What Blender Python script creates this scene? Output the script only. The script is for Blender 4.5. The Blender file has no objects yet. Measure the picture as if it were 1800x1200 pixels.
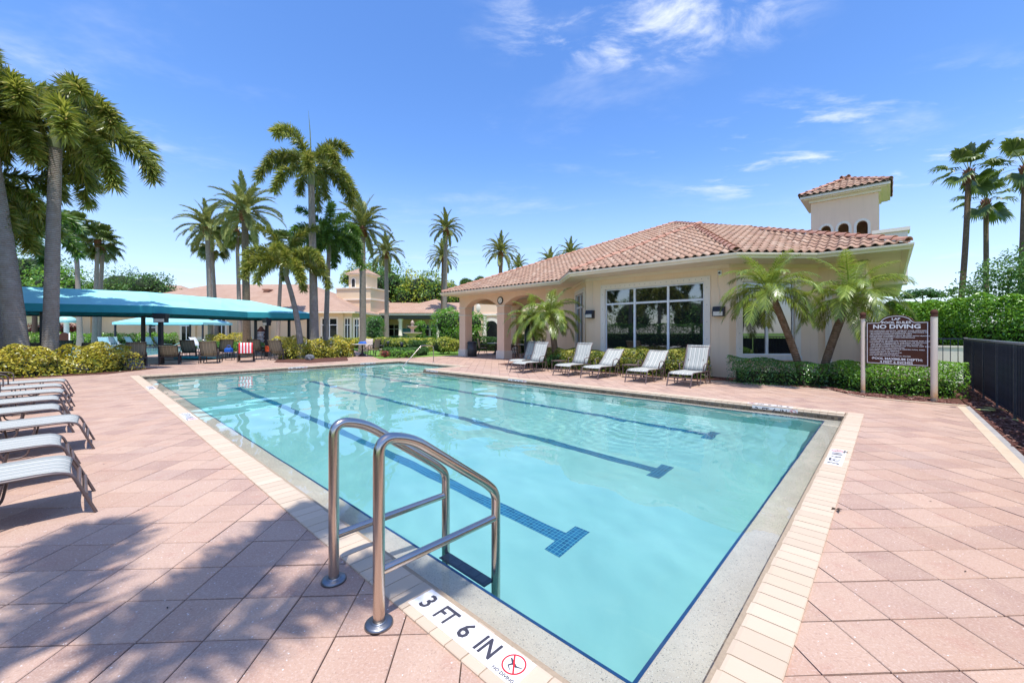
import bpy, math, random
import numpy as np
from mathutils import Vector, Matrix

C = bpy.context.scene
COL = C.collection
R = math.radians
rnd = random.Random(7)
rng = np.random.default_rng(11)
F, Y0, H = 710.25, 583.6, 1.45

# ---------------------------------------------------------------- camera
cam = bpy.data.cameras.new('camera')
cam_ob = bpy.data.objects.new('camera', cam)
COL.objects.link(cam_ob)
C.camera = cam_ob
cam_ob.location = (0, 0, H)
cam_ob.rotation_euler = (math.pi / 2, 0, 0)
cam.sensor_width = 36
cam.lens = F / 1800 * 36
cam.shift_y = -(600 - Y0) / 1800
cam.clip_start = 0.05
cam.clip_end = 3000

# ---------------------------------------------------------------- light
SUN = Vector((.05, -.29, 1)).normalized()
world = bpy.data.worlds.new('World')
C.world = world
world.use_nodes = True
wn = world.node_tree
for n in list(wn.nodes):
    wn.nodes.remove(n)


def wnode(t, **k):
    n = wn.nodes.new(t)
    for a, b in k.items():
        setattr(n, a, b)
    return n


def build_world():
    L = wn.links.new
    out = wnode('ShaderNodeOutputWorld')
    bg = wnode('ShaderNodeBackground')
    bg.inputs[1].default_value = 0.13
    sky = wnode('ShaderNodeTexSky', sky_type='NISHITA', sun_disc=False)
    sky.sun_elevation = math.asin(SUN.z)
    sky.sun_rotation = math.pi
    sky.altitude = 0
    sky.air_density = 1.0
    sky.dust_density = 0.6
    sky.ozone_density = 2.2
    hsv = wnode('ShaderNodeHueSaturation')
    hsv.inputs['Hue'].default_value = 0.509
    hsv.inputs['Saturation'].default_value = 1.25
    hsv.inputs['Value'].default_value = 2.05
    L(sky.outputs[0], hsv.inputs['Color'])
    # clouds: noise on the plane of a high cloud layer
    tc = wnode('ShaderNodeTexCoord')
    sep = wnode('ShaderNodeSeparateXYZ')
    L(tc.outputs['Generated'], sep.inputs[0])
    mz = wnode('ShaderNodeMath', operation='MAXIMUM')
    L(sep.outputs['Z'], mz.inputs[0]); mz.inputs[1].default_value = 0.04
    dx = wnode('ShaderNodeMath', operation='DIVIDE'); L(sep.outputs['X'], dx.inputs[0]); L(mz.outputs[0], dx.inputs[1])
    dy = wnode('ShaderNodeMath', operation='DIVIDE'); L(sep.outputs['Y'], dy.inputs[0]); L(mz.outputs[0], dy.inputs[1])
    cb = wnode('ShaderNodeCombineXYZ'); L(dx.outputs[0], cb.inputs[0]); L(dy.outputs[0], cb.inputs[1])

    def noise(scale, detail, rough, off, stretch=(1, 1, 1), dist=0.0):
        mp = wnode('ShaderNodeMapping')
        mp.inputs['Location'].default_value = off
        mp.inputs['Scale'].default_value = stretch
        L(cb.outputs[0], mp.inputs[0])
        n = wnode('ShaderNodeTexNoise')
        n.inputs['Scale'].default_value = scale
        n.inputs['Detail'].default_value = detail
        n.inputs['Roughness'].default_value = rough
        n.inputs['Distortion'].default_value = dist
        L(mp.outputs[0], n.inputs['Vector'])
        return n.outputs['Fac']

    def ramp(v, a, b, hi=1.0):
        m = wnode('ShaderNodeMapRange', interpolation_type='SMOOTHSTEP')
        m.inputs['From Min'].default_value = a
        m.inputs['From Max'].default_value = b
        m.inputs['To Max'].default_value = hi
        L(v, m.inputs['Value'])
        return m.outputs[0]

    def mul(a, b, op='MULTIPLY'):
        m = wnode('ShaderNodeMath', operation=op, use_clamp=True)
        L(a, m.inputs[0]); L(b, m.inputs[1])
        return m.outputs[0]

    def blob(cx, cy, r, sx=1.0, sy=1.0):        # where in the cloud layer a bank of cloud lies
        mp = wnode('ShaderNodeMapping')
        mp.inputs['Location'].default_value = (-cx * sx / r, -cy * sy / r, 0)
        mp.inputs['Scale'].default_value = (sx / r, sy / r, 0)
        L(cb.outputs[0], mp.inputs[0])
        ln = wnode('ShaderNodeVectorMath', operation='LENGTH')
        L(mp.outputs[0], ln.inputs[0])
        m = wnode('ShaderNodeMapRange', interpolation_type='SMOOTHSTEP')
        m.inputs['From Min'].default_value = 1.0
        m.inputs['From Max'].default_value = 0.35
        L(ln.outputs['Value'], m.inputs['Value'])
        return m.outputs[0]
    a = mul(ramp(noise(3.2, 7, .62, (3.1, 1.3, 0), (1, 1.5, 1), .4), .46, .80, .9), blob(.42, 1.30, .66, 1.0, 1.8))
    b = mul(ramp(noise(2.3, 6, .6, (7.7, 2.2, 0), (.8, 1.4, 1), .3), .52, .75, .75), blob(1.9, 2.3, 1.5, 1.0, 1.5))
    c = mul(ramp(noise(2.0, 6, .6, (1.7, 5.2, 0), (.8, 1.2, 1), .3), .54, .8, .5), blob(-2.3, 1.8, 1.2, 1, 1.6))
    d = ramp(noise(.9, 6, .65, (4.4, 8.8, 0), (.7, 1.0, 1), .2), .52, .85, .38)
    m = mul(mul(mul(a, b, 'ADD'), c, 'ADD'), d, 'ADD')
    # faint veil of high cloud and haze toward the horizon
    veil = wnode('ShaderNodeMapRange', interpolation_type='SMOOTHSTEP')
    veil.inputs['From Min'].default_value = 0.40
    veil.inputs['From Max'].default_value = -0.02
    veil.inputs['To Max'].default_value = 0.55
    L(sep.outputs['Z'], veil.inputs['Value'])
    mv = wnode('ShaderNodeMix', data_type='RGBA')
    L(veil.outputs[0], mv.inputs['Factor'])
    L(hsv.outputs[0], mv.inputs['A'])
    mv.inputs['B'].default_value = (5.6, 6.5, 8.8, 1)
    mix = wnode('ShaderNodeMix', data_type='RGBA')
    L(m, mix.inputs['Factor'])
    L(mv.outputs['Result'], mix.inputs['A'])
    mix.inputs['B'].default_value = (8.0, 8.5, 9.4, 1)
    L(mix.outputs['Result'], bg.inputs[0])
    L(bg.outputs[0], out.inputs[0])


build_world()
sun = bpy.data.lights.new('sun', 'SUN')
sun.energy = 5.0
sun.angle = R(0.53)
sun.color = (1, .98, .95)
sun_ob = bpy.data.objects.new('sun', sun)
COL.objects.link(sun_ob)
sun_ob.rotation_euler = SUN.to_track_quat('Z', 'Y').to_euler()
sun.cycles.is_caustics_light = True
C.view_settings.view_transform = 'Standard'
C.view_settings.look = 'None'
C.view_settings.exposure = 0.06
C.view_settings.gamma = 1
C.view_settings.use_curve_mapping = False
C.render.engine = 'CYCLES'
cy = C.cycles
cy.max_bounces = 9
cy.diffuse_bounces = 4
cy.glossy_bounces = 4
cy.transmission_bounces = 6
cy.transparent_max_bounces = 8
cy.sample_clamp_indirect = 6
cy.use_denoising = True

# ---------------------------------------------------------------- placing
A2 = Vector((-.7312, .6822))     # along the long side of the pool, away from us
B2 = Vector((.6822, .7312))      # along the short side
U0, V0 = .3205, 1.1455


def G(px, py, z=0.0):            # point of the horizontal plane z seen at a pixel of the photograph
    y = F * (H - z) / (py - Y0)
    return Vector(((px - 900) / F * y, y, z))


def AT(px, y, z=0.0):
    return Vector(((px - 900) / F * y, y, z))


def ZAT(py, y):
    return H - (py - Y0) * y / F


def UV(u, v, z=0.0):
    p = A2 * u + B2 * v
    return Vector((p.x, p.y, z))


def ST(s, t, z=0.0):             # pool frame: origin at the near corner of the coping
    return UV(s + U0, t + V0, z)


ANG_A = math.atan2(A2.y, A2.x)
ANG_B = math.atan2(B2.y, B2.x)

# ---------------------------------------------------------------- objects


def tag(o, label=None, cat=None, group=None, kind=None):
    if label: o['label'] = label
    if cat: o['category'] = cat
    if group: o['group'] = group
    if kind: o['kind'] = kind
    return o


def empty(name, loc=(0, 0, 0), rz=0.0, label=None, cat=None, group=None):
    o = bpy.data.objects.new(name, None)
    o.location = loc
    o.rotation_euler = (0, 0, rz)
    o.empty_display_size = .2
    COL.objects.link(o)
    return tag(o, label, cat, group)


def link(name, me, parent=None, loc=(0, 0, 0), rot=(0, 0, 0), scale=(1, 1, 1)):
    o = bpy.data.objects.new(name, me)
    o.location = loc
    o.rotation_euler = rot
    o.scale = scale
    COL.objects.link(o)
    if parent is not None:
        o.parent = parent
    return o


CHILD = {}


def kids(o):
    return [c for c in bpy.data.objects if c.parent == o]


def copy_tree(o, loc, rz, label=None, scale=None):
    """a thing, its parts and their sub-parts"""
    def rec(src, par):
        c = src.copy()
        COL.objects.link(c)
        c.parent = par
        for k in src.children:
            rec(k, c)
        return c
    r = rec(o, None)
    r.location = loc
    r.rotation_euler = (0, 0, rz)
    if scale: r.scale = (scale,) * 3
    if label: r['label'] = label
    return r


class MB:
    """collects shapes into one mesh"""

    def __init__(s):
        s.v = []; s.f = []; s.m = []; s.sm = []; s.var = []

    def add(s, vs, fs, mat=0, smooth=False, M=None, var=0.0):
        b = len(s.v)
        for p in vs:
            p = Vector(p)
            s.v.append(M @ p if M is not None else p)
            s.var.append(var)
        for f in fs:
            s.f.append([b + i for i in f]); s.m.append(mat); s.sm.append(smooth)
        return s

    def box(s, x0, x1, y0, y1, z0, z1, mat=0, M=None, var=0.0, bev=0.0):
        if bev <= 0:
            vs = [(x, y, z) for x in (x0, x1) for y in (y0, y1) for z in (z0, z1)]
            return s.add(vs, [(0, 1, 3, 2), (4, 6, 7, 5), (0, 4, 5, 1), (2, 3, 7, 6), (0, 2, 6, 4), (1, 5, 7, 3)], mat, False, M, var)
        b = bev
        vs = []
        for z, i in ((z0, 0), (z1 - b, 0), (z1, b)):
            vs += [(x0 + i, y0 + i, z), (x1 - i, y0 + i, z), (x1 - i, y1 - i, z), (x0 + i, y1 - i, z)]
        fs = [(3, 2, 1, 0)]
        for k in (0, 4):
            for j in range(4):
                fs.append((k + j, k + (j + 1) % 4, k + 4 + (j + 1) % 4, k + 4 + j))
        fs.append((8, 9, 10, 11))
        return s.add(vs, fs, mat, False, M, var)

    def poly(s, pts, z0, z1, mat=0, M=None, var=0.0, smooth=False):
        """vertical prism over an outline (list of (x, y), counter-clockwise)"""
        n = len(pts)
        vs = [(p[0], p[1], z0) for p in pts] + [(p[0], p[1], z1) for p in pts]
        s.add(vs, [tuple(range(n - 1, -1, -1)), tuple(range(n, 2 * n))], mat, False, M, var)
        b = len(s.v) - 2 * n
        for j in range(n):
            s.f.append([b + j, b + (j + 1) % n, b + n + (j + 1) % n, b + n + j]); s.m.append(mat); s.sm.append(smooth)
        return s

    def tube(s, pts, r, n=10, mat=0, M=None, cap=True, flat=None, var=0.0):
        """round bar along points; r is a number or a list; flat=(a,b) squashes the section"""
        P = [Vector(p) for p in pts]
        rs = r if isinstance(r, (list, tuple)) else [r] * len(P)
        vs = []
        t0 = None
        for i, p in enumerate(P):
            if i == 0: t = P[1] - P[0]
            elif i == len(P) - 1: t = P[-1] - P[-2]
            else: t = (P[i + 1] - P[i]).normalized() + (P[i] - P[i - 1]).normalized()
            t.normalize()
            if i == 0:
                up = Vector((0, 0, 1)) if abs(t.z) < .9 else Vector((0, 1, 0))
                a = t.cross(up).normalized()
            else:
                a = (a - t * a.dot(t)).normalized()
            b = t.cross(a)
            for k in range(n):
                w = 2 * math.pi * k / n
                fa, fb = flat or (1, 1)
                vs.append(p + a * math.cos(w) * rs[i] * fa + b * math.sin(w) * rs[i] * fb)
        fs = []
        for i in range(len(P) - 1):
            for k in range(n):
                k2 = (k + 1) % n
                fs.append((i * n + k, i * n + k2, (i + 1) * n + k2, (i + 1) * n + k))
        s.add(vs, fs, mat, True, M, var)
        if cap:
            s.add(vs[:n], [tuple(range(n))[::-1]], mat, False, M, var)
            s.add(vs[-n:], [tuple(range(n))], mat, False, M, var)
        return s

    def lathe(s, prof, n=24, mat=0, M=None, smooth=True, var=0.0):
        """prof: list of (radius, z)"""
        vs = []
        for r_, z in prof:
            for k in range(n):
                w = 2 * math.pi * k / n
                vs.append((r_ * math.cos(w), r_ * math.sin(w), z))
        fs = []
        for i in range(len(prof) - 1):
            for k in range(n):
                k2 = (k + 1) % n
                fs.append((i * n + k, i * n + k2, (i + 1) * n + k2, (i + 1) * n + k))
        return s.add(vs, fs, mat, smooth, M, var)

    def mesh(s, name, mats, usevar=False):
        me = bpy.data.meshes.new(name)
        me.from_pydata([tuple(p) for p in s.v], [], s.f)
        for m in (mats if isinstance(mats, (list, tuple)) else [mats]):
            me.materials.append(m)
        if s.f:
            me.polygons.foreach_set('material_index', s.m)
            me.polygons.foreach_set('use_smooth', s.sm)
        if usevar:
            at = me.attributes.new('var', 'FLOAT', 'POINT')
            at.data.foreach_set('value', s.var)
        me.update()
        return me

    def build(s, name, mats, parent=None, loc=(0, 0, 0), rot=(0, 0, 0), usevar=False):
        return link(name, s.mesh(name, mats, usevar), parent, loc, rot)


def arc(pts, rad=.06, n=5):
    """polyline with rounded corners"""
    P = [Vector(p) for p in pts]
    out = [P[0]]
    for i in range(1, len(P) - 1):
        a = (P[i - 1] - P[i]); b = (P[i + 1] - P[i])
        la, lb = a.length, b.length
        r_ = min(rad, la * .48, lb * .48)
        p0 = P[i] + a / la * r_; p1 = P[i] + b / lb * r_
        for k in range(n + 1):
            t = k / n
            out.append(p0 * (1 - t) ** 2 + P[i] * 2 * t * (1 - t) + p1 * t * t)
    out.append(P[-1])
    return out


# ---------------------------------------------------------------- materials


class NT:
    def __init__(s, name, rough=.6, metal=0.0, spec=.5):
        s.m = bpy.data.materials.new(name)
        s.m.use_nodes = True
        s.t = s.m.node_tree
        s.b = s.t.nodes['Principled BSDF']
        s.b.inputs['Roughness'].default_value = rough
        s.b.inputs['Metallic'].default_value = metal
        s.b.inputs['Specular IOR Level'].default_value = spec
        s.L = s.t.links.new
        s._tc = None

    def n(s, t, **k):
        x = s.t.nodes.new(t)
        for a, b in k.items():
            setattr(x, a, b)
        return x

    def co(s, kind='Object', scale=(1, 1, 1), rot=(0, 0, 0)):
        if s._tc is None: s._tc = s.n('ShaderNodeTexCoord')
        m = s.n('ShaderNodeMapping')
        m.inputs['Scale'].default_value = scale
        m.inputs['Rotation'].default_value = rot
        if kind == 'World':
            g = s.n('ShaderNodeNewGeometry')
            s.L(g.outputs['Position'], m.inputs[0])
        else:
            s.L(s._tc.outputs[kind], m.inputs[0])
        return m.outputs[0]

    def noise(s, vec, scale, detail=4, rough=.55, dist=0):
        x = s.n('ShaderNodeTexNoise')
        x.inputs['Scale'].default_value = scale
        x.inputs['Detail'].default_value = detail
        x.inputs['Roughness'].default_value = rough
        x.inputs['Distortion'].default_value = dist
        s.L(vec, x.inputs['Vector'])
        return x.outputs['Fac']

    def ramp(s, v, stops, interp='LINEAR'):
        r_ = s.n('ShaderNodeValToRGB')
        r_.color_ramp.interpolation = interp
        e = r_.color_ramp.elements
        while len(e) < len(stops): e.new(.5)
        for i, (p, c) in enumerate(stops):
            e[i].position = p
            e[i].color = (*c, 1) if len(c) == 3 else c
        s.L(v, r_.inputs[0])
        return r_.outputs[0]

    def mix(s, f, a, b, blend='MIX'):
        m = s.n('ShaderNodeMix', data_type='RGBA', blend_type=blend)
        for sock, val in (('Factor', f), ('A', a), ('B', b)):
            if isinstance(val, (int, float)): m.inputs[sock].default_value = val
            elif isinstance(val, tuple): m.inputs[sock].default_value = (*val, 1) if len(val) == 3 else val
            else: s.L(val, m.inputs[sock])
        return m.outputs['Result']

    def math(s, op, a, b=0.0, clamp=False):
        m = s.n('ShaderNodeMath', operation=op, use_clamp=clamp)
        for i, val in enumerate((a, b)):
            if isinstance(val, (int, float)): m.inputs[i].default_value = val
            else: s.L(val, m.inputs[i])
        return m.outputs[0]

    def var(s):
        a = s.n('ShaderNodeAttribute', attribute_name='var')
        return a.outputs['Fac']

    def rand(s):
        """per object or, in joined meshes, per piece"""
        oi = s.n('ShaderNodeObjectInfo')
        return s.math('FRACT', s.math('ADD', oi.outputs['Random'], s.var()))

    def color(s, c):
        if isinstance(c, tuple): s.b.inputs['Base Color'].default_value = (*c, 1)
        else: s.L(c, s.b.inputs['Base Color'])
        return s

    def rough(s, v):
        s.L(v, s.b.inputs['Roughness']); return s

    def bump(s, h, strength=.3, dist=.01):
        b = s.n('ShaderNodeBump')
        b.inputs['Strength'].default_value = strength
        b.inputs['Distance'].default_value = dist
        s.L(h, b.inputs['Height'])
        s.L(b.outputs[0], s.b.inputs['Normal'])
        return s


def plain(name, c, rough=.6, metal=0.0, nscale=12.0, amt=.12, bump=.15, bd=.004, spec=.5, coord='Object'):
    """paint, plastic or metal with slight unevenness"""
    t = NT(name, rough, metal, spec)
    n1 = t.noise(t.co(coord), nscale, 5, .6)
    d = tuple(x * (1 - amt) for x in c); l = tuple(min(1, x * (1 + amt)) for x in c)
    t.color(t.ramp(n1, [(.3, d), (.7, l)]))
    if bump: t.bump(t.noise(t.co(coord), nscale * 4, 3), bump, bd)
    return t.m


def mat_paver():
    t = NT('paver_concrete', .82, 0, .35)
    w = t.co('World')
    r_ = t.rand()
    base = t.ramp(r_, [(0, (.40, .245, .175)), (.2, (.49, .31, .22)), (.4, (.35, .215, .165)), (.6, (.45, .29, .215)), (.8, (.51, .335, .24)), (1, (.39, .26, .205))])
    cl = t.noise(w, 2.2, 5, .65, .6)
    base = t.mix(t.math('MULTIPLY', t.math('SUBTRACT', cl, .38, True), 1.6, True), base, (.53, .365, .26))
    blot = t.noise(w, 5.5, 4, .6, .4)
    base = t.mix(t.math('MULTIPLY', t.math('SUBTRACT', blot, .56, True), 2.6, True), base, (.42, .215, .155))
    fine = t.noise(w, 85, 4, .75)
    base = t.mix(t.math('MULTIPLY', t.math('SUBTRACT', fine, .5, True), 2.6, True), base, (.68, .54, .45))
    fine2 = t.noise(w, 62, 3, .7)
    base = t.mix(t.math('MULTIPLY', t.math('SUBTRACT', .44, fine2, True), 3.2, True), base, (.24, .14, .105))
    vo = t.n('ShaderNodeTexVoronoi'); vo.inputs['Scale'].default_value = 34
    t.L(w, vo.inputs['Vector'])
    speck = t.math('MULTIPLY', t.math('LESS_THAN', vo.outputs['Distance'], .13), t.math('GREATER_THAN', t.noise(w, 31, 1), .56))
    base = t.mix(t.math('MULTIPLY', speck, .65), base, (.9, .85, .8))
    st = t.noise(w, .9, 6, .7, 1.0)
    base = t.mix(t.math('MULTIPLY', t.math('SUBTRACT', st, .52, True), 2.0, True), base, (.36, .24, .175))
    t.color(base)
    t.bump(t.math('ADD', t.noise(w, 110, 3, .7), t.math('MULTIPLY', cl, .8)), .6, .003)
    return t.m


def mat_coping():
    t = NT('coping_brick', .75, 0, .35)
    w = t.co('World')
    r_ = t.rand()
    base = t.ramp(r_, [(0, (.56, .435, .305)), (.35, (.62, .48, .345)), (.7, (.54, .42, .30)), (1, (.64, .505, .365))])
    n1 = t.noise(w, 7, 5, .6, .5)
    base = t.mix(t.math('MULTIPLY', t.math('SUBTRACT', n1, .5, True), 1.3, True), base, (.56, .42, .29))
    n2 = t.noise(w, 150, 3, .7)
    base = t.mix(t.math('MULTIPLY', t.math('SUBTRACT', n2, .58, True), 1.6, True), base, (.60, .46, .34))
    t.color(base)
    t.bump(t.noise(w, 180, 3), .35, .0015)
    return t.m


def mat_plaster(name, a, b, sc=1.2, rough=.8, bump=.3, stain=None):
    """stucco wall: broad tone changes, fine grain, faint rain streaks"""
    t = NT(name, rough, 0, .25)
    w = t.co('World')
    n1 = t.noise(w, sc, 6, .6)
    col = t.ramp(n1, [(.3, a), (.7, b)])
    st = t.noise(t.co('World', (3.0, 3.0, .2)), 2.4, 5, .65)
    dk = tuple(x * .78 for x in a)
    col = t.mix(t.math('MULTIPLY', t.math('SUBTRACT', st, .52, True), 1.2, True), col, stain or dk)
    t.color(col)
    t.bump(t.math('ADD', t.noise(w, 60, 4, .7), t.math('MULTIPLY', t.noise(w, 9, 3), .5)), bump, .004)
    return t.m


def mat_shelf():
    t = NT('pool_aggregate', .7, 0, .3)
    w = t.co('World')
    c = t.ramp(t.noise(w, 4, 5, .6), [(.35, (.57, .49, .39)), (.7, (.66, .575, .46))])
    n2 = t.noise(w, 120, 2, .8)
    c = t.mix(t.math('GREATER_THAN', n2, .635), c, (.16, .14, .12))
    c = t.mix(t.math('LESS_THAN', t.noise(w, 160, 2, .6), .36), c, (.74, .70, .62))
    t.color(c)
    return t.m


def mat_pool():
    t = NT('pool_plaster', .7, 0, .3)
    w = t.co('World')
    c = t.ramp(t.noise(w, .8, 5, .6, .5), [(.3, (.235, .51, .475)), (.7, (.31, .60, .555))])
    c = t.mix(t.math('MULTIPLY', t.math('SUBTRACT', t.noise(w, 80, 3, .7), .55, True), 1.2, True), c, (.24, .52, .54))
    t.color(c)
    return t.m


def mat_tile_grid(name, cols, grout, size, gw=.1, rough=.25, coord='Object'):
    """small glazed tiles; coordinates in the tile plane"""
    t = NT(name, rough, 0, .5)
    co = t.co(coord)
    br = t.n('ShaderNodeTexBrick')
    br.offset = 0.0
    br.inputs['Scale'].default_value = 1.0
    br.inputs['Brick Width'].default_value = size
    br.inputs['Row Height'].default_value = size
    br.inputs['Mortar Size'].default_value = size * gw * .5
    br.inputs['Mortar Smooth'].default_value = .1
    br.inputs['Color1'].default_value = (0, 0, 0, 1)
    br.inputs['Color2'].default_value = (1, 1, 1, 1)
    br.inputs['Mortar'].default_value = (.5, .5, .5, 1)
    t.L(co, br.inputs['Vector'])
    c = t.ramp(br.outputs['Color'], cols)
    c = t.mix(br.outputs['Fac'], c, grout)
    t.color(c)
    return t.m


def mat_bark(name, a, b, ring=14.0, ringamt=.5, sc=5.0, dia=False):
    t = NT(name, .85, 0, .2)
    o = t.co('Object')
    n1 = t.noise(o, sc, 5, .65, .3)
    col = t.ramp(n1, [(.3, a), (.7, b)])
    wv = t.n('ShaderNodeTexWave', wave_type='BANDS', bands_direction='Z')
    wv.inputs['Scale'].default_value = ring / 6.28
    wv.inputs['Distortion'].default_value = 2.2
    wv.inputs['Detail'].default_value = 2
    wv.inputs['Detail Scale'].default_value = 1.5
    t.L(o, wv.inputs['Vector'])
    dk = tuple(x * .5 for x in a)
    col = t.mix(t.math('MULTIPLY', t.math('SUBTRACT', wv.outputs['Fac'], 1 - ringamt, True), 1.3, True), col, dk)
    vs = t.noise(t.co('Object', (6, 6, .7)), 4, 4, .6)
    col = t.mix(t.math('MULTIPLY', t.math('SUBTRACT', vs, .52, True), 1.5, True), col, tuple(x * .7 for x in a))
    t.color(col)
    t.bump(t.math('ADD', wv.outputs['Fac'], n1), .6, .02)
    return t.m


def mat_leaf(name, stops, rough=.45, trans=.25, gloss=.5, rough_n=0):
    """foliage; tone of each leaf from its own 'var', plant to plant from the object"""
    t = NT(name, rough, 0, gloss)
    v = t.var()
    c = t.ramp(v, stops)
    oi = t.n('ShaderNodeObjectInfo')
    hv = t.n('ShaderNodeHueSaturation')
    t.L(c, hv.inputs['Color'])
    mr = t.n('ShaderNodeMapRange')
    mr.inputs['To Min'].default_value = .82
    mr.inputs['To Max'].default_value = 1.15
    t.L(oi.outputs['Random'], mr.inputs['Value'])
    t.L(mr.outputs[0], hv.inputs['Value'])
    t.L(hv.outputs[0], t.b.inputs['Base Color'])
    if trans:
        tr = t.n('ShaderNodeBsdfTranslucent')
        hs = t.n('ShaderNodeHueSaturation')
        hs.inputs['Value'].default_value = 1.5
        hs.inputs['Hue'].default_value = .485
        t.L(hv.outputs[0], hs.inputs['Color'])
        t.L(hs.outputs[0], tr.inputs['Color'])
        ms = t.n('ShaderNodeMixShader')
        ms.inputs[0].default_value = trans
        out = t.t.nodes['Material Output']
        t.L(t.b.outputs[0], ms.inputs[1])
        t.L(tr.outputs[0], ms.inputs[2])
        t.L(ms.outputs[0], out.inputs[0])
    return t.m


def mat_roof(name, stops, sc=1.0):
    t = NT(name, .72, 0, .3)
    w = t.co('World')
    c = t.ramp(t.rand(), stops)
    n1 = t.noise(w, 6, 5, .65)
    c = t.mix(t.math('MULTIPLY', t.math('SUBTRACT', n1, .48, True), 1.6, True), c, (.56, .37, .27))
    n2 = t.noise(w, 1.1, 5, .7)
    c = t.mix(t.math('MULTIPLY', t.math('SUBTRACT', n2, .52, True), 1.8, True), c, (.27, .15, .11))
    t.color(c)
    t.bump(t.noise(w, 70, 3), .3, .003)
    return t.m


def mat_sling(name, light, dark, mid):
    """woven sling with lengthwise stripes (x across)"""
    t = NT(name, .75, 0, .3)
    if True:
        o = t.co('Object')
        sep = t.n('ShaderNodeSeparateXYZ'); t.L(o, sep.inputs[0])
        x = t.math('FRACT', t.math('MULTIPLY', t.math('ADD', sep.outputs['X'], 5.0), 1 / .12))
        c = t.ramp(x, [(0, light), (.30, light), (.33, dark), (.40, dark), (.43, light), (.55, light), (.58, mid), (.80, mid), (.83, light), (.9, light), (.92, dark), (.95, dark), (.97, light)], 'LINEAR')
        fine = t.noise(t.co('Object', (1, 1, 1)), 140, 2)
        c = t.mix(t.math('MULTIPLY', t.math('SUBTRACT', fine, .5, True), .35, True), c, tuple(k * .8 for k in light))
        t.color(c)
        t.bump(fine, .3, .001)
    return t.m


M = {}
M['paver'] = mat_paver()
M['coping'] = mat_coping()
M['shelf'] = mat_shelf()
M['pool'] = mat_pool()
M['blue_tile'] = mat_tile_grid('lane_tile', [(0, (.008, .10, .21)), (.5, (.014, .14, .28)), (1, (.006, .08, .17))], (.10, .38, .48), .0425, .12)
M['blue_trim'] = plain('trim_tile', (.012, .06, .17), .3)
M['band'] = mat_tile_grid('band_tile', [(0, (.045, .032, .02)), (.35, (.12, .085, .05)), (.65, (.07, .06, .055)), (1, (.20, .15, .09))], (.16, .13, .10), .05, .14, .3)
M['ivory'] = plain('marker_tile', (.80, .76, .72), .3, nscale=3, amt=.04, bump=0)
M['ink'] = plain('marker_ink', (.055, .05, .06), .4, nscale=30, amt=.25, bump=0)
M['red'] = plain('red_print', (.72, .015, .02), .4, bump=0)
M['steel'] = None
t = NT('stainless_steel', .22, 1.0)
o_ = t.co('Object', (4, 4, 30))
t.color((.60, .51, .44))
t.rough(t.ramp(t.noise(t.co('Object', (1, 1, 1)), 4, 3), [(.3, (.20,) * 3), (.7, (.27,) * 3)]))
M['steel'] = t.m
M['flange'] = plain('flange_metal', (.25, .26, .28), .4, 1.0, 9)
M['tread'] = plain('tread_plastic', (.06, .075, .10), .45)
M['bronze'] = plain('bronze_frame', (.125, .085, .075), .38, .0, 8, .15)
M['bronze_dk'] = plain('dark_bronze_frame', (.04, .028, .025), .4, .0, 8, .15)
M['black'] = plain('black_metal', (.018, .020, .026), .45)
M['fence'] = plain('black_fence_paint', (.022, .03, .05), .42, 0, 5, .35)
M['fence_panel'] = plain('fence_infill', (.022, .030, .055), .5, 0, 3, .6, .3, .01)
M['rail'] = plain('weathered_rail', (.16, .17, .18), .4, 0, 6, .3)
M['wall'] = mat_plaster('stucco_tan', (.87, .635, .425), (.90, .68, .47), .7)
M['wall_far'] = mat_plaster('stucco_sand', (.74, .56, .36), (.80, .61, .41), .4)
M['wall_pink'] = mat_plaster('stucco_pink', (.87, .60, .42), (.90, .64, .46), .6)
M['trim'] = mat_plaster('stucco_trim', (.82, .71, .58), (.87, .77, .65), .9, .7, .2)
M['gutter'] = plain('gutter_cream', (.87, .70, .53), .45, 0, 1.5, .06)
M['soffit'] = plain('soffit_cream', (.88, .73, .58), .7, 0, 2, .05)
M['frame_white'] = plain('window_white', (.80, .80, .80), .4, 0, 3, .05)
M['sill'] = mat_plaster('sill_stucco', (.72, .66, .58), (.82, .77, .70), 6, .8, .3, (.33, .31, .28))
M['roof'] = mat_roof('roof_clay', [(0, (.42, .245, .155)), (.3, (.48, .30, .20)), (.6, (.38, .215, .14)), (.85, (.53, .36, .25)), (1, (.30, .17, .115))])
M['cap'] = mat_roof('ridge_clay', [(0, (.44, .215, .14)), (.5, (.50, .26, .17)), (1, (.40, .19, .125))])
M['underlay'] = plain('roof_underlay', (.13, .085, .07), .9)
M['fence_post'] = plain('fence_post_paint', (.06, .065, .075), .45, 0, 6, .3)
M['grass'] = None
t = NT('grass_ground', .9, 0, .1)
w = t.co('World')
t.color(t.ramp(t.noise(w, 3, 6, .7), [(.3, (.12, .22, .04)), (.6, (.18, .31, .06)), (.8, (.24, .34, .08))]))
t.bump(t.noise(w, 60, 4), .8, .03)
M['grass'] = t.m
t = NT('mulch_bark', .9, 0, .2)
w = t.co('World')
t.color(t.ramp(t.noise(w, 30, 4, .7), [(.3, (.035, .014, .010)), (.5, (.12, .05, .035)), (.7, (.24, .125, .09))]))
t.bump(t.noise(w, 40, 4), 1.0, .03)
M['mulch'] = t.m
t = NT('mulch_chip', .85, 0, .2)
t.color(t.ramp(t.rand(), [(0, (.06, .022, .016)), (.4, (.16, .06, .045)), (.75, (.26, .12, .09)), (1, (.38, .24, .18))]))
M['chip'] = t.m
M['curb'] = mat_plaster('curb_concrete', (.30, .28, .26), (.42, .39, .36), 5, .85, .4)
M['border'] = mat_plaster('border_beige', (.54, .42, .29), (.62, .485, .345), 4, .8, .3)
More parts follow.
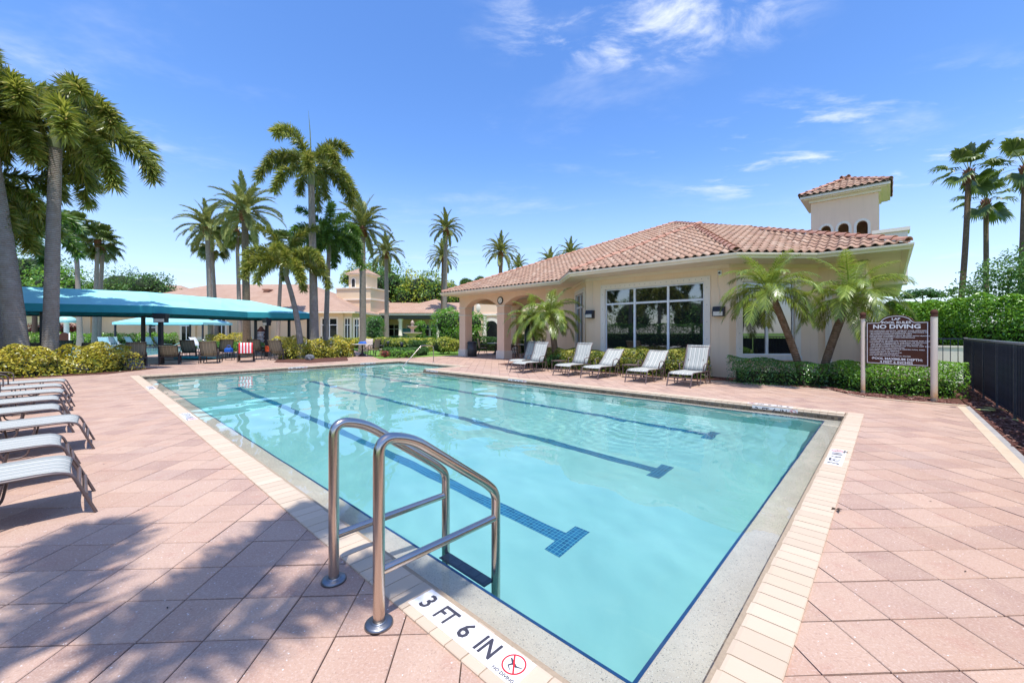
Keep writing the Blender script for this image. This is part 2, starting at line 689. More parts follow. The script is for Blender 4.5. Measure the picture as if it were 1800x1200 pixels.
M['deck_far'] = mat_plaster('deck_far', (.56, .40, .33), (.63, .46, .38), 1.2, .8, .2)
t = NT('canopy_fabric', .62, 0, .25)
w = t.co('World')
t.color(t.ramp(t.noise(w, .9, 4, .6), [(.3, (.30, .70, .72)), (.7, (.36, .76, .78))]))
t.bump(t.noise(w, 1.6, 3, .5), .35, .06)
M['canopy'] = t.m
M['valance'] = plain('valance_fabric', (.03, .34, .40), .65, 0, 1.5, .1)
M['canopy_pale'] = plain('pale_canopy_fabric', (.30, .62, .64), .6, 0, 1.2, .08)
t = NT('window_glass', .02, 0, .5)
t.color((.012, .014, .014))
t.b.inputs['IOR'].default_value = 3.0
M['glass'] = t.m
M['glass_far'] = plain('dark_glass', (.012, .012, .014), .08, bump=0)
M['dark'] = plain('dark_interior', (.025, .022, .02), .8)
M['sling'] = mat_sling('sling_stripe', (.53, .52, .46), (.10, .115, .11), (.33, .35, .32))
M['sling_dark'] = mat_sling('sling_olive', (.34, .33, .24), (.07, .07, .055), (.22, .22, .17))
M['sling_grey'] = plain('sling_grey', (.20, .25, .28), .7)
M['sling_white'] = plain('sling_white', (.70, .70, .70), .7)
M['sling_tan'] = plain('sling_tan', (.40, .27, .20), .7)
M['sling_cream'] = plain('sling_cream', (.62, .50, .41), .7)
M['sign'] = plain('sign_brown', (.085, .034, .022), .75, 0, 4, .08, spec=.15)
M['white'] = plain('white_paint', (.82, .82, .80), .45, bump=0)
t = NT('post_paint', .6)
w = t.co('World')
sepn = t.n('ShaderNodeSeparateXYZ'); t.L(w, sepn.inputs[0])
hgt = t.math('ADD', sepn.outputs['Z'], t.math('MULTIPLY', t.noise(w, 18, 4), .22))
t.color(t.ramp(hgt, [(0, (.22, .20, .17)), (.17, (.30, .26, .20)), (.21, (.62, .36, .17)), (.34, (.70, .52, .35)), (.5, (.70, .58, .46))]))
M['post'] = t.m
M['lamp_glass'] = plain('lamp_lens', (.72, .66, .56), .3, bump=0)
M['rock'] = plain('grey_rock', (.15, .155, .165), .9, 0, 9, .5, .6, .02)
M['clay_pot'] = plain('clay_urn', (.60, .44, .34), .8)
M['blue_cloth'] = plain('blue_vinyl', (.02, .13, .55), .5)
M['orange'] = plain('orange_cloth', (.75, .10, .02), .7)
M['steel_dk'] = plain('grey_bin', (.06, .06, .06), .5)
M['table'] = plain('table_top', (.58, .52, .44), .4)
M['umbrella'] = plain('fiberglass_aqua', (.38, .66, .60), .4)
# foliage
g = lambda *a: [(p, c) for p, c in a]
M['lf_foxtail'] = mat_leaf('foxtail_leaf', g((0, (.08, .12, .02)), (.3, (.19, .235, .03)), (.55, (.34, .36, .06)), (.78, (.50, .45, .12)), (1, (.55, .38, .14))), .36, .28, .7)
M['lf_foxtail_green'] = mat_leaf('young_foxtail_leaf', g((0, (.05, .11, .015)), (.5, (.12, .23, .03)), (1, (.26, .36, .06))), .4, .28, .6)
M['lf_date'] = mat_leaf('date_leaf', g((0, (.11, .14, .035)), (.5, (.24, .27, .07)), (1, (.46, .44, .15))), .5, .28, .4)
M['lf_robellini'] = mat_leaf('pygmy_palm_leaf', g((0, (.08, .13, .012)), (.5, (.21, .29, .03)), (1, (.44, .48, .09))), .34, .3, .7)
M['lf_fan'] = mat_leaf('fan_leaf', g((0, (.06, .10, .018)), (.6, (.13, .18, .03)), (1, (.30, .31, .09))), .4, .28, .5)
M['lf_dead'] = mat_leaf('dry_leaf', g((0, (.10, .075, .04)), (1, (.24, .17, .09))), .7, .1, .2)
M['lf_yellow'] = mat_leaf('variegated_leaf', g((0, (0.057, 0.127, 0.014)), (.3, (0.138, 0.230, 0.023)), (.55, (0.414, 0.437, 0.046)), (.8, (0.713, 0.632, 0.115)), (1, (0.750, 0.667, 0.184))), .4, .2, .5)
M['lf_gold'] = mat_leaf('golden_leaf', g((0, (0.120, 0.168, 0.014)), (.3, (0.312, 0.300, 0.024)), (.6, (0.576, 0.492, 0.048)), (1, (0.750, 0.600, 0.096))), .4, .2, .5)
M['lf_green'] = mat_leaf('glossy_green_leaf', g((0, (0.032, 0.104, 0.016)), (.5, (0.080, 0.232, 0.026)), (1, (0.224, 0.464, 0.056))), .32, .2, .7)
M['lf_bright'] = mat_leaf('bright_green_leaf', g((0, (0.058, 0.174, 0.014)), (.5, (0.160, 0.362, 0.026)), (1, (0.362, 0.609, 0.058))), .35, .25, .6)
M['lf_dark'] = mat_leaf('dark_green_leaf', g((0, (0.020, 0.060, 0.014)), (.5, (0.048, 0.128, 0.020)), (1, (0.119, 0.238, 0.043))), .45, .12, .4)
M['lf_tree'] = mat_leaf('tree_leaf', g((0, (0.030, 0.083, 0.015)), (.5, (0.075, 0.180, 0.027)), (1, (0.240, 0.360, 0.045))), .5, .18, .4)
M['lf_tree_yellow'] = mat_leaf('yellowing_leaf', g((0, (0.039, 0.104, 0.016)), (.4, (0.117, 0.234, 0.026)), (.7, (0.468, 0.494, 0.039)), (1, (0.750, 0.624, 0.065))), .5, .2, .4)
M['lf_red'] = mat_leaf('red_leaf', g((0, (0.060, 0.024, 0.024)), (.5, (0.336, 0.036, 0.036)), (1, (0.660, 0.144, 0.084))), .45, .2, .4)
M['bark_grey'] = mat_bark('foxtail_bark', (.27, .22, .175), (.37, .335, .30), 29, .45)
M['bark_date'] = mat_bark('date_bark', (.15, .095, .055), (.30, .215, .15), 40, .6, 9)
M['bark_date_grey'] = mat_bark('old_palm_bark', (.26, .21, .16), (.38, .32, .26), 36, .5, 7)
M['boot'] = plain('palm_boot', (.20, .075, .03), .8, 0, 9, .4)
M['crownshaft'] = plain('crownshaft_green', (.18, .21, .09), .5, 0, 4, .25)
M['wood'] = plain('branch_wood', (.14, .10, .07), .9)
M['hedge_core'] = plain('hedge_dark_core', (.018, .032, .008), .95)  # near-black green: shade inside the foliage put into the colour
M['stone'] = mat_plaster('cast_stone', (.50, .36, .27), (.60, .45, .35), 3, .85)
M['clock_face'] = plain('clock_white', (.8, .8, .76), .4, bump=0)
M['towel_red'] = plain('towel_red', (.68, .03, .04), .85)
M['towel_white'] = plain('towel_white', (.78, .76, .75), .85)

# ================================================================ ground and deck


def clip(poly, n, d):
    """part of a convex polygon where n.p >= d"""
    out = []
    L_ = len(poly)
    for i in range(L_):
        p, q = poly[i], poly[(i + 1) % L_]
        a = n[0] * p[0] + n[1] * p[1] - d
        b = n[0] * q[0] + n[1] * q[1] - d
        if a >= 0: out.append(p)
        if (a > 0 and b < 0) or (a < 0 and b > 0):
            t_ = a / (a - b)
            out.append((p[0] + (q[0] - p[0]) * t_, p[1] + (q[1] - p[1]) * t_))
    return out


def area(p):
    return .5 * sum(p[i][0] * p[(i + 1) % len(p)][1] - p[(i + 1) % len(p)][0] * p[i][1] for i in range(len(p)))


def subtract(poly, hole):
    """convex polygon minus convex counter-clockwise hole -> convex pieces"""
    out = []
    rest = poly
    for i in range(len(hole)):
        p, q = hole[i], hole[(i + 1) % len(hole)]
        n = (q[1] - p[1], -(q[0] - p[0]))       # outward
        d = n[0] * p[0] + n[1] * p[1]
        o = clip(rest, n, d)
        if len(o) > 2 and abs(area(o)) > 1e-5: out.append(o)
        rest = clip(rest, (-n[0], -n[1]), -d)
        if len(rest) < 3: break
    return out


def sub_all(polys, holes):
    for h in holes:
        polys = [r for p in polys for r in subtract(p, h)]
    return polys


def st_rect(s0, s1, t0, t1):
    return [tuple(ST(s, t).xy) for s, t in ((s0, t0), (s0, t1), (s1, t1), (s1, t0))]


def ccw(p):
    return p if area(p) > 0 else p[::-1]


POOL_HOLES = [ccw(st_rect(.06, 17.92, .06, 8.21)), ccw(st_rect(12.77, 17.92, 8.19, 10.09))]
POOL2 = ccw([tuple(G(*p).xy) for p in ((60, 643), (163, 635), (232, 628), (273, 623.5), (330, 618), (352, 613), (330, 609.5), (200, 608), (40, 608))])


def sheet(name, polys, z, mat, thick=0.0, **k):
    mb = MB()
    for p in polys:
        if thick:
            mb.poly(ccw(list(p)), z - thick, z)
        else:
            mb.add([(q[0], q[1], z) for q in ccw(list(p))], [tuple(range(len(p)))])
    o = mb.build(name, mat)
    return tag(o, **k)


BIG = [(-500, -500), (500, -500), (500, 900), (-500, 900)]
sheet('ground', sub_all([BIG], POOL_HOLES + [POOL2]), -.085, M['grass'], kind='structure')
DECK = [(-34, -4), (11.6, -4), (11.6, 11.5), (6, 33), (-34, 33)]
SANDM = plain('joint_sand', (.09, .055, .04), .95, nscale=40, amt=.3, coord='Object')
sheet('joint_sand', sub_all([clip(DECK, (A2.x, A2.y), -.98)], POOL_HOLES + [POOL2]), -.014, SANDM, kind='structure')
FAR = [(-60, 33), (-34, 33), (-34, -4), (-60, -4)]
sheet('far_deck', sub_all([ccw([(-60, -4), (-34, -4), (-34, 33), (-60, 33)]), ccw([(-60, 33), (-1, 33), (-1, 45.5), (-60, 45.5)])], [POOL2]), -.004, M['deck_far'], .05, kind='structure')


def build_pavers():
    PS, TH = .30656, .04211
    c, s = math.cos(TH), math.sin(TH)
    O = Vector((-1.63705 * 1.45, 1.28439 * 1.45))
    ex, ey = Vector((c, s)), Vector((-s, c))
    gap = .0034
    hs = PS / 2 - gap
    full = MB()
    full.box(-hs, hs, -hs, hs, -.045, 0, bev=.0035)
    fullme = full.mesh('paver', M['paver'])
    root = empty('deck', (0, 0, 0), 0)
    root['kind'] = 'structure'
    lim = (A2.x, A2.y, -.98)
    cells = []
    for i in range(-110, 60):
        for j in range(-14, 112):
            ctr = O + ex * ((i + .5) * PS) + ey * ((j + .5) * PS)
            x, y = ctr
            if y < -.15 or x < -34 or y > 33: continue
            if abs(x) > y * 1.30 + .6: continue
            if ctr.dot(A2) < -.98 - .25: continue
            if x > 6 and y > 13.5 or ctr.dot(B2) > 17.5 and ctr.dot(A2) < 11: continue
            cells.append((y * y + .3 * x * x, ctr))
    cells.sort(key=lambda q: q[0])
    mb = MB()
    n_ind = 0
    for d, ctr in cells:
        uv = (ctr.dot(A2) - U0, ctr.dot(B2) - V0)
        near_edge = (-.3 < uv[0] < 18.3 and -.3 < uv[1] < 10.5) or ctr.dot(A2) < -.98 + .25 or ctr.x < -17
        h = rnd.uniform(-.0015, .0015)
        if not near_edge:
            if n_ind < 296 and ctr.y > .7 and abs(ctr.x) < ctr.y * 1.3 + .1:
                o = link('paver', fullme, root, (ctr.x, ctr.y, h), (rnd.uniform(-.004, .004), rnd.uniform(-.004, .004), TH + rnd.choice((0, 1, 2, 3)) * math.pi / 2))
                n_ind += 1
                continue
            if ctr.y < 12:
                full2 = Matrix.Translation((ctr.x, ctr.y, h)) @ Matrix.Rotation(TH, 4, 'Z') @ Matrix.Rotation(rnd.uniform(-.004, .004), 4, 'X')
                b = .0035
                vs = [(-hs + b, -hs + b, 0), (hs - b, -hs + b, 0), (hs - b, hs - b, 0), (-hs + b, hs - b, 0), (-hs, -hs, -.013), (hs, -hs, -.013), (hs, hs, -.013), (-hs, hs, -.013)]
                mb.add(vs, [(0, 1, 2, 3), (4, 5, 1, 0), (5, 6, 2, 1), (6, 7, 3, 2), (7, 4, 0, 3)], M=full2, var=rnd.random())
            else:
                q = [ctr + ex * (a * hs) + ey * (b_ * hs) for a, b_ in ((-1, -1), (1, -1), (1, 1), (-1, 1))]
                mb.add([(p.x, p.y, h) for p in q], [(0, 1, 2, 3)], var=rnd.random())
            continue
        sq = [tuple(ctr + ex * (a * hs) + ey * (b_ * hs)) for a, b_ in ((-1, -1), (1, -1), (1, 1), (-1, 1))]
        ps = [clip(sq, lim[:2], lim[2])]
        ps = sub_all([p for p in ps if len(p) > 2], POOL_HOLES + ([POOL2] if ctr.x < -15 else []))
        v_ = rnd.random()
        for p in ps:
            mb.poly(ccw(p), -.013, h, var=v_)
    o = mb.build('paver_field', M['paver'], root, usevar=True)
    o['kind'] = 'stuff'


build_pavers()

# ---------------------------------------------------------------- the pool (local x = across t, y = along s)
pool = empty('swimming_pool', ST(0, 0), ANG_B, 'rectangular turquoise lap pool with beige brick coping and three blue lane lines', 'swimming pool')
ZW = -.11      # water
ZS = -.145     # ledge
ZF = -1.16     # floor


def caust(o):
    o.cycles.is_caustics_receiver = True
    return o


def build_pool():
    # inner outline of the upper wall, local (t, s), counter-clockwise
    a0, a1 = .24, 8.03        # t
    s0, s1 = .24, 17.74
    q, tb = 12.96, 9.90
    ring = [(a0, s0), (a1, s0), (a1, q), (tb, q), (tb, s1), (a0, s1)]
    inner = [(a0 + .31, s0 + .28), (a1 - .20, s0 + .28), (a1 - .20, s1 - .40), (a0 + .31, s1 - .40)]
    band = MB()
    n = len(ring)
    for i in range(n):
        p, r_ = ring[i], ring[(i + 1) % n]
        dx, dy = r_[0] - p[0], r_[1] - p[1]
        L_ = math.hypot(dx, dy)
        # each face is its own small wall in the frame of the band so the tiles lie square on it
        mbw = MB()
        mbw.box(0, L_, -.148, -.06, -.03, 0)
        Mx = Matrix.Translation((p[0], p[1], 0)) @ Matrix.Rotation(math.atan2(dy, dx), 4, 'Z') @ Matrix.Rotation(math.pi / 2, 4, 'X')
        me = mbw.mesh('tile_band', M['band'])
        o = link('tile_band', me, pool)
        o.matrix_local = Mx
        caust(o)
    sh = MB()
    z = ZS
    o0 = [(a0 - .05, s0 - .05), (a1 + .05, s0 - .05), (a1 + .05, s1 + .05), (a0 - .05, s1 + .05)]
    for i in range(4):
        j = (i + 1) % 4
        if i == 1:      # the far long side: ledge only as far as the steps
            sh.add([(o0[1][0], o0[1][1], z), (o0[1][0], q, z), (inner[1][0], q, z), (inner[1][0], inner[1][1], z)], [(0, 1, 2, 3)])
        else:
            sh.add([(*o0[i], z), (*o0[j], z), (*inner[j], z), (*inner[i], z)], [(0, 1, 2, 3)])
    ledge = caust(sh.build('ledge', M['shelf'], pool))
    ba = MB()
    for i in range(4):
        j = (i + 1) % 4
        p, r_ = inner[i], inner[j]
        if i == 1:
            ba.add([(*p, z), (r_[0], q, z), (r_[0], q, ZF), (*p, ZF)], [(3, 2, 1, 0)])
        else:
            ba.add([(*p, z), (*r_, z), (*r_, ZF), (*p, ZF)], [(3, 2, 1, 0)])
    ba.add([(*p, ZF) for p in inner], [(0, 1, 2, 3)])
    # steps in the alcove
    e0 = a1 - .20
    ba.box(e0 - .9, tb + .05, q - .02, s1 + .05, ZF, -.86)
    ba.box(e0 - .5, tb + .05, q - .02, s1 + .05, -.859, -.58)
    ba.box(e0 - .1, tb + .05, q - .02, s1 + .05, -.579, -.36)
    ba.box(e0 + .9, tb + .05, q - .02, s1 + .05, -.359, -.2)
    caust(ba.build('basin', M['pool'], pool))
    for i in range(4):
        j = (i + 1) % 4
        p, r_ = Vector(inner[i]), Vector(inner[j])
        if i == 1: r_ = Vector((r_.x, q))
        d = (r_ - p).normalized(); nn = Vector((-d.y, d.x))
        tr = MB()
        qd = [p - nn * .012, r_ - nn * .012, r_ + nn * .006, p + nn * .006]
        tr.poly([tuple(v) for v in qd], z - .055, z + .004)
        caust(tr.build('trim_tile', M['blue_trim'], pool))
    # lane lines of small blue tiles
    for t in (2.12, 4.30, 6.45):
        lm = MB()
        w_ = .085
        lm.box(t - w_, t + w_, 2.06, 14.1, ZF, ZF + .006)
        lm.box(t - .255, t + .255, 2.06 - .17, 2.06, ZF, ZF + .006)
        lm.box(t - .255, t + .255, 14.1, 14.27, ZF, ZF + .006)
        caust(lm.build('lane_line', M['blue_tile'], pool))


build_pool()


def build_water():
    cell = .05
    T0, S0 = .235, .235
    nt_, ns_ = 196, 352
    T = T0 + np.arange(nt_ + 1) * (9.91 - T0) / nt_
    S = S0 + np.arange(ns_ + 1) * (17.75 - S0) / ns_
    TT, SS = np.meshgrid(T, S, indexing='ij')
    r2 = np.random.default_rng(5)
    Z = np.zeros_like(TT)
    for k in range(26):
        lam = r2.uniform(.28, 1.5)
        th = r2.uniform(0, 2 * np.pi)
        amp = .00062 * lam
        Z += amp * np.sin(2 * np.pi / lam * (np.cos(th) * TT + np.sin(th) * SS) + r2.uniform(0, 6.28) + .6 * np.sin(TT * 1.3 + SS * .7))
    for k in range(9):
        lam = r2.uniform(.22, .42); th = r2.uniform(0, 2 * np.pi)
        Z += .00011 * np.sin(2 * np.pi / lam * (np.cos(th) * TT + np.sin(th) * SS) + r2.uniform(0, 6.28) + 1.2 * np.sin(TT * 1.9 + SS * 1.1 + k))
    # a livelier patch where an inlet stirs the water
    for (ct, cs, rr, am) in ((6.0, 2.9, 1.5, 1.0), (4.6, 4.6, 1.6, .55), (6.9, 2.2, .9, .6)):
        D = np.hypot(TT - ct, (SS - cs))
        env = np.exp(-(D / rr) ** 2)
        Z += am * env * .0018 * np.sin(D * 2 * np.pi / .21 + 1.5 * np.sin(TT * 5 + SS * 4)) + am * env * .0016 * np.sin(TT * 23 + SS * 17 + 2 * np.sin(SS * 7)) * np.sin(SS * 26 - TT * 9)
    V = np.stack([TT, SS, Z], -1).reshape(-1, 3)
    idx = np.arange((nt_ + 1) * (ns_ + 1)).reshape(nt_ + 1, ns_ + 1)
    a = idx[:-1, :-1]; b = idx[1:, :-1]; c_ = idx[1:, 1:]; d = idx[:-1, 1:]
    keep = ~((T[1:, None] > 8.04) & (S[None, :-1] < 12.94))
    f = np.stack([a, b, c_, d], -1)[keep]
    me = bpy.data.meshes.new('water')
    me.vertices.add(len(V)); me.vertices.foreach_set('co', V.ravel())
    me.loops.add(f.size); me.loops.foreach_set('vertex_index', f.ravel())
    me.polygons.add(len(f)); me.polygons.foreach_set('loop_start', np.arange(len(f)) * 4)
    me.polygons.foreach_set('use_smooth', np.ones(len(f), bool))
    me.update(calc_edges=True)
    t = NT('water', 0.0)
    nt2 = t.t
    gl = nt2.nodes.new('ShaderNodeBsdfGlass')
    gl.inputs['IOR'].default_value = 1.33
    gl.inputs['Roughness'].default_value = 0
    gl.inputs['Color'].default_value = (.97, 1, 1, 1)
    nt2.links.new(gl.outputs[0], nt2.nodes['Material Output'].inputs[0])
    nt2.nodes.remove(t.b)
    me.materials.append(t.m)
    o = link('water', me, None, ST(0, 0, ZW), (0, 0, ANG_B))
    o['kind'] = 'structure'
    o.cycles.is_caustics_caster = True


build_water()


def build_coping():
    prof = [(0, -.06), (0, .008), (.005, .012), (.195, .012), (.222, .007), (.242, -.008), (.25, -.026), (.244, -.044), (.225, -.06)]
    L_ = .1175
    n = len(prof)

    def brick(mb, l0, l1, M_, var=0.0):
        vs = [(d, l0, z) for d, z in prof] + [(d, l1, z) for d, z in prof]
        fs = [tuple(range(n))[::-1], tuple(range(n, 2 * n))] + [(k, (k + 1) % n, n + (k + 1) % n, n + k) for k in range(n)]
        mb.add(vs, [f[::-1] for f in fs], M=M_, var=var)
    one = MB(); brick(one, -L_ / 2 + .003, L_ / 2 - .003, None)
    me = one.mesh('coping_brick', M['coping'])
    # runs: (start point (t,s), direction, inward normal, length)
    runs = [((0, 0), (0, 1), (1, 0), 17.98), ((.25, 0), (1, 0), (0, 1), 8.02), ((8.27, .25), (0, 1), (-1, 0), 12.46),
            ((12.0, 0), (0, 0), (0, 0), 0), ((.25, 17.98), (1, 0), (0, -1), 9.9), ((10.15, 12.96), (0, 1), (-1, 0), 4.77),
            ((8.02, 12.71), (1, 0), (0, 1), 2.13)]
    pcs = []
    mort = MB()
    for (p, d, nn, ln) in runs:
        if not ln: continue
        k = int(round(ln / L_)); st = ln / k
        d = Vector(d); nn = Vector(nn); p = Vector(p)
        # mortar bed under the run
        hand = nn.cross(d)        # +1 / -1
        Mb = Matrix(((nn.x, d.x, 0, p.x), (nn.y, d.y, 0, p.y), (0, 0, 1, 0), (0, 0, 0, 1)))
        mort.box(.002, .236, 0, ln, -.061, .0085, M=Mb)
        for i in range(k):
            ctr = p + d * (i + .5) * st
            if hand > 0:
                Mx = Matrix(((nn.x, d.x, 0, ctr.x), (nn.y, d.y, 0, ctr.y), (0, 0, 1, 0), (0, 0, 0, 1)))
            else:   # keep the matrix a rotation: run the brick the other way round
                Mx = Matrix(((nn.x, -d.x, 0, ctr.x), (nn.y, -d.y, 0, ctr.y), (0, 0, 1, 0), (0, 0, 0, 1)))
            Mx = Matrix.Translation((0, 0, rnd.uniform(-.0008, .0008))) @ Mx @ Matrix.Rotation(rnd.uniform(-.006, .006), 4, 'Z')
            w = ST(ctr.y, ctr.x)
            vis = w.y > .5 and abs(w.x) < 1.35 * w.y + .2
            pcs.append(((0 if vis else 100) + w.length, Mx))
    pcs.sort(key=lambda q: q[0])
    rest = MB()
    for i, (d, Mx) in enumerate(pcs):
        if i < 296:
            o = link('coping_brick', me, pool)
            o.matrix_local = Mx
        else:
            brick(rest, -L_ / 2 + .0022, L_ / 2 - .0022, Mx, rnd.random())
    o = rest.build('coping_run', M['coping'], pool, usevar=True)
    o['kind'] = 'stuff'
    mort.build('coping_mortar', plain('mortar', (.36, .27, .18), .9, nscale=60), pool)


build_coping()


def text(name, s, size, mat, parent, Mx, extrude=.0006, bold=0.0, align='CENTER', wide=1.0, space=1.0):
    cu = bpy.data.curves.new(name, 'FONT')
    cu.body = s
    cu.size = size
    cu.align_x = align
    cu.align_y = 'CENTER'
    cu.extrude = extrude
    cu.offset = bold
    cu.space_character = space
    cu.resolution_u = 2
    tmp = bpy.data.objects.new(name, cu)
    me = bpy.data.meshes.new_from_object(tmp)
    bpy.data.objects.remove(tmp)
    bpy.data.curves.remove(cu)
    me.materials.clear()
    me.materials.append(mat)
    o = bpy.data.objects.new(name, me)
    COL.objects.link(o)
    if parent: o.parent = parent
    o.matrix_local = Mx @ Matrix.Diagonal((wide, 1, 1, 1))
    return o


def depth_marker(words, ctr, xd, yd, zd, size=.152, z=0.0, nodive=True, parent=None, thick=.004, label=None):
    """a row of ivory tiles with dark letters; ctr local, xd reading direction, yd up the letters"""
    xd, yd, zd = Vector(xd), Vector(yd), Vector(zd)
    B = Matrix((xd, yd, zd)).transposed().to_4x4()
    n = len(words) + (1 if nodive else 0)
    Mx = Matrix.Translation(ctr) @ B
    root = None
    for i in range(n):
        x = (i - (n - 1) / 2) * size
        mb = MB()
        mb.box(-size / 2 + .0008, size / 2 - .0008, -size / 2, size / 2, -.001, thick)
        t_ = mb.build('marker_tile', M['ivory'], pool)
        t_.matrix_local = Mx @ Matrix.Translation((x, 0, 0))
        if i < len(words):
            text('letter', words[i], size * .92, M['ink'], t_, Matrix.Translation((0, -.004, thick + .0005)), bold=size * .018, wide=.8 if len(words[i]) > 1 else .95)
        else:
            r_ = size * .36
            ring = MB()
            P = []
            for k in range(33):
                w = 2 * math.pi * k / 32
                P.append((math.cos(w), math.sin(w)))
            vs = [(a * r_, b * r_ + size * .08, thick + .0012) for a, b in P[:-1]] + [(a * r_ * .87, b * r_ + (.0) * 0 + size * .08 - (b * r_ * .13), thick + .0012) for a, b in P[:-1]]
            ring.add(vs, [(k, (k + 1) % 32, 32 + (k + 1) % 32, 32 + k) for k in range(32)])
            Mr = Matrix.Translation((0, size * .08, 0)) @ Matrix.Rotation(R(-52), 4, 'Z')
            ring.box(-r_ * .93, r_ * .93, -r_ * .07, r_ * .07, thick + .0002, thick + .0018, M=Mr)
            ring.build('no_diving_ring', M['red'], t_)
            man = MB()
            y_ = size * .08
            man.tube([(-r_ * .6, y_ + r_ * .35, thick + .0006), (-r_ * .1, y_ + r_ * .05, thick + .0006), (r_ * .35, y_ - r_ * .1, thick + .0006)], [r_ * .05, r_ * .13, r_ * .07], 6, flat=(1, .04))
            man.tube([(-r_ * .1, y_, thick + .0006), (-r_ * .3, y_ - r_ * .35, thick + .0006), (r_ * .1, y_ - r_ * .6, thick + .0006)], [r_ * .1, r_ * .07, r_ * .03], 6, flat=(1, .04))
            man.tube([(r_ * .3, y_ - r_ * .05, thick + .0006), (r_ * .75, y_ + r_ * .12, thick + .0006)], [r_ * .07, r_ * .03], 6, flat=(1, .04))
            man.build('diver_figure', M['ink'], t_)
            text('letter', 'NO DIVING', size * .155, M['ink'], t_, Matrix.Translation((0, -size * .38, thick + .0005)), bold=.0004)


W36 = ('3', 'FT', '6', 'IN')
W4 = ('4', 'FT', '0', 'IN')
up = (0, 0, 1)
ztop = .0115
# flat markers on the coping (local t, s)
def marker_s(px, py):
    p = G(px, py); return (p.xy.dot(B2) - V0, p.xy.dot(A2) - U0)
m0 = marker_s(812, 1118)
depth_marker(W36, (.125, m0[1], ztop), (0, -1, 0), (1, 0, 0), up)
for px, py in ((330, 733), (266, 682)):
    depth_marker(W36, (.125, marker_s(px, py)[1], ztop), (0, -1, 0), (1, 0, 0), up)
mr = marker_s(1477, 806)
depth_marker(W36, (mr[0], .125, ztop), (1, 0, 0), (0, 1, 0), up)
depth_marker(W36, (8.145, 1.62 - U0 + .1, ztop), (0, 1, 0), (-1, 0, 0), up, nodive=True)
# upright markers on the tile band
depth_marker(W36, (8.024, 1.30, -.078), (0, -1, 0), (0, 0, 1), (-1, 0, 0), size=.15, thick=.006)
depth_marker(W4, (8.024, 8.02, -.078), (0, -1, 0), (0, 0, 1), (-1, 0, 0), size=.15, thick=.006)
depth_marker(W36, (8.024, 12.4, -.078), (0, -1, 0), (0, 0, 1), (-1, 0, 0), size=.15, thick=.006)
depth_marker(W36, (5.1, 17.734, -.078), (1, 0, 0), (0, 0, 1), (0, -1, 0), size=.15, thick=.006)
depth_marker(W36, (8.2, 17.734, -.078), (1, 0, 0), (0, 0, 1), (0, -1, 0), size=.15, thick=.006)

# ---------------------------------------------------------------- ladder


def build_ladder():
    root = empty('pool_ladder', ST(1.79, -.13), ANG_B, 'stainless steel pool ladder with two looped handrails bolted to the deck beside the pool edge', 'ladder')
    for y in (-.26, .26):
        mb = MB()
        mb.tube(arc([(0, y, 0), (0, y, .93), (.19, y, .885), (.73, y, .50), (.815, y, .42), (.815, y, -1.0)], .135, 9), .029, 16)
        mb.build('handrail', M['steel'], root)
        mb = MB(); mb.tube([(.01, y, .262), (.80, y, .262)], .023, 14)
        mb.build('crossbar', M['steel'], root)
        mb = MB(); mb.lathe([(.001, .022), (.033, .022), (.036, .02), (.060, .018), (.068, .012), (.070, 0), (.001, 0)], 28)
        mb.lathe([(.040, 0), (.040, .024), (.031, .027), (.028, .020)], 20)
        mb.build('flange', M['flange'], root, (0, y, 0))
    for z in (-.20, -.47, -.74):
        mb = MB()
        mb.box(.735, .825, -.235, .235, z - .016, z, bev=.006)
        for k in range(5):
            mb.box(.745, .815, -.21 + k * .086, -.21 + k * .086 + .075, z + .001, z + .004)
        mb.build('tread', M['tread'], root)


build_ladder()


def build_stair_rail():
    p = G(762, 637)
    root = empty('stair_handrail', (p.x, p.y, 0), ANG_B, 'slender bent steel handrail leaning into the pool at the corner steps', 'handrail')
    mb = MB()
    mb.tube(arc([(0, 0, 0), (0, 0, .80), (-.68, 0, .83), (-1.78, 0, -.20), (-1.78, 0, -.55)], .14, 6), .021, 10)
    mb.build('rail', M['steel'], root)
    mb = MB(); mb.lathe([(.001, .02), (.03, .02), (.055, .012), (.057, 0)], 16)
    mb.build('flange', M['flange'], root)


build_stair_rail()

# ---------------------------------------------------------------- right-hand border, mulch and fence
def uvs(u0, u1, v0, v1):
    return ccw([tuple(UV(u, v).xy) for u, v in ((u0, v0), (u1, v0), (u1, v1), (u0, v1))])


sheet('border_strip', [uvs(-1.085, -.975, -3, 11.9)], .004, M['border'], .05, kind='structure')
sheet('concrete_edging', [uvs(-1.155, -1.087, -3, 11.9)], .0, M['curb'], .05, kind='structure')
sheet('mulch_bed', [uvs(-1.62, -1.157, -3, 17)], -.012, M['mulch'], .06, kind='structure')
bed_edge = [(1240, 669), (1280, 671), (1378, 680), (1470, 686.5), (1486, 688), (1496, 693.5), (1524, 699), (1598, 706.5), (1683, 713), (1699, 714)]
BE = [tuple(G(*p).xy) for p in bed_edge]
back = [tuple(UV(-1.2, 19).xy), tuple(UV(4.0, 16.5).xy)]
bp = BE + back
sheet('planting_bed', [bp], .012, M['mulch'], .05, kind='structure')
cb = MB()
for i in range(len(BE) - 1):
    a, b = Vector(BE[i]), Vector(BE[i + 1])
    d = (b - a).normalized(); nn = Vector((-d.y, d.x)) * .045
    cb.poly(ccw([tuple(a - nn), tuple(b - nn), tuple(b + nn), tuple(a + nn)]), -.02, .018 + .001 * i)
tag(cb.build('bed_edging', M['border']), kind='structure')
sheet('wall_bed', [uvs(4.0, 9.4, 12.8, 14.3), uvs(9.42, 13.0, 13.0, 16.2)], .010, M['mulch'], .05, kind='structure')


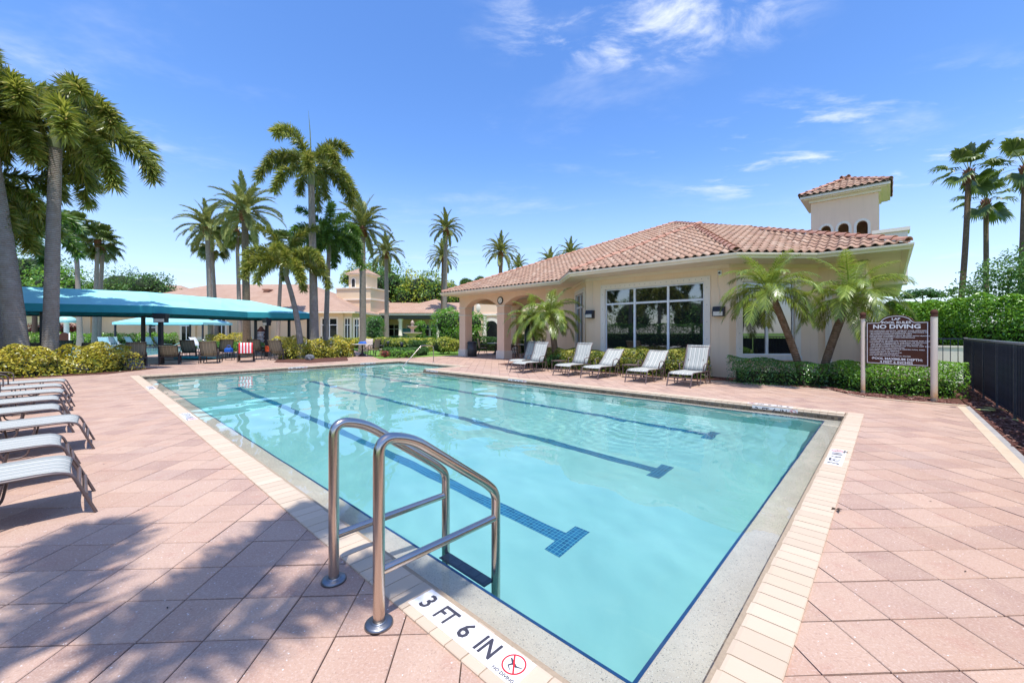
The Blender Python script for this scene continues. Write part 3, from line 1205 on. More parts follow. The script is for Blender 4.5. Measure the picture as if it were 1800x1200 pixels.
def chips():
    mb = MB()
    for k in range(2600):
        if k < 1500:
            u = rnd.uniform(-1.62, -1.17); v = 5 + 12 * rnd.random() ** 1.3; z = 0.0
            p = UV(u, v)
        else:
            i = rnd.randrange(1, len(BE) - 1)
            a, b = Vector(BE[i]), Vector(BE[i + 1]) if i + 1 < len(BE) else Vector(BE[i])
            q = a.lerp(b, rnd.random()) + Vector((0.1, .75)).normalized() * rnd.uniform(.05, 1.0)
            p = Vector((q.x, q.y, 0)); z = .018
        l, w = rnd.uniform(.03, .085), rnd.uniform(.012, .03)
        Mx = Matrix.Translation((p.x, p.y, z + rnd.uniform(0, .02))) @ Matrix.Rotation(rnd.uniform(0, 6.28), 4, 'Z') @ Matrix.Rotation(rnd.uniform(-.4, .4), 4, 'X') @ Matrix.Rotation(rnd.uniform(-.3, .3), 4, 'Y')
        vs = [(-l / 2, -w / 2, 0), (l / 2, -w / 3, 0), (l / 2, w / 2, 0), (-l / 2, w / 3, 0), (-l / 3, 0, w * .35), (l / 3, 0, w * .35)]
        mb.add(vs, [(0, 1, 5, 4), (1, 2, 5), (2, 3, 4, 5), (3, 0, 4), (3, 2, 1, 0)], M=Mx, var=rnd.random())
    tag(mb.build('mulch_chips', M['chip'], usevar=True), kind='stuff')


chips()


def build_fence():
    s_f = -1.87 + U0
    v1 = 15.6 + V0
    root = empty('pool_fence', UV(s_f, v1), ANG_B + math.pi, 'black metal fence with solid panels running beside the mulch strip at the right', 'fence')
    # local +x runs toward the camera along the fence, +y points to the mulch side
    Ln = 17.5
    mb = MB(); mb.box(-.03, Ln, -.035, .035, 1.245, 1.285, bev=.006); mb.build('top_rail', M['rail'], root)
    mb = MB(); mb.box(0, Ln, -.02, .02, .07, .10); mb.build('bottom_rail', M['fence'], root)
    pk = MB(); pk.box(-.008, .008, -.008, .008, .06, 1.245); pkm = pk.mesh('picket', M['fence'])
    po = MB(); po.box(-.011, .011, -.012, .022, -.05, 1.245); pom = po.mesh('post', M['fence_post'])
    pn = MB(); pn.box(.02, 1.49, -.006, .002, .08, 1.20); pnm = pn.mesh('infill_panel', M['fence_panel'])
    k = 0
    x = .5
    ci = 0
    sgn = -1
    for i in range(12):
        x0 = .10 + i * 1.52
        if x0 > Ln - 1: break
        link('post', pom, root, (x0, -.03, 0))
        link('infill_panel', pnm, root, (x0, 0, 0))
        for j in range(1, 14):
            link('picket', pkm, root, (x0 + j * .1085, -.016, 0))
    mb = MB(); mb.box(-.04, .04, -.04, .04, -.05, 1.30, bev=.008); mb.build('corner_post', M['fence'], root)
    # return of open pickets toward the building
    r2 = empty('picket_fence', UV(s_f, v1), ANG_A, 'open black picket fence section seen behind the right post of the pool rules sign', 'fence')
    mb = MB(); mb.box(.05, 4.2, -.02, .02, 1.245, 1.28); mb.build('top_rail', M['fence'], r2)
    mb = MB(); mb.box(.05, 4.2, -.015, .015, .10, .13); mb.build('bottom_rail', M['fence'], r2)
    for j in range(28):
        link('picket', pkm, r2, (.14 + j * .145, 0, 0))


build_fence()
# low kerb the fence stands on
sheet('fence_kerb', [uvs(-1.66, -1.622, -3, 17)], .05, M['curb'], .15, kind='structure')
wl = MB(); wl.box(-3.6, 3.2, -.08, .08, -.1, .98); wl.box(-3.6, 3.2, -.1, .1, .981, 1.03)
o = wl.build('garden_wall', M['trim'], None, UV(-2.2, 18.2), (0, 0, ANG_A))
tag(o, 'low pale garden wall behind the open picket fence', 'wall')


def build_sign():
    pl, pr = G(1516, 690), G(1642, 706)
    # posts: the right one stands nearest
    zr = pr.y; zl = 9.55
    pl = AT(1517, zl)
    d = (pr - pl); ang = math.atan2(d.y, d.x); W = d.length
    root = empty('pool_rules_sign', (pl.x, pl.y, 0), ang, 'brown pool rules sign with white NO DIVING lettering between two beige posts', 'sign')
    htop = ZAT(548, zr)
    for x, r_, dz in ((0, .042, -.02), (W, .055, 0)):
        mb = MB(); mb.lathe([(r_, -.05), (r_, htop - .09)], 20); mb.build('post', M['post'], root, (x, 0, 0))
        mb = MB(); mb.lathe([(.001, -.105), (.062, -.10), (.064, -.075), (.046, -.065), (.058, -.04), (.062, -.01), (.05, .03), (.02, .05), (.001, .052)], 18)
        mb.build('finial', M['sign'], root, (x, 0, htop + dz * 0))
    z0 = ZAT(647, zr) + .015
    z1 = ZAT(563, zr)
    x0, x1 = .065, W - .065
    cx = (x0 + x1) / 2; w = x1 - x0
    zt = ZAT(551, (zl + zr) / 2)
    za = z1 - .01
    rise = .15
    rr = w * .26

    def outline(i):
        pts = [(x0 + i, z0 + i), (x1 - i, z0 + i), (x1 - i, za - i), (cx + rr + .02, za - i)]
        for k in range(13):
            a = R(12) + (math.pi - R(24)) * k / 12
            pts.append((cx + (rr - i * .6) * math.cos(a), za - i + (rise) * math.sin(a) - .0))
        pts += [(cx - rr - .02, za - i), (x0 + i, za - i)]
        return pts
    Mx = Matrix.Rotation(math.pi / 2, 4, 'X')
    mb = MB(); mb.poly(outline(0), -.018, .018, M=Mx); mb.build('board', M['sign'], root)
    oa, ob = outline(.022), outline(.034)
    n = len(oa)
    mb = MB()
    vs = [(a, b, .020) for a, b in oa] + [(a, b, .020) for a, b in ob]
    mb.add(vs, [(k, (k + 1) % n, n + (k + 1) % n, n + k) for k in range(n)], M=Mx)
    mb.build('border_line', M['white'], root)

    def tx(s, size, x, z, bold=.0, al='CENTER', wide=1.0):
        text('lettering', s, size, M['white'], root, Matrix.Translation((x, -.0195, z)) @ Mx, bold=bold, align=al, wide=wide)
    hh = za - z0
    tx('LAP', .072, cx, za + .055, .0018, wide=1.25)
    tx('POOL RULES', .070, cx, za - .022, .0018, wide=1.3)
    tx('NO DIVING', .125, cx, za - .115, .0036, wide=1.28)
    lines = ['\u2022 NO LIFEGUARD ON DUTY  SWIM AT YOUR OWN RISK', '\u2022 NO ROLLERSKATES, ROLLERBLADES, SKATEBOARDS OR', '   BICYCLES ALLOWED IN THE POOL AREA',
             '\u2022 ELECTRONIC EQUIPMENT MUST BE USED WITH HEADPHONES', '\u2022 SCHEDULED ACTIVITIES TAKE PRECEDENCE', '   OVER INDIVIDUAL USE',
             '\u2022 TOWELS MUST BE USED ON CHAISE LOUNGES AND CHAIRS', '\u2022 NO FOOD OR BEVERAGES IN THE POOL OR ON POOL', '   WET DECK. COMMERCIALLY BOTTLED WATER IN',
             '   PLASTIC BOTTLES IS ALLOWED ON THE POOL WET DECK', '   FOR POOL PATRON HYDRATION', '\u2022 NO GLASS OR ANIMALS IN THE FENCED POOL AREA',
             '\u2022 BATHING LOAD: 35 PERSONS', '\u2022 POOL HOURS: 6 A.M. TO 10 P.M.', '\u2022 SHOWER BEFORE ENTERING', '\u2022 DO NOT SWALLOW THE POOL WATER']
    ztx = za - .205
    zbx = z0 + .205
    for i, l in enumerate(lines):
        tx(l, .029, x0 + .06, ztx + (zbx - ztx) * i / (len(lines) - 1), .0005, 'LEFT', wide=1.38)
    tx('\u00b7POOL MAXIMUM DEPTH:', .070, cx, z0 + .135, .0018, wide=1.12)
    tx('4 FEET 6 INCHES', .070, cx, z0 + .065, .0018, wide=1.12)


build_sign()
dr = MB(); dr.lathe([(.001, .004), (.045, .004), (.05, .0)], 16)
tag(dr.build('deck_drain', M['bronze_dk'], None, G(1675, 715)), 'small dark oval drain cap in the deck corner near the sign post', 'drain')

# ================================================================ clubhouse
UC, VC = 9.4, 16.0
club = empty('clubhouse', UV(UC, VC), ANG_A + math.pi, 'tan clubhouse with a red clay tile hip roof, big picture window and arched portico', 'building')


def P(u, v, z=0.0):
    return Vector((UC - u, v - VC, z))


def u_at(px, v):
    k = (px - 900) / F
    z = v / (B2.x * k + B2.y)
    return z * (A2.y + A2.x * k)


def wall_uv(mb, pts, z0, z1, th=.25, mat=0):
    """walls along a polyline of (u, v), thickness behind the face"""
    for i in range(len(pts) - 1):
        a, b = P(*pts[i]), P(*pts[i + 1])
        d = (b - a); L_ = d.length; d.normalize()
        Mx = Matrix.Translation((a.x, a.y, 0)) @ Matrix.Rotation(math.atan2(d.y, d.x), 4, 'Z')
        mb.box(0, L_, 0, th, z0, z1, mat, M=Mx)


def face_frame(a, b):
    """matrix whose x runs a->b along a wall, y goes into the wall"""
    a, b = P(*a), P(*b)
    d = (b - a)
    return Matrix.Translation((a.x, a.y, 0)) @ Matrix.Rotation(math.atan2(d.y, d.x), 4, 'Z'), d.length


VW, VE, ZG = 15.8, 14.5, 3.70
EL, ER = 19.1, -.36
pts_left = [(12.45, VW), (10.75, VW), (9.0, 14.05), (3.7, 14.05), (1.65, 16.1), (.5, 16.1), (.5, 31)]


def wall_with_hole(mb, Mx, L_, z0, z1, x0, x1, h0, h1, th=.25):
    mb.box(0, x0, 0, th, z0, z1, M=Mx)
    mb.box(x1, L_, 0, th, z0, z1, M=Mx)
    mb.box(x0, x1, 0, th, z0, h0, M=Mx)
    mb.box(x0, x1, 0, th, h1, z1, M=Mx)


def window(Mx, x0, x1, z0, z1, vs, tz, trim=.19, sill=True, label=None):
    """picture window in a wall face: stucco surround, white bars, panes"""
    mb = MB()
    mb.box(x0 - trim, x1 + trim, -.045, .02, z1, z1 + trim, M=Mx)
    mb.box(x0 - trim, x0, -.045, .02, z0 - .02, z1 - .001, M=Mx)
    mb.box(x1, x1 + trim, -.045, .02, z0 - .02, z1 - .001, M=Mx)
    if sill: mb.box(x0 - trim - .02, x1 + trim + .02, -.07, .02, z0 - .16, z0 - .021, mat=1, M=Mx)
    # row of small anchor studs in the surround
    k = int((x1 - x0 + 2 * trim) / .2)
    for i in range(k + 1):
        x = x0 - trim + .06 + i * ((x1 - x0 + 2 * trim - .12) / max(1, k))
        mb.box(x - .011, x + .011, -.052, -.046, z1 + .09, z1 + .112, mat=2, M=Mx)
    for x in (x0 - trim * .5, x1 + trim * .5):
        for i in range(5):
            z = z0 + .2 + i * (z1 - z0 - .4) / 4
            mb.box(x - .011, x + .011, -.052, -.046, z, z + .022, mat=2, M=Mx)
    w_ = mb.build('window', [M['trim'], M['sill'], M['curb']], club)
    fr = MB()
    t_ = .045
    xs = [x0] + vs + [x1]
    fr.box(x0, x1, .02, .09, z1 - t_, z1 - .001, M=Mx); fr.box(x0, x1, .02, .09, z0, z0 + t_, M=Mx)
    fr.box(x0, x0 + t_, .02, .09, z0 + t_, z1 - t_, M=Mx); fr.box(x1 - t_, x1, .02, .09, z0 + t_, z1 - t_, M=Mx)
    for x in vs: fr.box(x - .036, x + .036, .01, .10, z0 + t_, z1 - t_, M=Mx)
    for i in range(len(xs) - 1):
        fr.box(xs[i] + .046, xs[i + 1] - .046, .015, .095, tz - .035, tz + .035, M=Mx)
    fr.build('frame', M['frame_white'], w_)
    for i in range(len(xs) - 1):
        for (za, zb) in ((z0 + t_, tz - .04), (tz + .04, z1 - t_)):
            g_ = MB(); g_.box(xs[i] + .03, xs[i + 1] - .03, .05, .058, za, zb, M=Mx)
            g_.build('pane', M['glass'], w_)
    return w_


def wall_lamp(Mx, x, z, par, w=.17):
    mb = MB()
    Ml = Mx @ Matrix.Translation((x, 0, z))
    mb.add([(-w, 0, -.17), (w, 0, -.17), (w, -.19, -.15), (-w, -.19, -.15), (-w, 0, .15), (w, 0, .15), (w, -.13, .15), (-w, -.13, .15), (-w, -.2, .0), (w, -.2, .0)],
           [(0, 1, 2, 3), (4, 7, 6, 5), (3, 2, 9, 8), (8, 9, 6, 7), (0, 3, 8, 7, 4), (1, 5, 6, 9, 2), (0, 4, 5, 1)], M=Ml)
    o = mb.build('wall_lamp', M['black'], par)
    mb = MB()
    mb.box(-w * .82, w * .82, -.207, -.190, -.145, -.012, M=Ml)
    mb.build('lens', M['lamp_glass'], o)
    return o


def build_clubhouse():
    # ---- walls
    wm = MB()
    segs = list(zip(pts_left[:-1], pts_left[1:]))
    # main window wall
    Mm, Lm = face_frame((9.0, 14.05), (3.7, 14.05))
    x0 = 9.0 - u_at(1064, 14.05); x1 = 9.0 - u_at(1238, 14.05)
    m1 = 9.0 - u_at(1115, 14.05); m2 = 9.0 - u_at(1174, 14.05)
    wall_with_hole(wm, Mm, Lm, -.1, 3.66, x0, x1, .45, 3.10)
    Mr, Lr = face_frame((3.7, 14.05), (1.65, 16.1))

    def chamf(px):      # distance along the right chamfer seen at a pixel
        k = (px - 900) / F
        a = UV(3.7, 14.05); b = UV(1.65, 16.1)
        d = (b - a).normalized()
        # a.x + d.x t = k (a.y + d.y t)
        return (k * a.y - a.x) / (d.x - k * d.y)
    r0, r1, rm = chamf(1304), chamf(1396), chamf(1349)
    r1 = min(r1, Lr - .25)
    wall_with_hole(wm, Mr, Lr, -.1, 3.66, r0, r1, .72, 3.05)
    Ml, Ll = face_frame((10.75, VW), (9.0, 14.05))
    wall_with_hole(wm, Ml, Ll, -.1, 3.66, .42, Ll - .42, .45, 3.10)
    wall_uv(wm, [(12.45, VW), (10.75, VW)], -.1, 3.66)
    wall_uv(wm, [(1.65, 16.1), (.5, 16.1), (.5, 31)], -.1, 3.66)
    a, b = P(12.45, 31), P(12.45, VW + .26)
    wm.box(a.x - .0, a.x + .25, b.y, a.y, -.1, 3.66)
    a, b = P(12.2, 30.75), P(.5, 31)
    wm.box(a.x, b.x - .26, a.y, b.y, -.1, 3.66)
    wm.build('wall', M['wall'], club)
    window(Mm, x0, x1, .45, 3.10, [m1, m2], 2.53)
    window(Mr, r0, r1, .72, 3.05, [rm], 2.49)
    window(Ml, .42, Ll - .42, .45, 3.10, [Ll / 2], 2.53)
    # room behind the glass so it is not empty
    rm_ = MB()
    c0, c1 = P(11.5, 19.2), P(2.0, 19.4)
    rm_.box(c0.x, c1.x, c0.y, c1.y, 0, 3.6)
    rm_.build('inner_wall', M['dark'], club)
    # pilaster strips on the far right wall
    pm = MB()
    M5, L5 = face_frame((1.65, 16.1), (.5, 16.1))
    pm.box(.18, .34, -.03, .0, 0, 2.6, M=M5); pm.box(.10, L5 - .02, -.06, .0, 2.6, 2.72, M=M5)
    pm.build('pilaster', M['trim'], club)
    # frieze under the soffit
    fm = MB()
    for (a, b) in (((12.45, VW), (10.75, VW)), ((10.75, VW), (9.0, 14.05)), ((9.0, 14.05), (3.7, 14.05)), ((3.7, 14.05), (1.65, 16.1)), ((1.65, 16.1), (.5, 16.1))):
        Mf, Lf = face_frame(a, b)
        fm.box(0, Lf, -.035, -.001, 3.50, 3.655, M=Mf)
    fm.build('frieze', M['gutter'], club)
    # ---- portico
    C1, C2 = 18.85, 15.6
    cs = .27

    def column(u, v, half=cs, yb=0.0):
        mb = MB()
        c = P(u, v)
        mb.box(c.x - half, c.x + half, c.y - half, c.y + half, .42, 2.92)
        o = mb.build('column', M['wall_pink'], club)
        mb = MB()
        mb.box(c.x - half - .045, c.x + half + .045, c.y - half - .045, c.y + half + .045, 0, .42, bev=.02)
        mb.build('base', M['trim'], o)
        for z in (2.42, 2.86):
            mb = MB()
            mb.box(c.x - half - .04, c.x + half + .04, c.y - half - .04, c.y + half + .04, z, z + .07, bev=.02)
            mb.build('moulding', M['trim'], o)
        return o
    vc = VW + cs
    cols = [column(C1, vc), column(C2, vc), column(C1, 20.6), column(C2, 20.6)]
    am = MB()

    def arch(u0_, u1_, va, vb):      # spandrel wall with a segmental arch between two u (u0_>u1_)
        xa, xb = P(u0_, 0).x, P(u1_, 0).x
        w = (xb - xa) / 2; cx_ = (xa + xb) / 2
        zs, rise = 2.92, .46
        arcp = []
        for k in range(17):
            t_ = -1 + 2 * k / 16
            arcp.append((cx_ + w * t_, zs + rise * (1 - abs(t_) ** 2.3)))
        ya, yb = P(0, va).y, P(0, vb).y
        for k in range(16):
            (xq, zq), (xr, zr) = arcp[k], arcp[k + 1]
            vs = [(xq, ya, zq), (xr, ya, zr), (xr, ya, 3.66), (xq, ya, 3.66), (xq, yb, zq), (xr, yb, zr), (xr, yb, 3.66), (xq, yb, 3.66)]
            am.add(vs, [(0, 1, 2, 3), (7, 6, 5, 4), (0, 4, 5, 1)])
    v0_, v1_ = VW, VW + 2 * cs
    for (va, vb) in ((v0_, v1_), (20.33, 20.87)):
        for cc in (C1, C2):
            c = P(cc, 0)
            am.box(c.x - cs, c.x + cs, P(0, va).y, P(0, vb).y, 2.93, 3.66)
        arch(C1 - cs, C2 + cs, va, vb)
        arch(C2 - cs, 12.45 if va < 16 else 12.5, va, vb)
    # left side beam with its arch
    c = P(C1, 0)
    am.box(c.x - cs, c.x + cs, P(0, v1_).y, P(0, 20.33).y, 3.25, 3.66)
    am.build('arcade_wall', M['wall_pink'], club)
    a, b = P(19.05, 14.6), P(12.2, 21.3)
    cm = MB(); cm.box(a.x, b.x, a.y + 1.9, b.y, 3.665, 3.70); cm.build('portico_ceiling', M['soffit'], club)
    # ---- soffit and gutter
    eave = [(EL, 33.9), (EL, VE), (10.55, VE), (8.9, 12.85), (3.2, 12.85), (1.55, VE), (ER, VE), (ER, 33.9)]
    inn = [(EL - .05, 33.5), (EL - .05, VW + .3), (10.75, VW + .2), (9.0, 14.25), (3.7, 14.25), (1.65, 16.3), (.6, 16.3), (.6, 33)]
    sm = MB()
    for i in range(len(eave) - 1):
        sm.add([P(*eave[i], 3.60), P(*eave[i + 1], 3.60), P(*inn[i + 1], 3.60), P(*inn[i], 3.60),
                P(*eave[i], 3.64), P(*eave[i + 1], 3.64), P(*inn[i + 1], 3.64), P(*inn[i], 3.64)],
               [(0, 1, 2, 3), (7, 6, 5, 4), (0, 4, 5, 1), (2, 6, 7, 3)])
    sm.build('soffit', M['soffit'], club)
    # gutter: an ogee strip swept along the eave
    gp = [(.0, 3.57), (.035, 3.575), (.05, 3.61), (.085, 3.64), (.11, 3.67), (.115, 3.715), (.0, 3.715)]
    gm = MB()
    ring = [P(*e) for e in eave]
    offs = []
    for i in range(len(ring)):
        dirs = []
        if i > 0: dirs.append((ring[i] - ring[i - 1]).normalized())
        if i < len(ring) - 1: dirs.append((ring[i + 1] - ring[i]).normalized())
        n_ = Vector((0, 0, 0))
        for d in dirs: n_ += Vector((d.y, -d.x, 0))
        n_.normalize()
        if len(dirs) == 2: n_ /= max(.3, n_.dot(Vector((dirs[0].y, -dirs[0].x, 0))))
        offs.append(n_)
    if offs[1].y > 0: offs = [-o for o in offs]
    for i in range(len(ring) - 1):
        vs = [ring[i] + offs[i] * d + Vector((0, 0, z)) for d, z in gp] + [ring[i + 1] + offs[i + 1] * d + Vector((0, 0, z)) for d, z in gp]
        n = len(gp)
        gm.add(vs, [(k, (k + 1) % n, n + (k + 1) % n, n + k) for k in range(n)])
        gm.add([vs[0], vs[n], ring[i + 1] - offs[i + 1] * .1 + Vector((0, 0, 3.59)), ring[i] - offs[i] * .1 + Vector((0, 0, 3.59))], [(0, 1, 2, 3)])
    gm.build('gutter', M['gutter'], club)
    # ---- things on the walls
    wall_lamp(Mm, 9.0 - u_at(1039, 14.05), ZAT(552, 16.2), club)
    wall_lamp(Mm, 9.0 - u_at(1265, 14.05), ZAT(547, 12.95), club)
    c = P(C1, VW)
    wall_lamp(Matrix.Translation((c.x - cs, c.y + .25, 0)) @ Matrix.Rotation(-math.pi / 2, 4, 'Z'), 0, ZAT(561, 24.4), club)
    cm = MB()
    xx = 9.0 - u_at(1265, 14.05)
    cm.tube([(xx, -.012, 2.16), (xx, -.012, 2.8), (xx - .06, -.012, 3.0), (xx - .06, -.012, 3.5)], .009, 6, M=Mm)
    xx = 9.0 - u_at(1042, 14.05)
    cm.tube([(xx, -.012, 2.45), (xx, -.012, 3.5)], .008, 6, M=Mm)
    cm.build('conduit', M['gutter'], club)
    xc = 9.0 - u_at(1266, 14.05)
    kb = MB(); kb.box(xc - .05, xc + .05, -.07, 0, 3.28, 3.42, M=Mm); kb.tube([(xc, -.07, 3.35), (xc, -.12, 3.34)], .03, 10, mat=1, M=Mm)
    o = kb.build('security_camera', [M['white'], M['black']], club)
    # clock on the portico between the arches
    cl = P(15.6, VW)
    Mc = Matrix.Translation((cl.x, cl.y - .005, ZAT(528, 22.2))) @ Matrix.Rotation(math.pi / 2, 4, 'X')
    ck = MB(); ck.lathe([(.001, .0), (.205, .0), (.215, .03), (.20, .05), (.165, .05), (.160, .03), (.001, .03)], 28, M=Mc)
    co_ = ck.build('wall_clock', M['black'], club)
    ck = MB(); ck.lathe([(.001, .032), (.160, .032)], 28, M=Mc)
    for h in range(12):
        ck.box(-.006, .006, .12, .15, .033, .036, mat=1, M=Mc @ Matrix.Rotation(h * math.pi / 6, 4, 'Z'))
    ck.box(-.007, .007, 0, .09, .033, .038, mat=1, M=Mc @ Matrix.Rotation(R(-55), 4, 'Z'))
    ck.box(-.005, .005, 0, .13, .033, .040, mat=1, M=Mc @ Matrix.Rotation(R(170), 4, 'Z'))
    ck.build('clock_face', [M['clock_face'], M['black']], co_)


build_clubhouse()

# ---------------------------------------------------------------- roofs
TW, TE = .25, .34      # tile width, exposure


def tile_profile():
    n = 8
    xs, zs = [], []
    for i in range(n + 1):
        t_ = i / n
        xs.append(TW * t_ * 1.02)
        zs.append(.055 * math.sin(math.pi * min(1, t_ / .62)) if t_ < .62 else -.012 * math.sin(math.pi * (t_ - .62) / .38))
    return xs, zs


def tile_mesh():
    xs, zs = tile_profile()
    mb = MB()
    n = len(xs)
    L_ = TE * 1.12
    vs = [(x, 0, z + .045) for x, z in zip(xs, zs)] + [(x, L_, z + .012) for x, z in zip(xs, zs)] + [(x, .004, z + .022) for x, z in zip(xs, zs)]
    fs = [(i, i + 1, n + i + 1, n + i) for i in range(n - 1)] + [(2 * n + i, 2 * n + i + 1, i + 1, i) for i in range(n - 1)]
    return vs, fs


TV, TF = tile_mesh()
_m = MB(); _m.add(TV, TF, smooth=True)
TILE_ME = _m.mesh('roof_tile', M['roof'])
_m = MB()
cp = []
for i in range(9):
    w = math.pi * i / 8
    cp.append((math.cos(w), math.sin(w)))
vs = [(c_ * .115, 0, s_ * .105 + .02) for c_, s_ in cp] + [(c_ * .095, .43, s_ * .085 - .005) for c_, s_ in cp] + [(c_ * .095, .003, s_ * .085 + .02) for c_, s_ in cp]
_m.add(vs, [(i + 1, i, 9 + i, 10 + i) for i in range(8)] + [(18 + i + 1, 18 + i, i, i + 1)[::-1] for i in range(8)], smooth=True)
CAP_ME = _m.mesh('ridge_cap', M['cap'])


def tile_face(poly, eave_a, eave_b):
    """tile matrices over a planar roof face; eave_a->eave_b runs left to right seen from below"""
    a, b = Vector(eave_a), Vector(eave_b)
    ex = (b - a).normalized()
    # face normal from polygon
    nrm = Vector((0, 0, 0))
    for i in range(len(poly)):
        nrm += Vector(poly[i]).cross(Vector(poly[(i + 1) % len(poly)]))
    nrm.normalize()
    if nrm.z < 0: nrm = -nrm
    ey = nrm.cross(ex)
    P2 = [((Vector(p) - a).dot(ex), (Vector(p) - a).dot(ey)) for p in poly]
    if area(P2) < 0: P2 = P2[::-1]
    mx = max(p[0] for p in P2); mn = min(p[0] for p in P2); my = max(p[1] for p in P2)

    def inside(x, y, m=.02):
        for i in range(len(P2)):
            p, q = P2[i], P2[(i + 1) % len(P2)]
            dx, dy = q[0] - p[0], q[1] - p[1]
            l = math.hypot(dx, dy)
            if l < 1e-6: continue
            if (dx * (y - p[1]) - dy * (x - p[0])) / l < m: return False
        return True
    out = []
    r_ = 0
    y = -.06
    while y < my:
        x = mn
        while x < mx + TW:
            if inside(x + TW / 2, max(.03, y + TE * .55), -.03):
                o_ = a + ex * x + ey * y + nrm * .002
                Mx = Matrix((ex, ey, nrm)).transposed().to_4x4()
                Mx.translation = o_
                out.append(Mx)
            x += TW
        y += TE
    return out


def hip_caps(p, q):
    """ridge cap matrices from the low end p up to q"""
    p, q = Vector(p), Vector(q)
    d = (q - p); L_ = d.length; d.normalize()
    side = d.cross(Vector((0, 0, 1))).normalized(); up_ = side.cross(d)
    out = []
    n = int(L_ / .38)
    for i in range(n + 1):
        Mx = Matrix((side, d, up_)).transposed().to_4x4()
        Mx.translation = p + d * (i * .38) + up_ * .035
        out.append(Mx)
    return out


def build_roof(parent, faces, slabs, hips, camloc, cap_limit=290, n_limit=290, zb=.03):
    """parent: the building; faces: tiled (poly, eave_a, eave_b); slabs: every roof plane"""
    mb = MB()
    for p in slabs:
        vs = [Vector(v) for v in p]
        n = len(vs)
        low = [v - Vector((0, 0, .06)) for v in vs]
        mb.add(vs + low, [tuple(range(n)), tuple(range(2 * n - 1, n - 1, -1))] + [(i, n + i, n + (i + 1) % n, (i + 1) % n) for i in range(n)])
    roof = mb.build('roof', M['underlay'], parent)
    ms = []
    for f in faces: ms += tile_face(*f)
    W = parent.matrix_basis if parent else Matrix()
    ms.sort(key=lambda m_: (camloc - (PW @ m_.translation)).length)
    rest = MB()
    for i, m_ in enumerate(ms):
        if i < n_limit:
            o = link('roof_tile', TILE_ME, roof); o.matrix_local = m_ @ Matrix.Translation((0, rnd.uniform(-.008, .008), rnd.uniform(0, .004)))
        else:
            rest.add(TV, TF, smooth=True, M=m_ @ Matrix.Translation((0, rnd.uniform(-.008, .008), 0)), var=rnd.random())
    if rest.v:
        o = rest.build('roof_tiling', M['roof'], roof, usevar=True)
        o['kind'] = 'stuff'
    cm = []
    for h in hips: cm += hip_caps(*h)
    for i, m_ in enumerate(cm):
        o = link('ridge_cap', CAP_ME, roof); o.matrix_local = m_
    return roof


PW = Matrix.Translation(UV(UC, VC)) @ Matrix.Rotation(ANG_A + math.pi, 4, 'Z')
ZR = 3.74
MC = .43


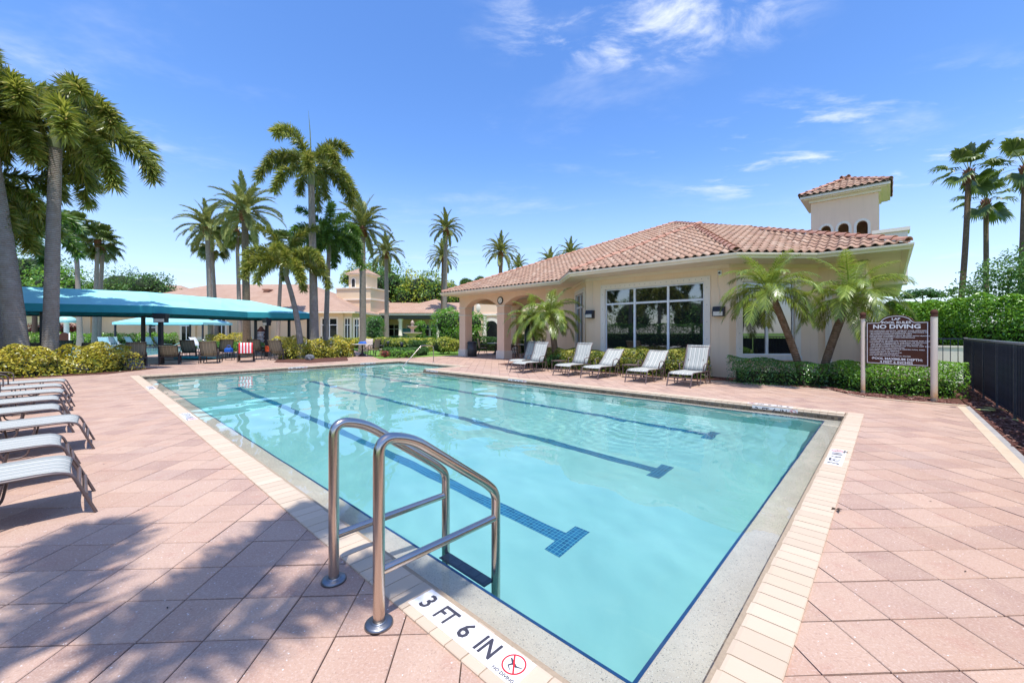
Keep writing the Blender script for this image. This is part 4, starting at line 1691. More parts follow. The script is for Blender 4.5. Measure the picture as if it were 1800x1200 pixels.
def club_roof():
    hu = (EL - ER) / 2; uc = (EL + ER) / 2; va = VE + hu; za = ZR + MC * hu
    L0, R0 = P(EL, VE, ZR), P(ER, VE, ZR)
    apex = P(uc, va, za)
    LB, RB = P(EL, VE + 2 * hu, ZR), P(ER, VE + 2 * hu, ZR)
    c1, c2 = P(8.9, 12.85, ZR), P(3.2, 12.85, ZR)
    d1, d2 = P(10.55, VE, ZR), P(1.55, VE, ZR)
    pk = P(6.05, 17.81, 5.93)
    vv = VE + (5.93 - ZR) / MC
    n_ = (5.93 - ZR) / 5.6
    vl = P(7.75, vv, 5.93); vr = P(4.35, vv, 5.93)
    main = [(L0, R0, apex)]
    slabs = [(L0, R0, apex), (RB, LB, apex), (R0, RB, apex), (LB, L0, apex), (c1, c2, pk), (d1, c1, pk, vl), (c2, d2, vr, pk), (pk, vr, vl)]
    up_ = Vector((0, 0, .004))
    # the main face is tiled left and right of the bay
    bay_cut = [(L0, d1, vl, P(6.05, vv, 5.93 + .0), apex)]
    f1 = [L0, d1, vl, P(6.05, vv, 5.93), apex]
    f2 = [d2, R0, apex, P(6.05, vv, 5.93), vr]
    faces = [((c1, c2, pk), c1, c2), ((d1, c1, pk, vl), d1, c1), ((c2, d2, vr, pk), c2, d2)]
    # concave faces are split into convex ones
    faces += [((L0, d1, vl), L0, R0), ((L0, vl, apex), L0, R0), ((d2, R0, vr), L0, R0), ((R0, apex, vr), L0, R0), ((vl, vr, apex), L0, R0)]
    hips = [(L0, apex), (R0, apex), (c1, pk), (c2, pk)]
    build_roof(club, faces, slabs, hips, Vector((0, 0, H)))
    # tower
    tb = MB()
    a, b = P(2.85, 24.95), P(.35, 27.3)
    z0, z1 = 4.0, 8.02
    Mt = Matrix.Translation((a.x, a.y, 0))
    Wt = b.x - a.x
    op = []
    for px in (1451.6, 1482.5, 1515.5):
        op.append(2.85 - u_at(px, 24.95))
    hw = .2
    zs = 6.42
    xs = [0]
    for x in op: xs += [x - hw, x + hw]
    xs.append(Wt)
    for i in range(0, len(xs), 2):
        tb.box(xs[i], xs[i + 1], 0, .2, z0, z1, M=Mt)
    for x in op:
        tb.box(x - hw, x + hw, 0, .2, z0, 5.7, M=Mt)
        n = 10
        for k in range(n):
            t0, t1 = -1 + 2 * k / n, -1 + 2 * (k + 1) / n
            q0, q1 = zs + hw * 1.15 * math.sqrt(max(0, 1 - t0 * t0)), zs + hw * 1.15 * math.sqrt(max(0, 1 - t1 * t1))
            vs = [(x + hw * t0, 0, q0), (x + hw * t1, 0, q1), (x + hw * t1, 0, z1), (x + hw * t0, 0, z1), (x + hw * t0, .2, q0), (x + hw * t1, .2, q1), (x + hw * t1, .2, z1), (x + hw * t0, .2, z1)]
            tb.add(vs, [(0, 1, 2, 3), (7, 6, 5, 4), (0, 4, 5, 1)], M=Mt)
    D = b.y - a.y
    tb.box(Wt - .2, Wt, .2, D - .2, z0, z1, M=Mt); tb.box(0, .2, .2, D - .2, z0, z1, M=Mt); tb.box(0, Wt, D - .2, D, z0, z1, M=Mt)
    tower = tb.build('tower', M['wall_pink'], club)
    tr = MB()
    for x in op:
        pts = [(x - hw - .0, 5.7)] + [(x + hw * math.cos(math.pi - math.pi * k / 12), zs + hw * 1.15 * math.sin(math.pi * k / 12)) for k in range(13)] + [(x + hw, 5.7)]
        po = [(x - hw - .10, 5.7)] + [(x + (hw + .10) * math.cos(math.pi - math.pi * k / 12), zs + (hw * 1.15 + .10) * math.sin(math.pi * k / 12)) for k in range(13)] + [(x + hw + .10, 5.7)]
        n = len(pts)
        vs = [(p_[0], -.03, p_[1]) for p_ in pts] + [(p_[0], -.03, p_[1]) for p_ in po] + [(p_[0], .0, p_[1]) for p_ in po] + [(p_[0], .19, p_[1]) for p_ in pts]
        tr.add(vs, [(k, k + 1, n + k + 1, n + k)[::-1] for k in range(n - 1)] + [(n + k, n + k + 1, 2 * n + k + 1, 2 * n + k)[::-1] for k in range(n - 1)] + [(k, 3 * n + k, 3 * n + k + 1, k + 1)[::-1] for k in range(n - 1)], M=Mt)
    tr.build('arch_trim', M['trim'], tower)
    e = [P(3.25, 24.55, 8.2), P(-.05, 24.55, 8.2), P(-.05, 27.75, 8.2), P(3.25, 27.75, 8.2)]
    tp = P(1.6, 26.15, 9.06)
    sm = MB()
    for z_a, z_b, g_ in ((8.0, 8.05, .1), (8.051, 8.19, .0)):
        sm.box(e[0].x + g_, e[1].x - g_, e[0].y + g_, e[2].y - g_, z_a, z_b)
    sm.box(a.x - .08, b.x + .08, a.y - .08, b.y + .08, 7.86, 7.999)
    sm.build('tower_cornice', M['trim'], club)
    fc = [((e[i], e[(i + 1) % 4], tp), e[i], e[(i + 1) % 4]) for i in range(4)]
    build_roof(club, fc, [f[0] for f in fc], [(e[i], tp) for i in range(4)], Vector((0, 0, H)), n_limit=120)
    pr = MB()
    c_ = P(-.05, 23.0)
    pr.box(c_.x - .5, c_.x + .5, c_.y - .4, c_.y + .4, 3.4, 5.52); pr.box(c_.x - .57, c_.x + .57, c_.y - .47, c_.y + .47, 5.521, 5.66)
    pr.build('parapet_block', M['trim'], club)
    ch = MB()
    c_ = P(9.8, 25.2)
    ch.box(c_.x - .3, c_.x + .3, c_.y - .3, c_.y + .3, 7.6, 8.16)
    ch.build('roof_vent', M['cap'], club)


club_roof()

# gate pillar by the right end of the clubhouse
p = AT(1532.5, 12.95)
gp_ = MB(); gp_.box(-.12, .12, -.12, .12, 0, 2.12, bev=.01); gp_.box(-.2, .2, -.2, .2, 2.121, 2.27, bev=.04)
tag(gp_.build('gate_pillar', M['trim'], None, (p.x, p.y, 0), (0, 0, R(3))), 'cream stucco gate pillar with a moulded cap behind the left sign post', 'pillar')

# ================================================================ plants


def quad_mesh(name, V, mat, var, tri=False, per=4, faces=None):
    me = bpy.data.meshes.new(name)
    V = np.asarray(V, dtype=np.float32).reshape(-1, 3)
    me.vertices.add(len(V)); me.vertices.foreach_set('co', V.ravel())
    if faces is None:
        f = np.arange(len(V)).reshape(-1, per)
    else:
        f = faces
    me.loops.add(f.size); me.loops.foreach_set('vertex_index', f.ravel().astype(np.int32))
    me.polygons.add(len(f)); me.polygons.foreach_set('loop_start', (np.arange(len(f)) * f.shape[1]).astype(np.int32))
    at = me.attributes.new('var', 'FLOAT', 'POINT')
    at.data.foreach_set('value', np.asarray(var, dtype=np.float32))
    me.update(calc_edges=True)
    me.materials.append(mat)
    return me


def leaf_cards(C_, N_, size, aspect, rg, spread=.8, fold=.12):
    """one small folded leaf at each point C_, facing roughly along N_"""
    n = len(C_)
    N_ = N_ + rg.normal(0, spread, (n, 3))
    N_ /= np.linalg.norm(N_, axis=1, keepdims=True) + 1e-9
    r_ = rg.normal(0, 1, (n, 3))
    D = np.cross(N_, r_); D /= np.linalg.norm(D, axis=1, keepdims=True) + 1e-9
    S = np.cross(N_, D)
    l = size * rg.uniform(.6, 1.25, (n, 1)); w = l * aspect
    V = np.stack([C_ - D * l * .5, C_ + S * w * .5 + N_ * l * fold, C_ + D * l * .5, C_ - S * w * .5 + N_ * l * fold], 1)
    return V


def vnoise(P_, sc, seed=0):
    """cheap smooth noise, about 0..1"""
    r2 = np.random.default_rng(seed)
    out = np.zeros(len(P_))
    for k in range(6):
        d = r2.normal(0, 1, 3); d /= np.linalg.norm(d)
        out += np.sin(P_ @ d * sc * r2.uniform(.6, 1.8) + r2.uniform(0, 6.28))
    return .5 + out / 7.5


def hedge(name, label, path, width, height, mat, leaf=.06, dens=520, cat='hedge', group=None, z0=0.0, lump=.12, seed=1, aspect=.5, square=3.0, yellow=0.0, spread=.8, twigs=True):
    """clipped or loose hedge along a path of (x, y); leaves over a rounded box round a dark solid core"""
    rg = np.random.default_rng(seed)
    Pp = np.array([(p[0], p[1]) for p in path], float)
    seg = np.diff(Pp, axis=0); sl = np.linalg.norm(seg, axis=1); tot = sl.sum()
    per = width + 2 * height
    n = int(dens * 1.35 * (tot + width) * per)
    s_ = rg.uniform(-.0, 1, n) * (tot + width) - width / 2
    sc = np.clip(s_, 0, tot)
    over = s_ - sc
    cum = np.concatenate([[0], np.cumsum(sl)])
    k = np.clip(np.searchsorted(cum, sc, side='right') - 1, 0, len(sl) - 1)
    tv = np.vstack([seg / sl[:, None], seg[-1:] / sl[-1]])
    tv[1:-1] = (seg[:-1] / sl[:-1, None] + seg[1:] / sl[1:, None]) / 2
    fr_ = ((sc - cum[k]) / sl[k])[:, None]
    d = tv[k] * (1 - fr_) + tv[k + 1] * fr_
    d /= np.linalg.norm(d, axis=1, keepdims=True)
    d0 = seg[k] / sl[k][:, None]
    base = Pp[k] + d0 * (sc - cum[k])[:, None]
    nn = np.stack([-d[:, 1], d[:, 0]], 1)
    a = rg.uniform(-.12, math.pi + .12, n)
    ex = 2 / square
    ca, sa = np.cos(a), np.sin(a)
    cx = np.sign(ca) * np.abs(ca) ** ex; sz = np.sign(sa) * np.abs(sa) ** ex
    shrink = np.sqrt(np.clip(1 - (over / (width / 2 + 1e-6)) ** 2, .0, 1))
    P0 = np.concatenate([base, np.zeros((n, 1))], 1)
    rad = np.where(rg.random(n) < .72, rg.uniform(.88, 1.04, n), rg.uniform(.55, .9, n))
    off = (cx * width / 2 * shrink)[:, None] * nn + over[:, None] * d
    zz = np.clip(.5 + .5 * sz, 0, 1) * 1.0
    zz = np.where(sa > 0, .12 + .88 * sz, .1 * rg.random(n))
    lumpf = 1 + lump * (vnoise(P0 + np.stack([off[:, 0], off[:, 1], zz * height], 1), 5.5, seed) - .5) * 2 + lump * .6 * (vnoise(P0, 2.2, seed + 9) - .5) * 2
    pos = P0.copy()
    pos[:, :2] += off * (rad * lumpf)[:, None]
    pos[:, 2] = z0 + zz * height * np.where(rad < .88, rad, 1) * lumpf
    nrm = np.stack([cx[:] * nn[:, 0] + d[:, 0] * over, cx * nn[:, 1] + d[:, 1] * over, np.maximum(sz, .15) + .25], 1)
    nrm /= np.linalg.norm(nrm, axis=1, keepdims=True)
    V = leaf_cards(pos, nrm, leaf, aspect, rg, spread)
    cl = vnoise(pos, 9, seed + 3)
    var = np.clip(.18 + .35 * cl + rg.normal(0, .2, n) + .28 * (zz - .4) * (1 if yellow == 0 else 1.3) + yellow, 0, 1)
    c0 = Pp.mean(0)
    V = V.reshape(-1, 3) - np.array([c0[0], c0[1], 0])
    root = empty(name, (c0[0], c0[1], 0), 0, label, cat, group)
    link('foliage', quad_mesh('foliage', V, mat, np.repeat(var, 4)), root)
    mb = MB()
    # dark solid core; the shade between the leaves is put into its colour
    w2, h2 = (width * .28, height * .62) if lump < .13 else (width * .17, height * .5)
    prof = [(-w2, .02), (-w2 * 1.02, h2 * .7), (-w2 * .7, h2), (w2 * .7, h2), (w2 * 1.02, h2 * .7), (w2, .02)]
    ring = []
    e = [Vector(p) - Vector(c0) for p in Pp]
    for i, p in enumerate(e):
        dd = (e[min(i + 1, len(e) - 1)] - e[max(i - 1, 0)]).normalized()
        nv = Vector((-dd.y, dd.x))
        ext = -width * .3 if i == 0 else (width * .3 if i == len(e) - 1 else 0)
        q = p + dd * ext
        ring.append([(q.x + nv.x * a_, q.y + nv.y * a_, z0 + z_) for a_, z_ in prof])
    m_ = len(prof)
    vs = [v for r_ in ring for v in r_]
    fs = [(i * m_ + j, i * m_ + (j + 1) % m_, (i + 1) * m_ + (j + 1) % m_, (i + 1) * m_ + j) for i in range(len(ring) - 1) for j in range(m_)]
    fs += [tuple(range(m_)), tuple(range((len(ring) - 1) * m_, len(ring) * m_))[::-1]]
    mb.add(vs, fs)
    mb.build('dark_core', M['hedge_core'], root)
    if twigs:
        mb = MB()
        for i in range(int(tot * 7) + 4):
            s0 = rnd.random() * tot; j = int(np.clip(np.searchsorted(cum, s0, side='right') - 1, 0, len(sl) - 1))
            b = Pp[j] + seg[j] / sl[j] * (s0 - cum[j]) - c0
            nv = np.array([-seg[j][1], seg[j][0]]) / sl[j]
            q = b + nv * rnd.uniform(-.35, .35) * width
            a_ = rnd.uniform(0, 6.28)
            mb.tube([(q[0], q[1], z0), (q[0] + .1 * math.cos(a_), q[1] + .1 * math.sin(a_), z0 + height * .35), (q[0] + .22 * math.cos(a_), q[1] + .22 * math.sin(a_), z0 + height * .8)], [.012, .008, .004], 4, cap=False)
        mb.build('stems', M['wood'], root)
    return root


def blob_leaves(blobs, n, leaf, aspect, seed, spread=.9, shell=.75, noise_amp=.25):
    """points and leaves over a bunch of ellipsoids (cx,cy,cz,rx,ry,rz)"""
    rg = np.random.default_rng(seed)
    vol = np.array([(b[3] * b[4] * b[5]) ** (2 / 3) for b in blobs]); vol /= vol.sum()
    cnt = rg.multinomial(n, vol)
    Vs, vars_ = [], []
    for b, c in zip(blobs, cnt):
        d = rg.normal(0, 1, (c, 3)); d /= np.linalg.norm(d, axis=1, keepdims=True)
        d[:, 2] = np.where(d[:, 2] < -.55, -d[:, 2], d[:, 2])
        r_ = np.where(rg.random(c) < shell, rg.uniform(.82, 1.05, c), rg.uniform(.35, .85, c))
        nz = vnoise(d * 3 + np.array(b[:3]), 1.8, seed + 1)
        r_ = r_ * (1 + noise_amp * (nz - .5) * 2)
        pos = np.array(b[:3]) + d * np.array(b[3:6]) * r_[:, None]
        keep = vnoise(pos, 4.5 / max(b[3], .5) ** .5, seed + 7) > .22
        pos, d2 = pos[keep], d[keep]
        Vs.append(leaf_cards(pos, d2 + np.array([0, 0, .3]), leaf, aspect, rg, spread))
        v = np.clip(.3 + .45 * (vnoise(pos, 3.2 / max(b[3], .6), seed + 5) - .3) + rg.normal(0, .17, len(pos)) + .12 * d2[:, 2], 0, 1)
        vars_.append(np.repeat(v, 4))
    return np.concatenate(Vs).reshape(-1, 3), np.concatenate(vars_)


def bush(name, label, x, y, blobs, mat, n=3500, leaf=.09, aspect=.5, cat='bush', group=None, seed=1, trunk=None, core=True, shell=.75, amp=.25, spread=.9):
    """rounded shrub or tree crown; blob centres relative to (x, y)"""
    root = empty(name, (x, y, 0), 0, label, cat, group)
    V, var = blob_leaves(blobs, n, leaf, aspect, seed, spread, shell, amp)
    link('crown' if trunk else 'foliage', quad_mesh('crown', V, mat, var), root)
    mb = MB()
    if trunk:
        r0, h0 = trunk
        top = blobs[0]
        mb.tube([(0, 0, -.05), (.05, .02, h0 * .5), (top[0] * .3, top[1] * .3, h0)], [r0 * 1.25, r0, r0 * .8], 10)
        for b in blobs:
            mb.tube([(top[0] * .3, top[1] * .3, h0 * .9), (b[0] * .6, b[1] * .6, (h0 + b[2]) / 2), (b[0], b[1], b[2] + b[5] * .3)], [r0 * .55, r0 * .35, r0 * .12], 6, cap=False)
        mb.build('trunk', M['wood'], root)
    else:
        for k in range(7):
            b = blobs[k % len(blobs)]
            a = k * 2.4
            mb.tube([(b[0] * .4 + .05 * math.cos(a), b[1] * .4 + .05 * math.sin(a), 0), (b[0] + b[3] * .25 * math.cos(a), b[1] + b[4] * .25 * math.sin(a), b[2]), (b[0] + b[3] * .5 * math.cos(a), b[1] + b[4] * .5 * math.sin(a), b[2] + b[5] * .6)], [.03, .02, .008], 5, cap=False)
        mb.build('stems', M['wood'], root)
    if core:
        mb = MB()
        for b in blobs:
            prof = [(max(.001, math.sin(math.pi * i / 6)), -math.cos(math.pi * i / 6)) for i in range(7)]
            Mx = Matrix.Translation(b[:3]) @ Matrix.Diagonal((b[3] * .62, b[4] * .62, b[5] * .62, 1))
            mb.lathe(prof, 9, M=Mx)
        mb.build('dark_core', M['hedge_core'], root)  # solid cores, coloured dark for the shade inside the crown
    return root


# ---------------------------------------------------------------- palms


def rachis(L_, e0, droop, p=1.3, n=14, side=0.0):
    pts = [np.zeros(3)]
    dirs = []
    for i in range(n):
        t_ = (i + .5) / n
        e = R(e0 - droop * t_ ** p)
        az = R(side * t_)
        d = np.array([math.cos(e) * math.cos(az), math.cos(e) * math.sin(az), math.sin(e)])
        dirs.append(d)
        pts.append(pts[-1] + d * L_ / n)
    dirs.append(dirs[-1])
    return np.array(pts), np.array(dirs)


def frond_mesh(kind, L_, e0, droop, mats, seed, count, llen, lwid, p=1.3):
    rg = np.random.default_rng(seed)
    pts, dirs = rachis(L_, e0, droop, p, side=rg.uniform(-18, 18))
    n = len(pts) - 1
    V, Fc, VR = [], [], []

    def leaflet(o, d, up_, l, w, sag, v):
        s_ = np.cross(d, up_); s_ /= np.linalg.norm(s_) + 1e-9
        m = o + d * l * .5 + np.array([0, 0, -sag * l * .12])
        e = o + d * l * .95 + np.array([0, 0, -sag * l * .5])
        b = len(V)
        V.extend([o - s_ * w * .22, o + s_ * w * .22, m + s_ * w * .5, m - s_ * w * .5, e])
        Fc.append((b, b + 1, b + 2, b + 3)); Fc.append((b + 3, b + 2, b + 4, b + 4))
        VR.extend([v] * 5)
    for i in range(count):
        if kind == 'foxtail':
            t_ = .16 + .84 * rg.random() ** .9
        else:
            t_ = .14 + .86 * (i // 2) / (count / 2)
        f = t_ * n; k = min(int(f), n - 1); fr = f - k
        o = pts[k] * (1 - fr) + pts[k + 1] * fr
        d = dirs[k]
        side = np.cross(d, [0, 0, 1.0]); side /= np.linalg.norm(side) + 1e-9
        up_ = np.cross(side, d)
        if kind == 'foxtail':
            a = rg.uniform(0, 2 * math.pi)
            rad = side * math.cos(a) + up_ * math.sin(a)
            fw = R(rg.uniform(42, 74))
            dd = d * math.cos(fw) + rad * math.sin(fw)
            l = llen * (.72 + .28 * math.sin(math.pi * min(1, t_ * .85 + .12))) * rg.uniform(.8, 1.12)
            v = np.clip(.35 + rg.normal(0, .2) + .12 * (t_ - .5), 0, 1)
            leaflet(o, dd, rad + .3 * rg.normal(0, 1, 3), l, lwid, .35, v)
        else:
            sg = 1 if i % 2 else -1
            vang = R({'date': 28, 'robellini': 8}[kind] + rg.uniform(-14, 14))
            rad = side * sg * math.cos(vang) + up_ * math.sin(vang)
            fw = R((62 if kind == 'robellini' else 50) * (1 - .45 * t_) + rg.uniform(-6, 6))
            dd = d * math.cos(fw) + rad * math.sin(fw)
            prof = math.sin(math.pi * min(1, .12 + t_ * .83)) ** .6
            l = llen * max(.28, prof) * rg.uniform(.9, 1.08)
            v = np.clip(.45 + rg.normal(0, .2), 0, 1)
            leaflet(o, dd, up_, l, lwid * (.7 + .3 * prof), .75 if kind == 'robellini' else .35, v)
    # midrib
    rr = .022 * L_ / 3
    for k in range(n + 1):
        d = dirs[min(k, n - 1)]
        side = np.cross(d, [0, 0, 1.0]); side /= np.linalg.norm(side) + 1e-9
        up_ = np.cross(side, d)
        r_ = rr * (1.5 - 1.3 * k / n)
        for q in (side * 1.4, up_, -side * 1.4, -up_):
            V.append(pts[k] + q * r_); VR.append(.62)
    b = len(V) - 4 * (n + 1)
    for k in range(n):
        for j in range(4):
            Fc.append((b + k * 4 + j, b + k * 4 + (j + 1) % 4, b + (k + 1) * 4 + (j + 1) % 4, b + (k + 1) * 4 + j))
    me = bpy.data.meshes.new('frond')
    fs = [f if f[2] != f[3] else f[:3] for f in Fc]
    me.from_pydata([tuple(v) for v in V], [], fs)
    at = me.attributes.new('var', 'FLOAT', 'POINT')
    at.data.foreach_set('value', np.array(VR, dtype=np.float32))
    me.materials.append(mats)
    me.update()
    return me


def fan_mesh(L_, e0, droop, mat, seed, rad=.95):
    """fan leaf: long stalk, then a half-round fan of narrow segments with hanging tips"""
    rg = np.random.default_rng(seed)
    pts, dirs = rachis(L_, e0, droop, 1.2, 8)
    V, Fc, VR = [], [], []
    n = 8
    for k in range(n + 1):
        d = dirs[min(k, n - 1)]
        side = np.cross(d, [0, 0, 1.0]); side /= np.linalg.norm(side); up_ = np.cross(side, d)
        for q in (side * 1.6, up_ * .6, -side * 1.6, -up_ * .6):
            V.append(pts[k] + q * .014); VR.append(.7)
    for k in range(n):
        for j in range(4):
            Fc.append((k * 4 + j, k * 4 + (j + 1) % 4, (k + 1) * 4 + (j + 1) % 4, (k + 1) * 4 + j))
    o = pts[-1]; d = dirs[-1]
    side = np.cross(d, [0, 0, 1.0]); side /= np.linalg.norm(side); up_ = np.cross(side, d)
    m = 30
    for i in range(m):
        a = R(-118 + 236 * (i + .5) / m)
        dd = d * math.cos(a) + side * math.sin(a) + up_ * (.18 + .25 * abs(math.sin(a)))
        dd /= np.linalg.norm(dd)
        l = rad * (1 - .25 * abs(a) / 2.1) * rg.uniform(.88, 1.08)
        w = l * .105
        s_ = np.cross(dd, up_); s_ /= np.linalg.norm(s_) + 1e-9
        b = len(V)
        p1 = o + dd * l * .38; p2 = o + dd * l * .7 + np.array([0, 0, -.04 * l]); p3 = o + dd * l * .92 + np.array([0, 0, -l * rg.uniform(.2, .45)])
        V.extend([o, p1 + s_ * w * .62, p1 - s_ * w * .62, p2 + s_ * w * .55, p2 - s_ * w * .55, p3])
        Fc += [(b, b + 1, b + 2), (b + 1, b + 3, b + 4, b + 2), (b + 3, b + 5, b + 4)]
        VR += [float(np.clip(rg.normal(.4, .18), 0, 1))] * 6
    me = bpy.data.meshes.new('frond')
    me.from_pydata([tuple(v) for v in V], [], Fc)
    at = me.attributes.new('var', 'FLOAT', 'POINT'); at.data.foreach_set('value', np.array(VR, dtype=np.float32))
    me.materials.append(mat); me.update()
    return me


ELS = {'foxtail': [(80, 70), (60, 122), (38, 122), (14, 96), (-12, 66)],
       'date': [(84, 35), (66, 70), (45, 85), (22, 80), (-4, 70), (-30, 45)],
       'robellini': [(78, 70), (56, 95), (34, 100), (12, 90), (-12, 65)]}
FR = {}
for kind, (L_, cnt, ll, lw, mt) in {'foxtail': (2.75, 560, .52, .047, 'lf_foxtail'), 'date': (2.5, 150, .52, .048, 'lf_date'), 'robellini': (1.5, 124, .37, .019, 'lf_robellini')}.items():
    FR[kind] = [[frond_mesh(kind, L_, e, dr_, M[mt], 31 * i + 7 * j + len(kind), cnt, ll, lw) for j in range(2)] for i, (e, dr_) in enumerate(ELS[kind])]
FR['young'] = [[frond_mesh('foxtail', 2.5, e, dr_, M['lf_foxtail_green'], 91 * i + j, 420, .46, .050) for j in range(1)] for i, (e, dr_) in enumerate(ELS['foxtail'])]
FR['fan'] = [[fan_mesh(.95, e, dr_, M['lf_fan'], 17 * i + j) for j in range(2)] for i, (e, dr_) in enumerate([(84, 8), (62, 20), (38, 30), (12, 35), (-18, 30), (-48, 20)])]
FR['dead_fan'] = [[fan_mesh(.6, -70, 15, M['lf_dead'], 99, .8)]]


def palm(name, label, kind, base, crown, r_base, r_top, fronds, scale=1.0, bark='bark_grey', cat='palm tree', group='palm trees around the pools', bend=.0, shaft=None, spear=False, az0=0.0, bulge=1.0, boots=False, seed=0, skip=None):
    """base (x,y), crown (x,y,z) absolute; fronds: list of (tier, how many)"""
    rr = random.Random(seed * 13 + 5)
    bx, by = base
    root = empty(name, (bx, by, 0), 0, label, cat, group)
    dx, dy, dz = crown[0] - bx, crown[1] - by, crown[2]
    pts, rad = [], []
    N_ = 26
    sh = shaft or 0
    for i in range(N_ + 1):
        t_ = i / N_
        b_ = math.sin(math.pi * t_) * bend
        w = t_ ** 1.25
        pts.append((dx * w + b_, dy * w, -.1 + (dz - sh + .1) * t_))
        prof = r_base + (r_top - r_base) * t_ + r_base * .55 * max(0, 1 - t_ * 7) ** 2
        prof *= 1 + (bulge - 1) * math.sin(math.pi * t_) ** 2
        rad.append(prof * rr.uniform(.985, 1.015))
    mb = MB(); mb.tube(pts, rad, 14, cap=False)
    mb.build('trunk', M[bark], root)
    top = Vector(pts[-1])
    cr = Vector((dx, dy, dz))
    if sh:
        mb = MB()
        mb.tube([top - Vector((0, 0, .05)), top + (cr - top) * .3, top + (cr - top) * .7, cr + Vector((0, 0, .1))], [r_top * 1.12, r_top * 1.18, r_top * .8, r_top * .4], 12)
        mb.build('crownshaft', M['crownshaft'], root)
    if boots:
        mb = MB()
        mb.tube([cr - Vector((0, 0, .75)), cr - Vector((0, 0, .4)), cr - Vector((0, 0, .1)), cr + Vector((0, 0, .1))], [r_top * 1.0, r_top * 1.75, r_top * 1.5, r_top * .8], 12)
        for k in range(34):
            a = k * 2.4; h = -.72 + .75 * k / 34
            q = cr + Vector((math.cos(a) * r_top * 1.35, math.sin(a) * r_top * 1.35, h))
            mb.tube([q, q + Vector((math.cos(a) * .08, math.sin(a) * .08, .12))], [.045, .02], 4)
        mb.build('boot_ring', M['boot' if kind in ('date', 'fan') else bark], root)
    if spear:
        mb = MB(); mb.tube([cr, cr + Vector((-.06, 0, spear * .6)), cr + Vector((-.16, 0, spear))], [.05, .03, .004], 6)
        mb.build('spear_leaf', M['crownshaft'], root)
    a = az0
    for tier, cnt in fronds:
        for k in range(cnt):
            az = az0 + tier * .9 + 2 * math.pi * k / cnt + rr.uniform(-.22, .22)
            if skip and skip(az % (2 * math.pi), tier): continue
            ms = FR[kind][tier]
            s_ = scale * rr.uniform(.9, 1.08)
            o = link('frond', ms[rr.randrange(len(ms))], root, cr + Vector((math.cos(az), math.sin(az), 0)) * .05 + Vector((0, 0, -.03 * tier)),
                     (rr.uniform(-.25, .25) * 0, rr.uniform(-.12, .12), az), (s_, s_, s_))
    return root


def zat(py, y): return ZAT(py, y)


def pb(px_base, px_crown, py_crown, y, yc=None):
    yc = yc or y
    b = AT(px_base, y); c = AT(px_crown, yc)
    return (b.x, b.y), (c.x, c.y, ZAT(py_crown, yc))


FOX = [(0, 2), (1, 5), (2, 5), (3, 5), (4, 3)]
DATE = [(0, 4), (1, 8), (2, 9), (3, 9), (4, 7), (5, 4)]
ROB = [(0, 4), (1, 7), (2, 8), (3, 8), (4, 5)]
FAN = [(0, 3), (1, 5), (2, 6), (3, 6), (4, 5), (5, 3)]

# near left: three foxtails by the yellow bed
b_, c_ = pb(88, 98, 215, 14.6)
palm('foxtail_palm', 'foxtail palm with a straight grey trunk rising from the yellow bed at the left', 'foxtail', b_, c_, .22, .165, [(1, 4), (2, 5), (3, 5), (4, 3)], 1.2, shaft=.9, bulge=1.0, seed=1, az0=.3)
b_, c_ = pb(34, -22, 185, 14.0)
palm('foxtail_palm', 'thick grey foxtail palm trunk leaning left out of the yellow bed', 'foxtail', b_, c_, .31, .17, [(1, 4), (2, 5), (3, 5), (4, 3)], 1.2, shaft=.9, bulge=1.0, seed=2, az0=.1)
b_, c_ = pb(22, -80, 340, 14.4)
palm('foxtail_palm', 'darker foxtail palm trunk leaning hard left beside the thick one', 'foxtail', b_, c_, .24, .14, FOX, 1.1, shaft=.7, seed=3, az0=.9)
b_, c_ = pb(12, 8, 395, 17.5)
palm('young_foxtail_palm', 'shorter green foxtail palm crown hanging behind the left grey trunks', 'young', b_, c_, .15, .11, [(0, 2), (1, 5), (2, 6), (3, 5)], 1.15, shaft=.6, seed=4, az0=.4)
# middle group
b_, c_ = pb(553, 547, 290, 23)
palm('foxtail_palm', 'tallest foxtail palm with a thin bare spear leaf above its crown', 'foxtail', b_, c_, .25, .16, [(1, 4), (2, 4), (3, 4), (4, 3)], 1.12, shaft=1.1, spear=3.1, seed=5, az0=.55)
b_, c_ = pb(529, 503, 462, 22)
palm('foxtail_palm', 'short curved foxtail palm with yellowing heart at the tip of the turquoise canopy', 'foxtail', b_, c_, .17, .11, [(0, 2), (1, 5), (2, 6), (3, 5)], .92, shaft=.7, bend=.12, seed=6, az0=.2)
b_, c_ = pb(572, 578, 425, 25.5)
palm('foxtail_palm', 'dense green foxtail palm just right of the tallest grey trunk', 'young', b_, c_, .17, .12, [(0, 3), (1, 6), (2, 6), (3, 6), (4, 3)], 1.05, shaft=.7, seed=7, az0=1.1)
b_, c_ = pb(434, 430, 372, 30)
palm('date_palm', 'tall date palm with rough brown trunk and swollen boot ring left of the tallest palm', 'date', b_, c_, .27, .21, DATE, 1.12, bark='bark_date', boots=True, seed=8)
b_, c_ = pb(371, 364, 400, 40)
palm('date_palm', 'date palm with lattice patterned trunk left of the tall brown one', 'date', b_, c_, .24, .2, DATE, 1.15, bark='bark_date_grey', boots=True, seed=9)
b_, c_ = pb(638, 637, 400, 30)
palm('date_palm', 'date palm standing in front of the small bell tower', 'date', b_, c_, .25, .2, DATE, 1.0, bark='bark_date_grey', boots=True, seed=10)
b_, c_ = pb(680, 679, 443, 42)
palm('date_palm', 'slim date palm rising between the bell tower and the leafy trees', 'date', b_, c_, .24, .19, DATE, .86, bark='bark_date_grey', boots=True, seed=11)
b_, c_ = pb(781, 784, 402, 44)
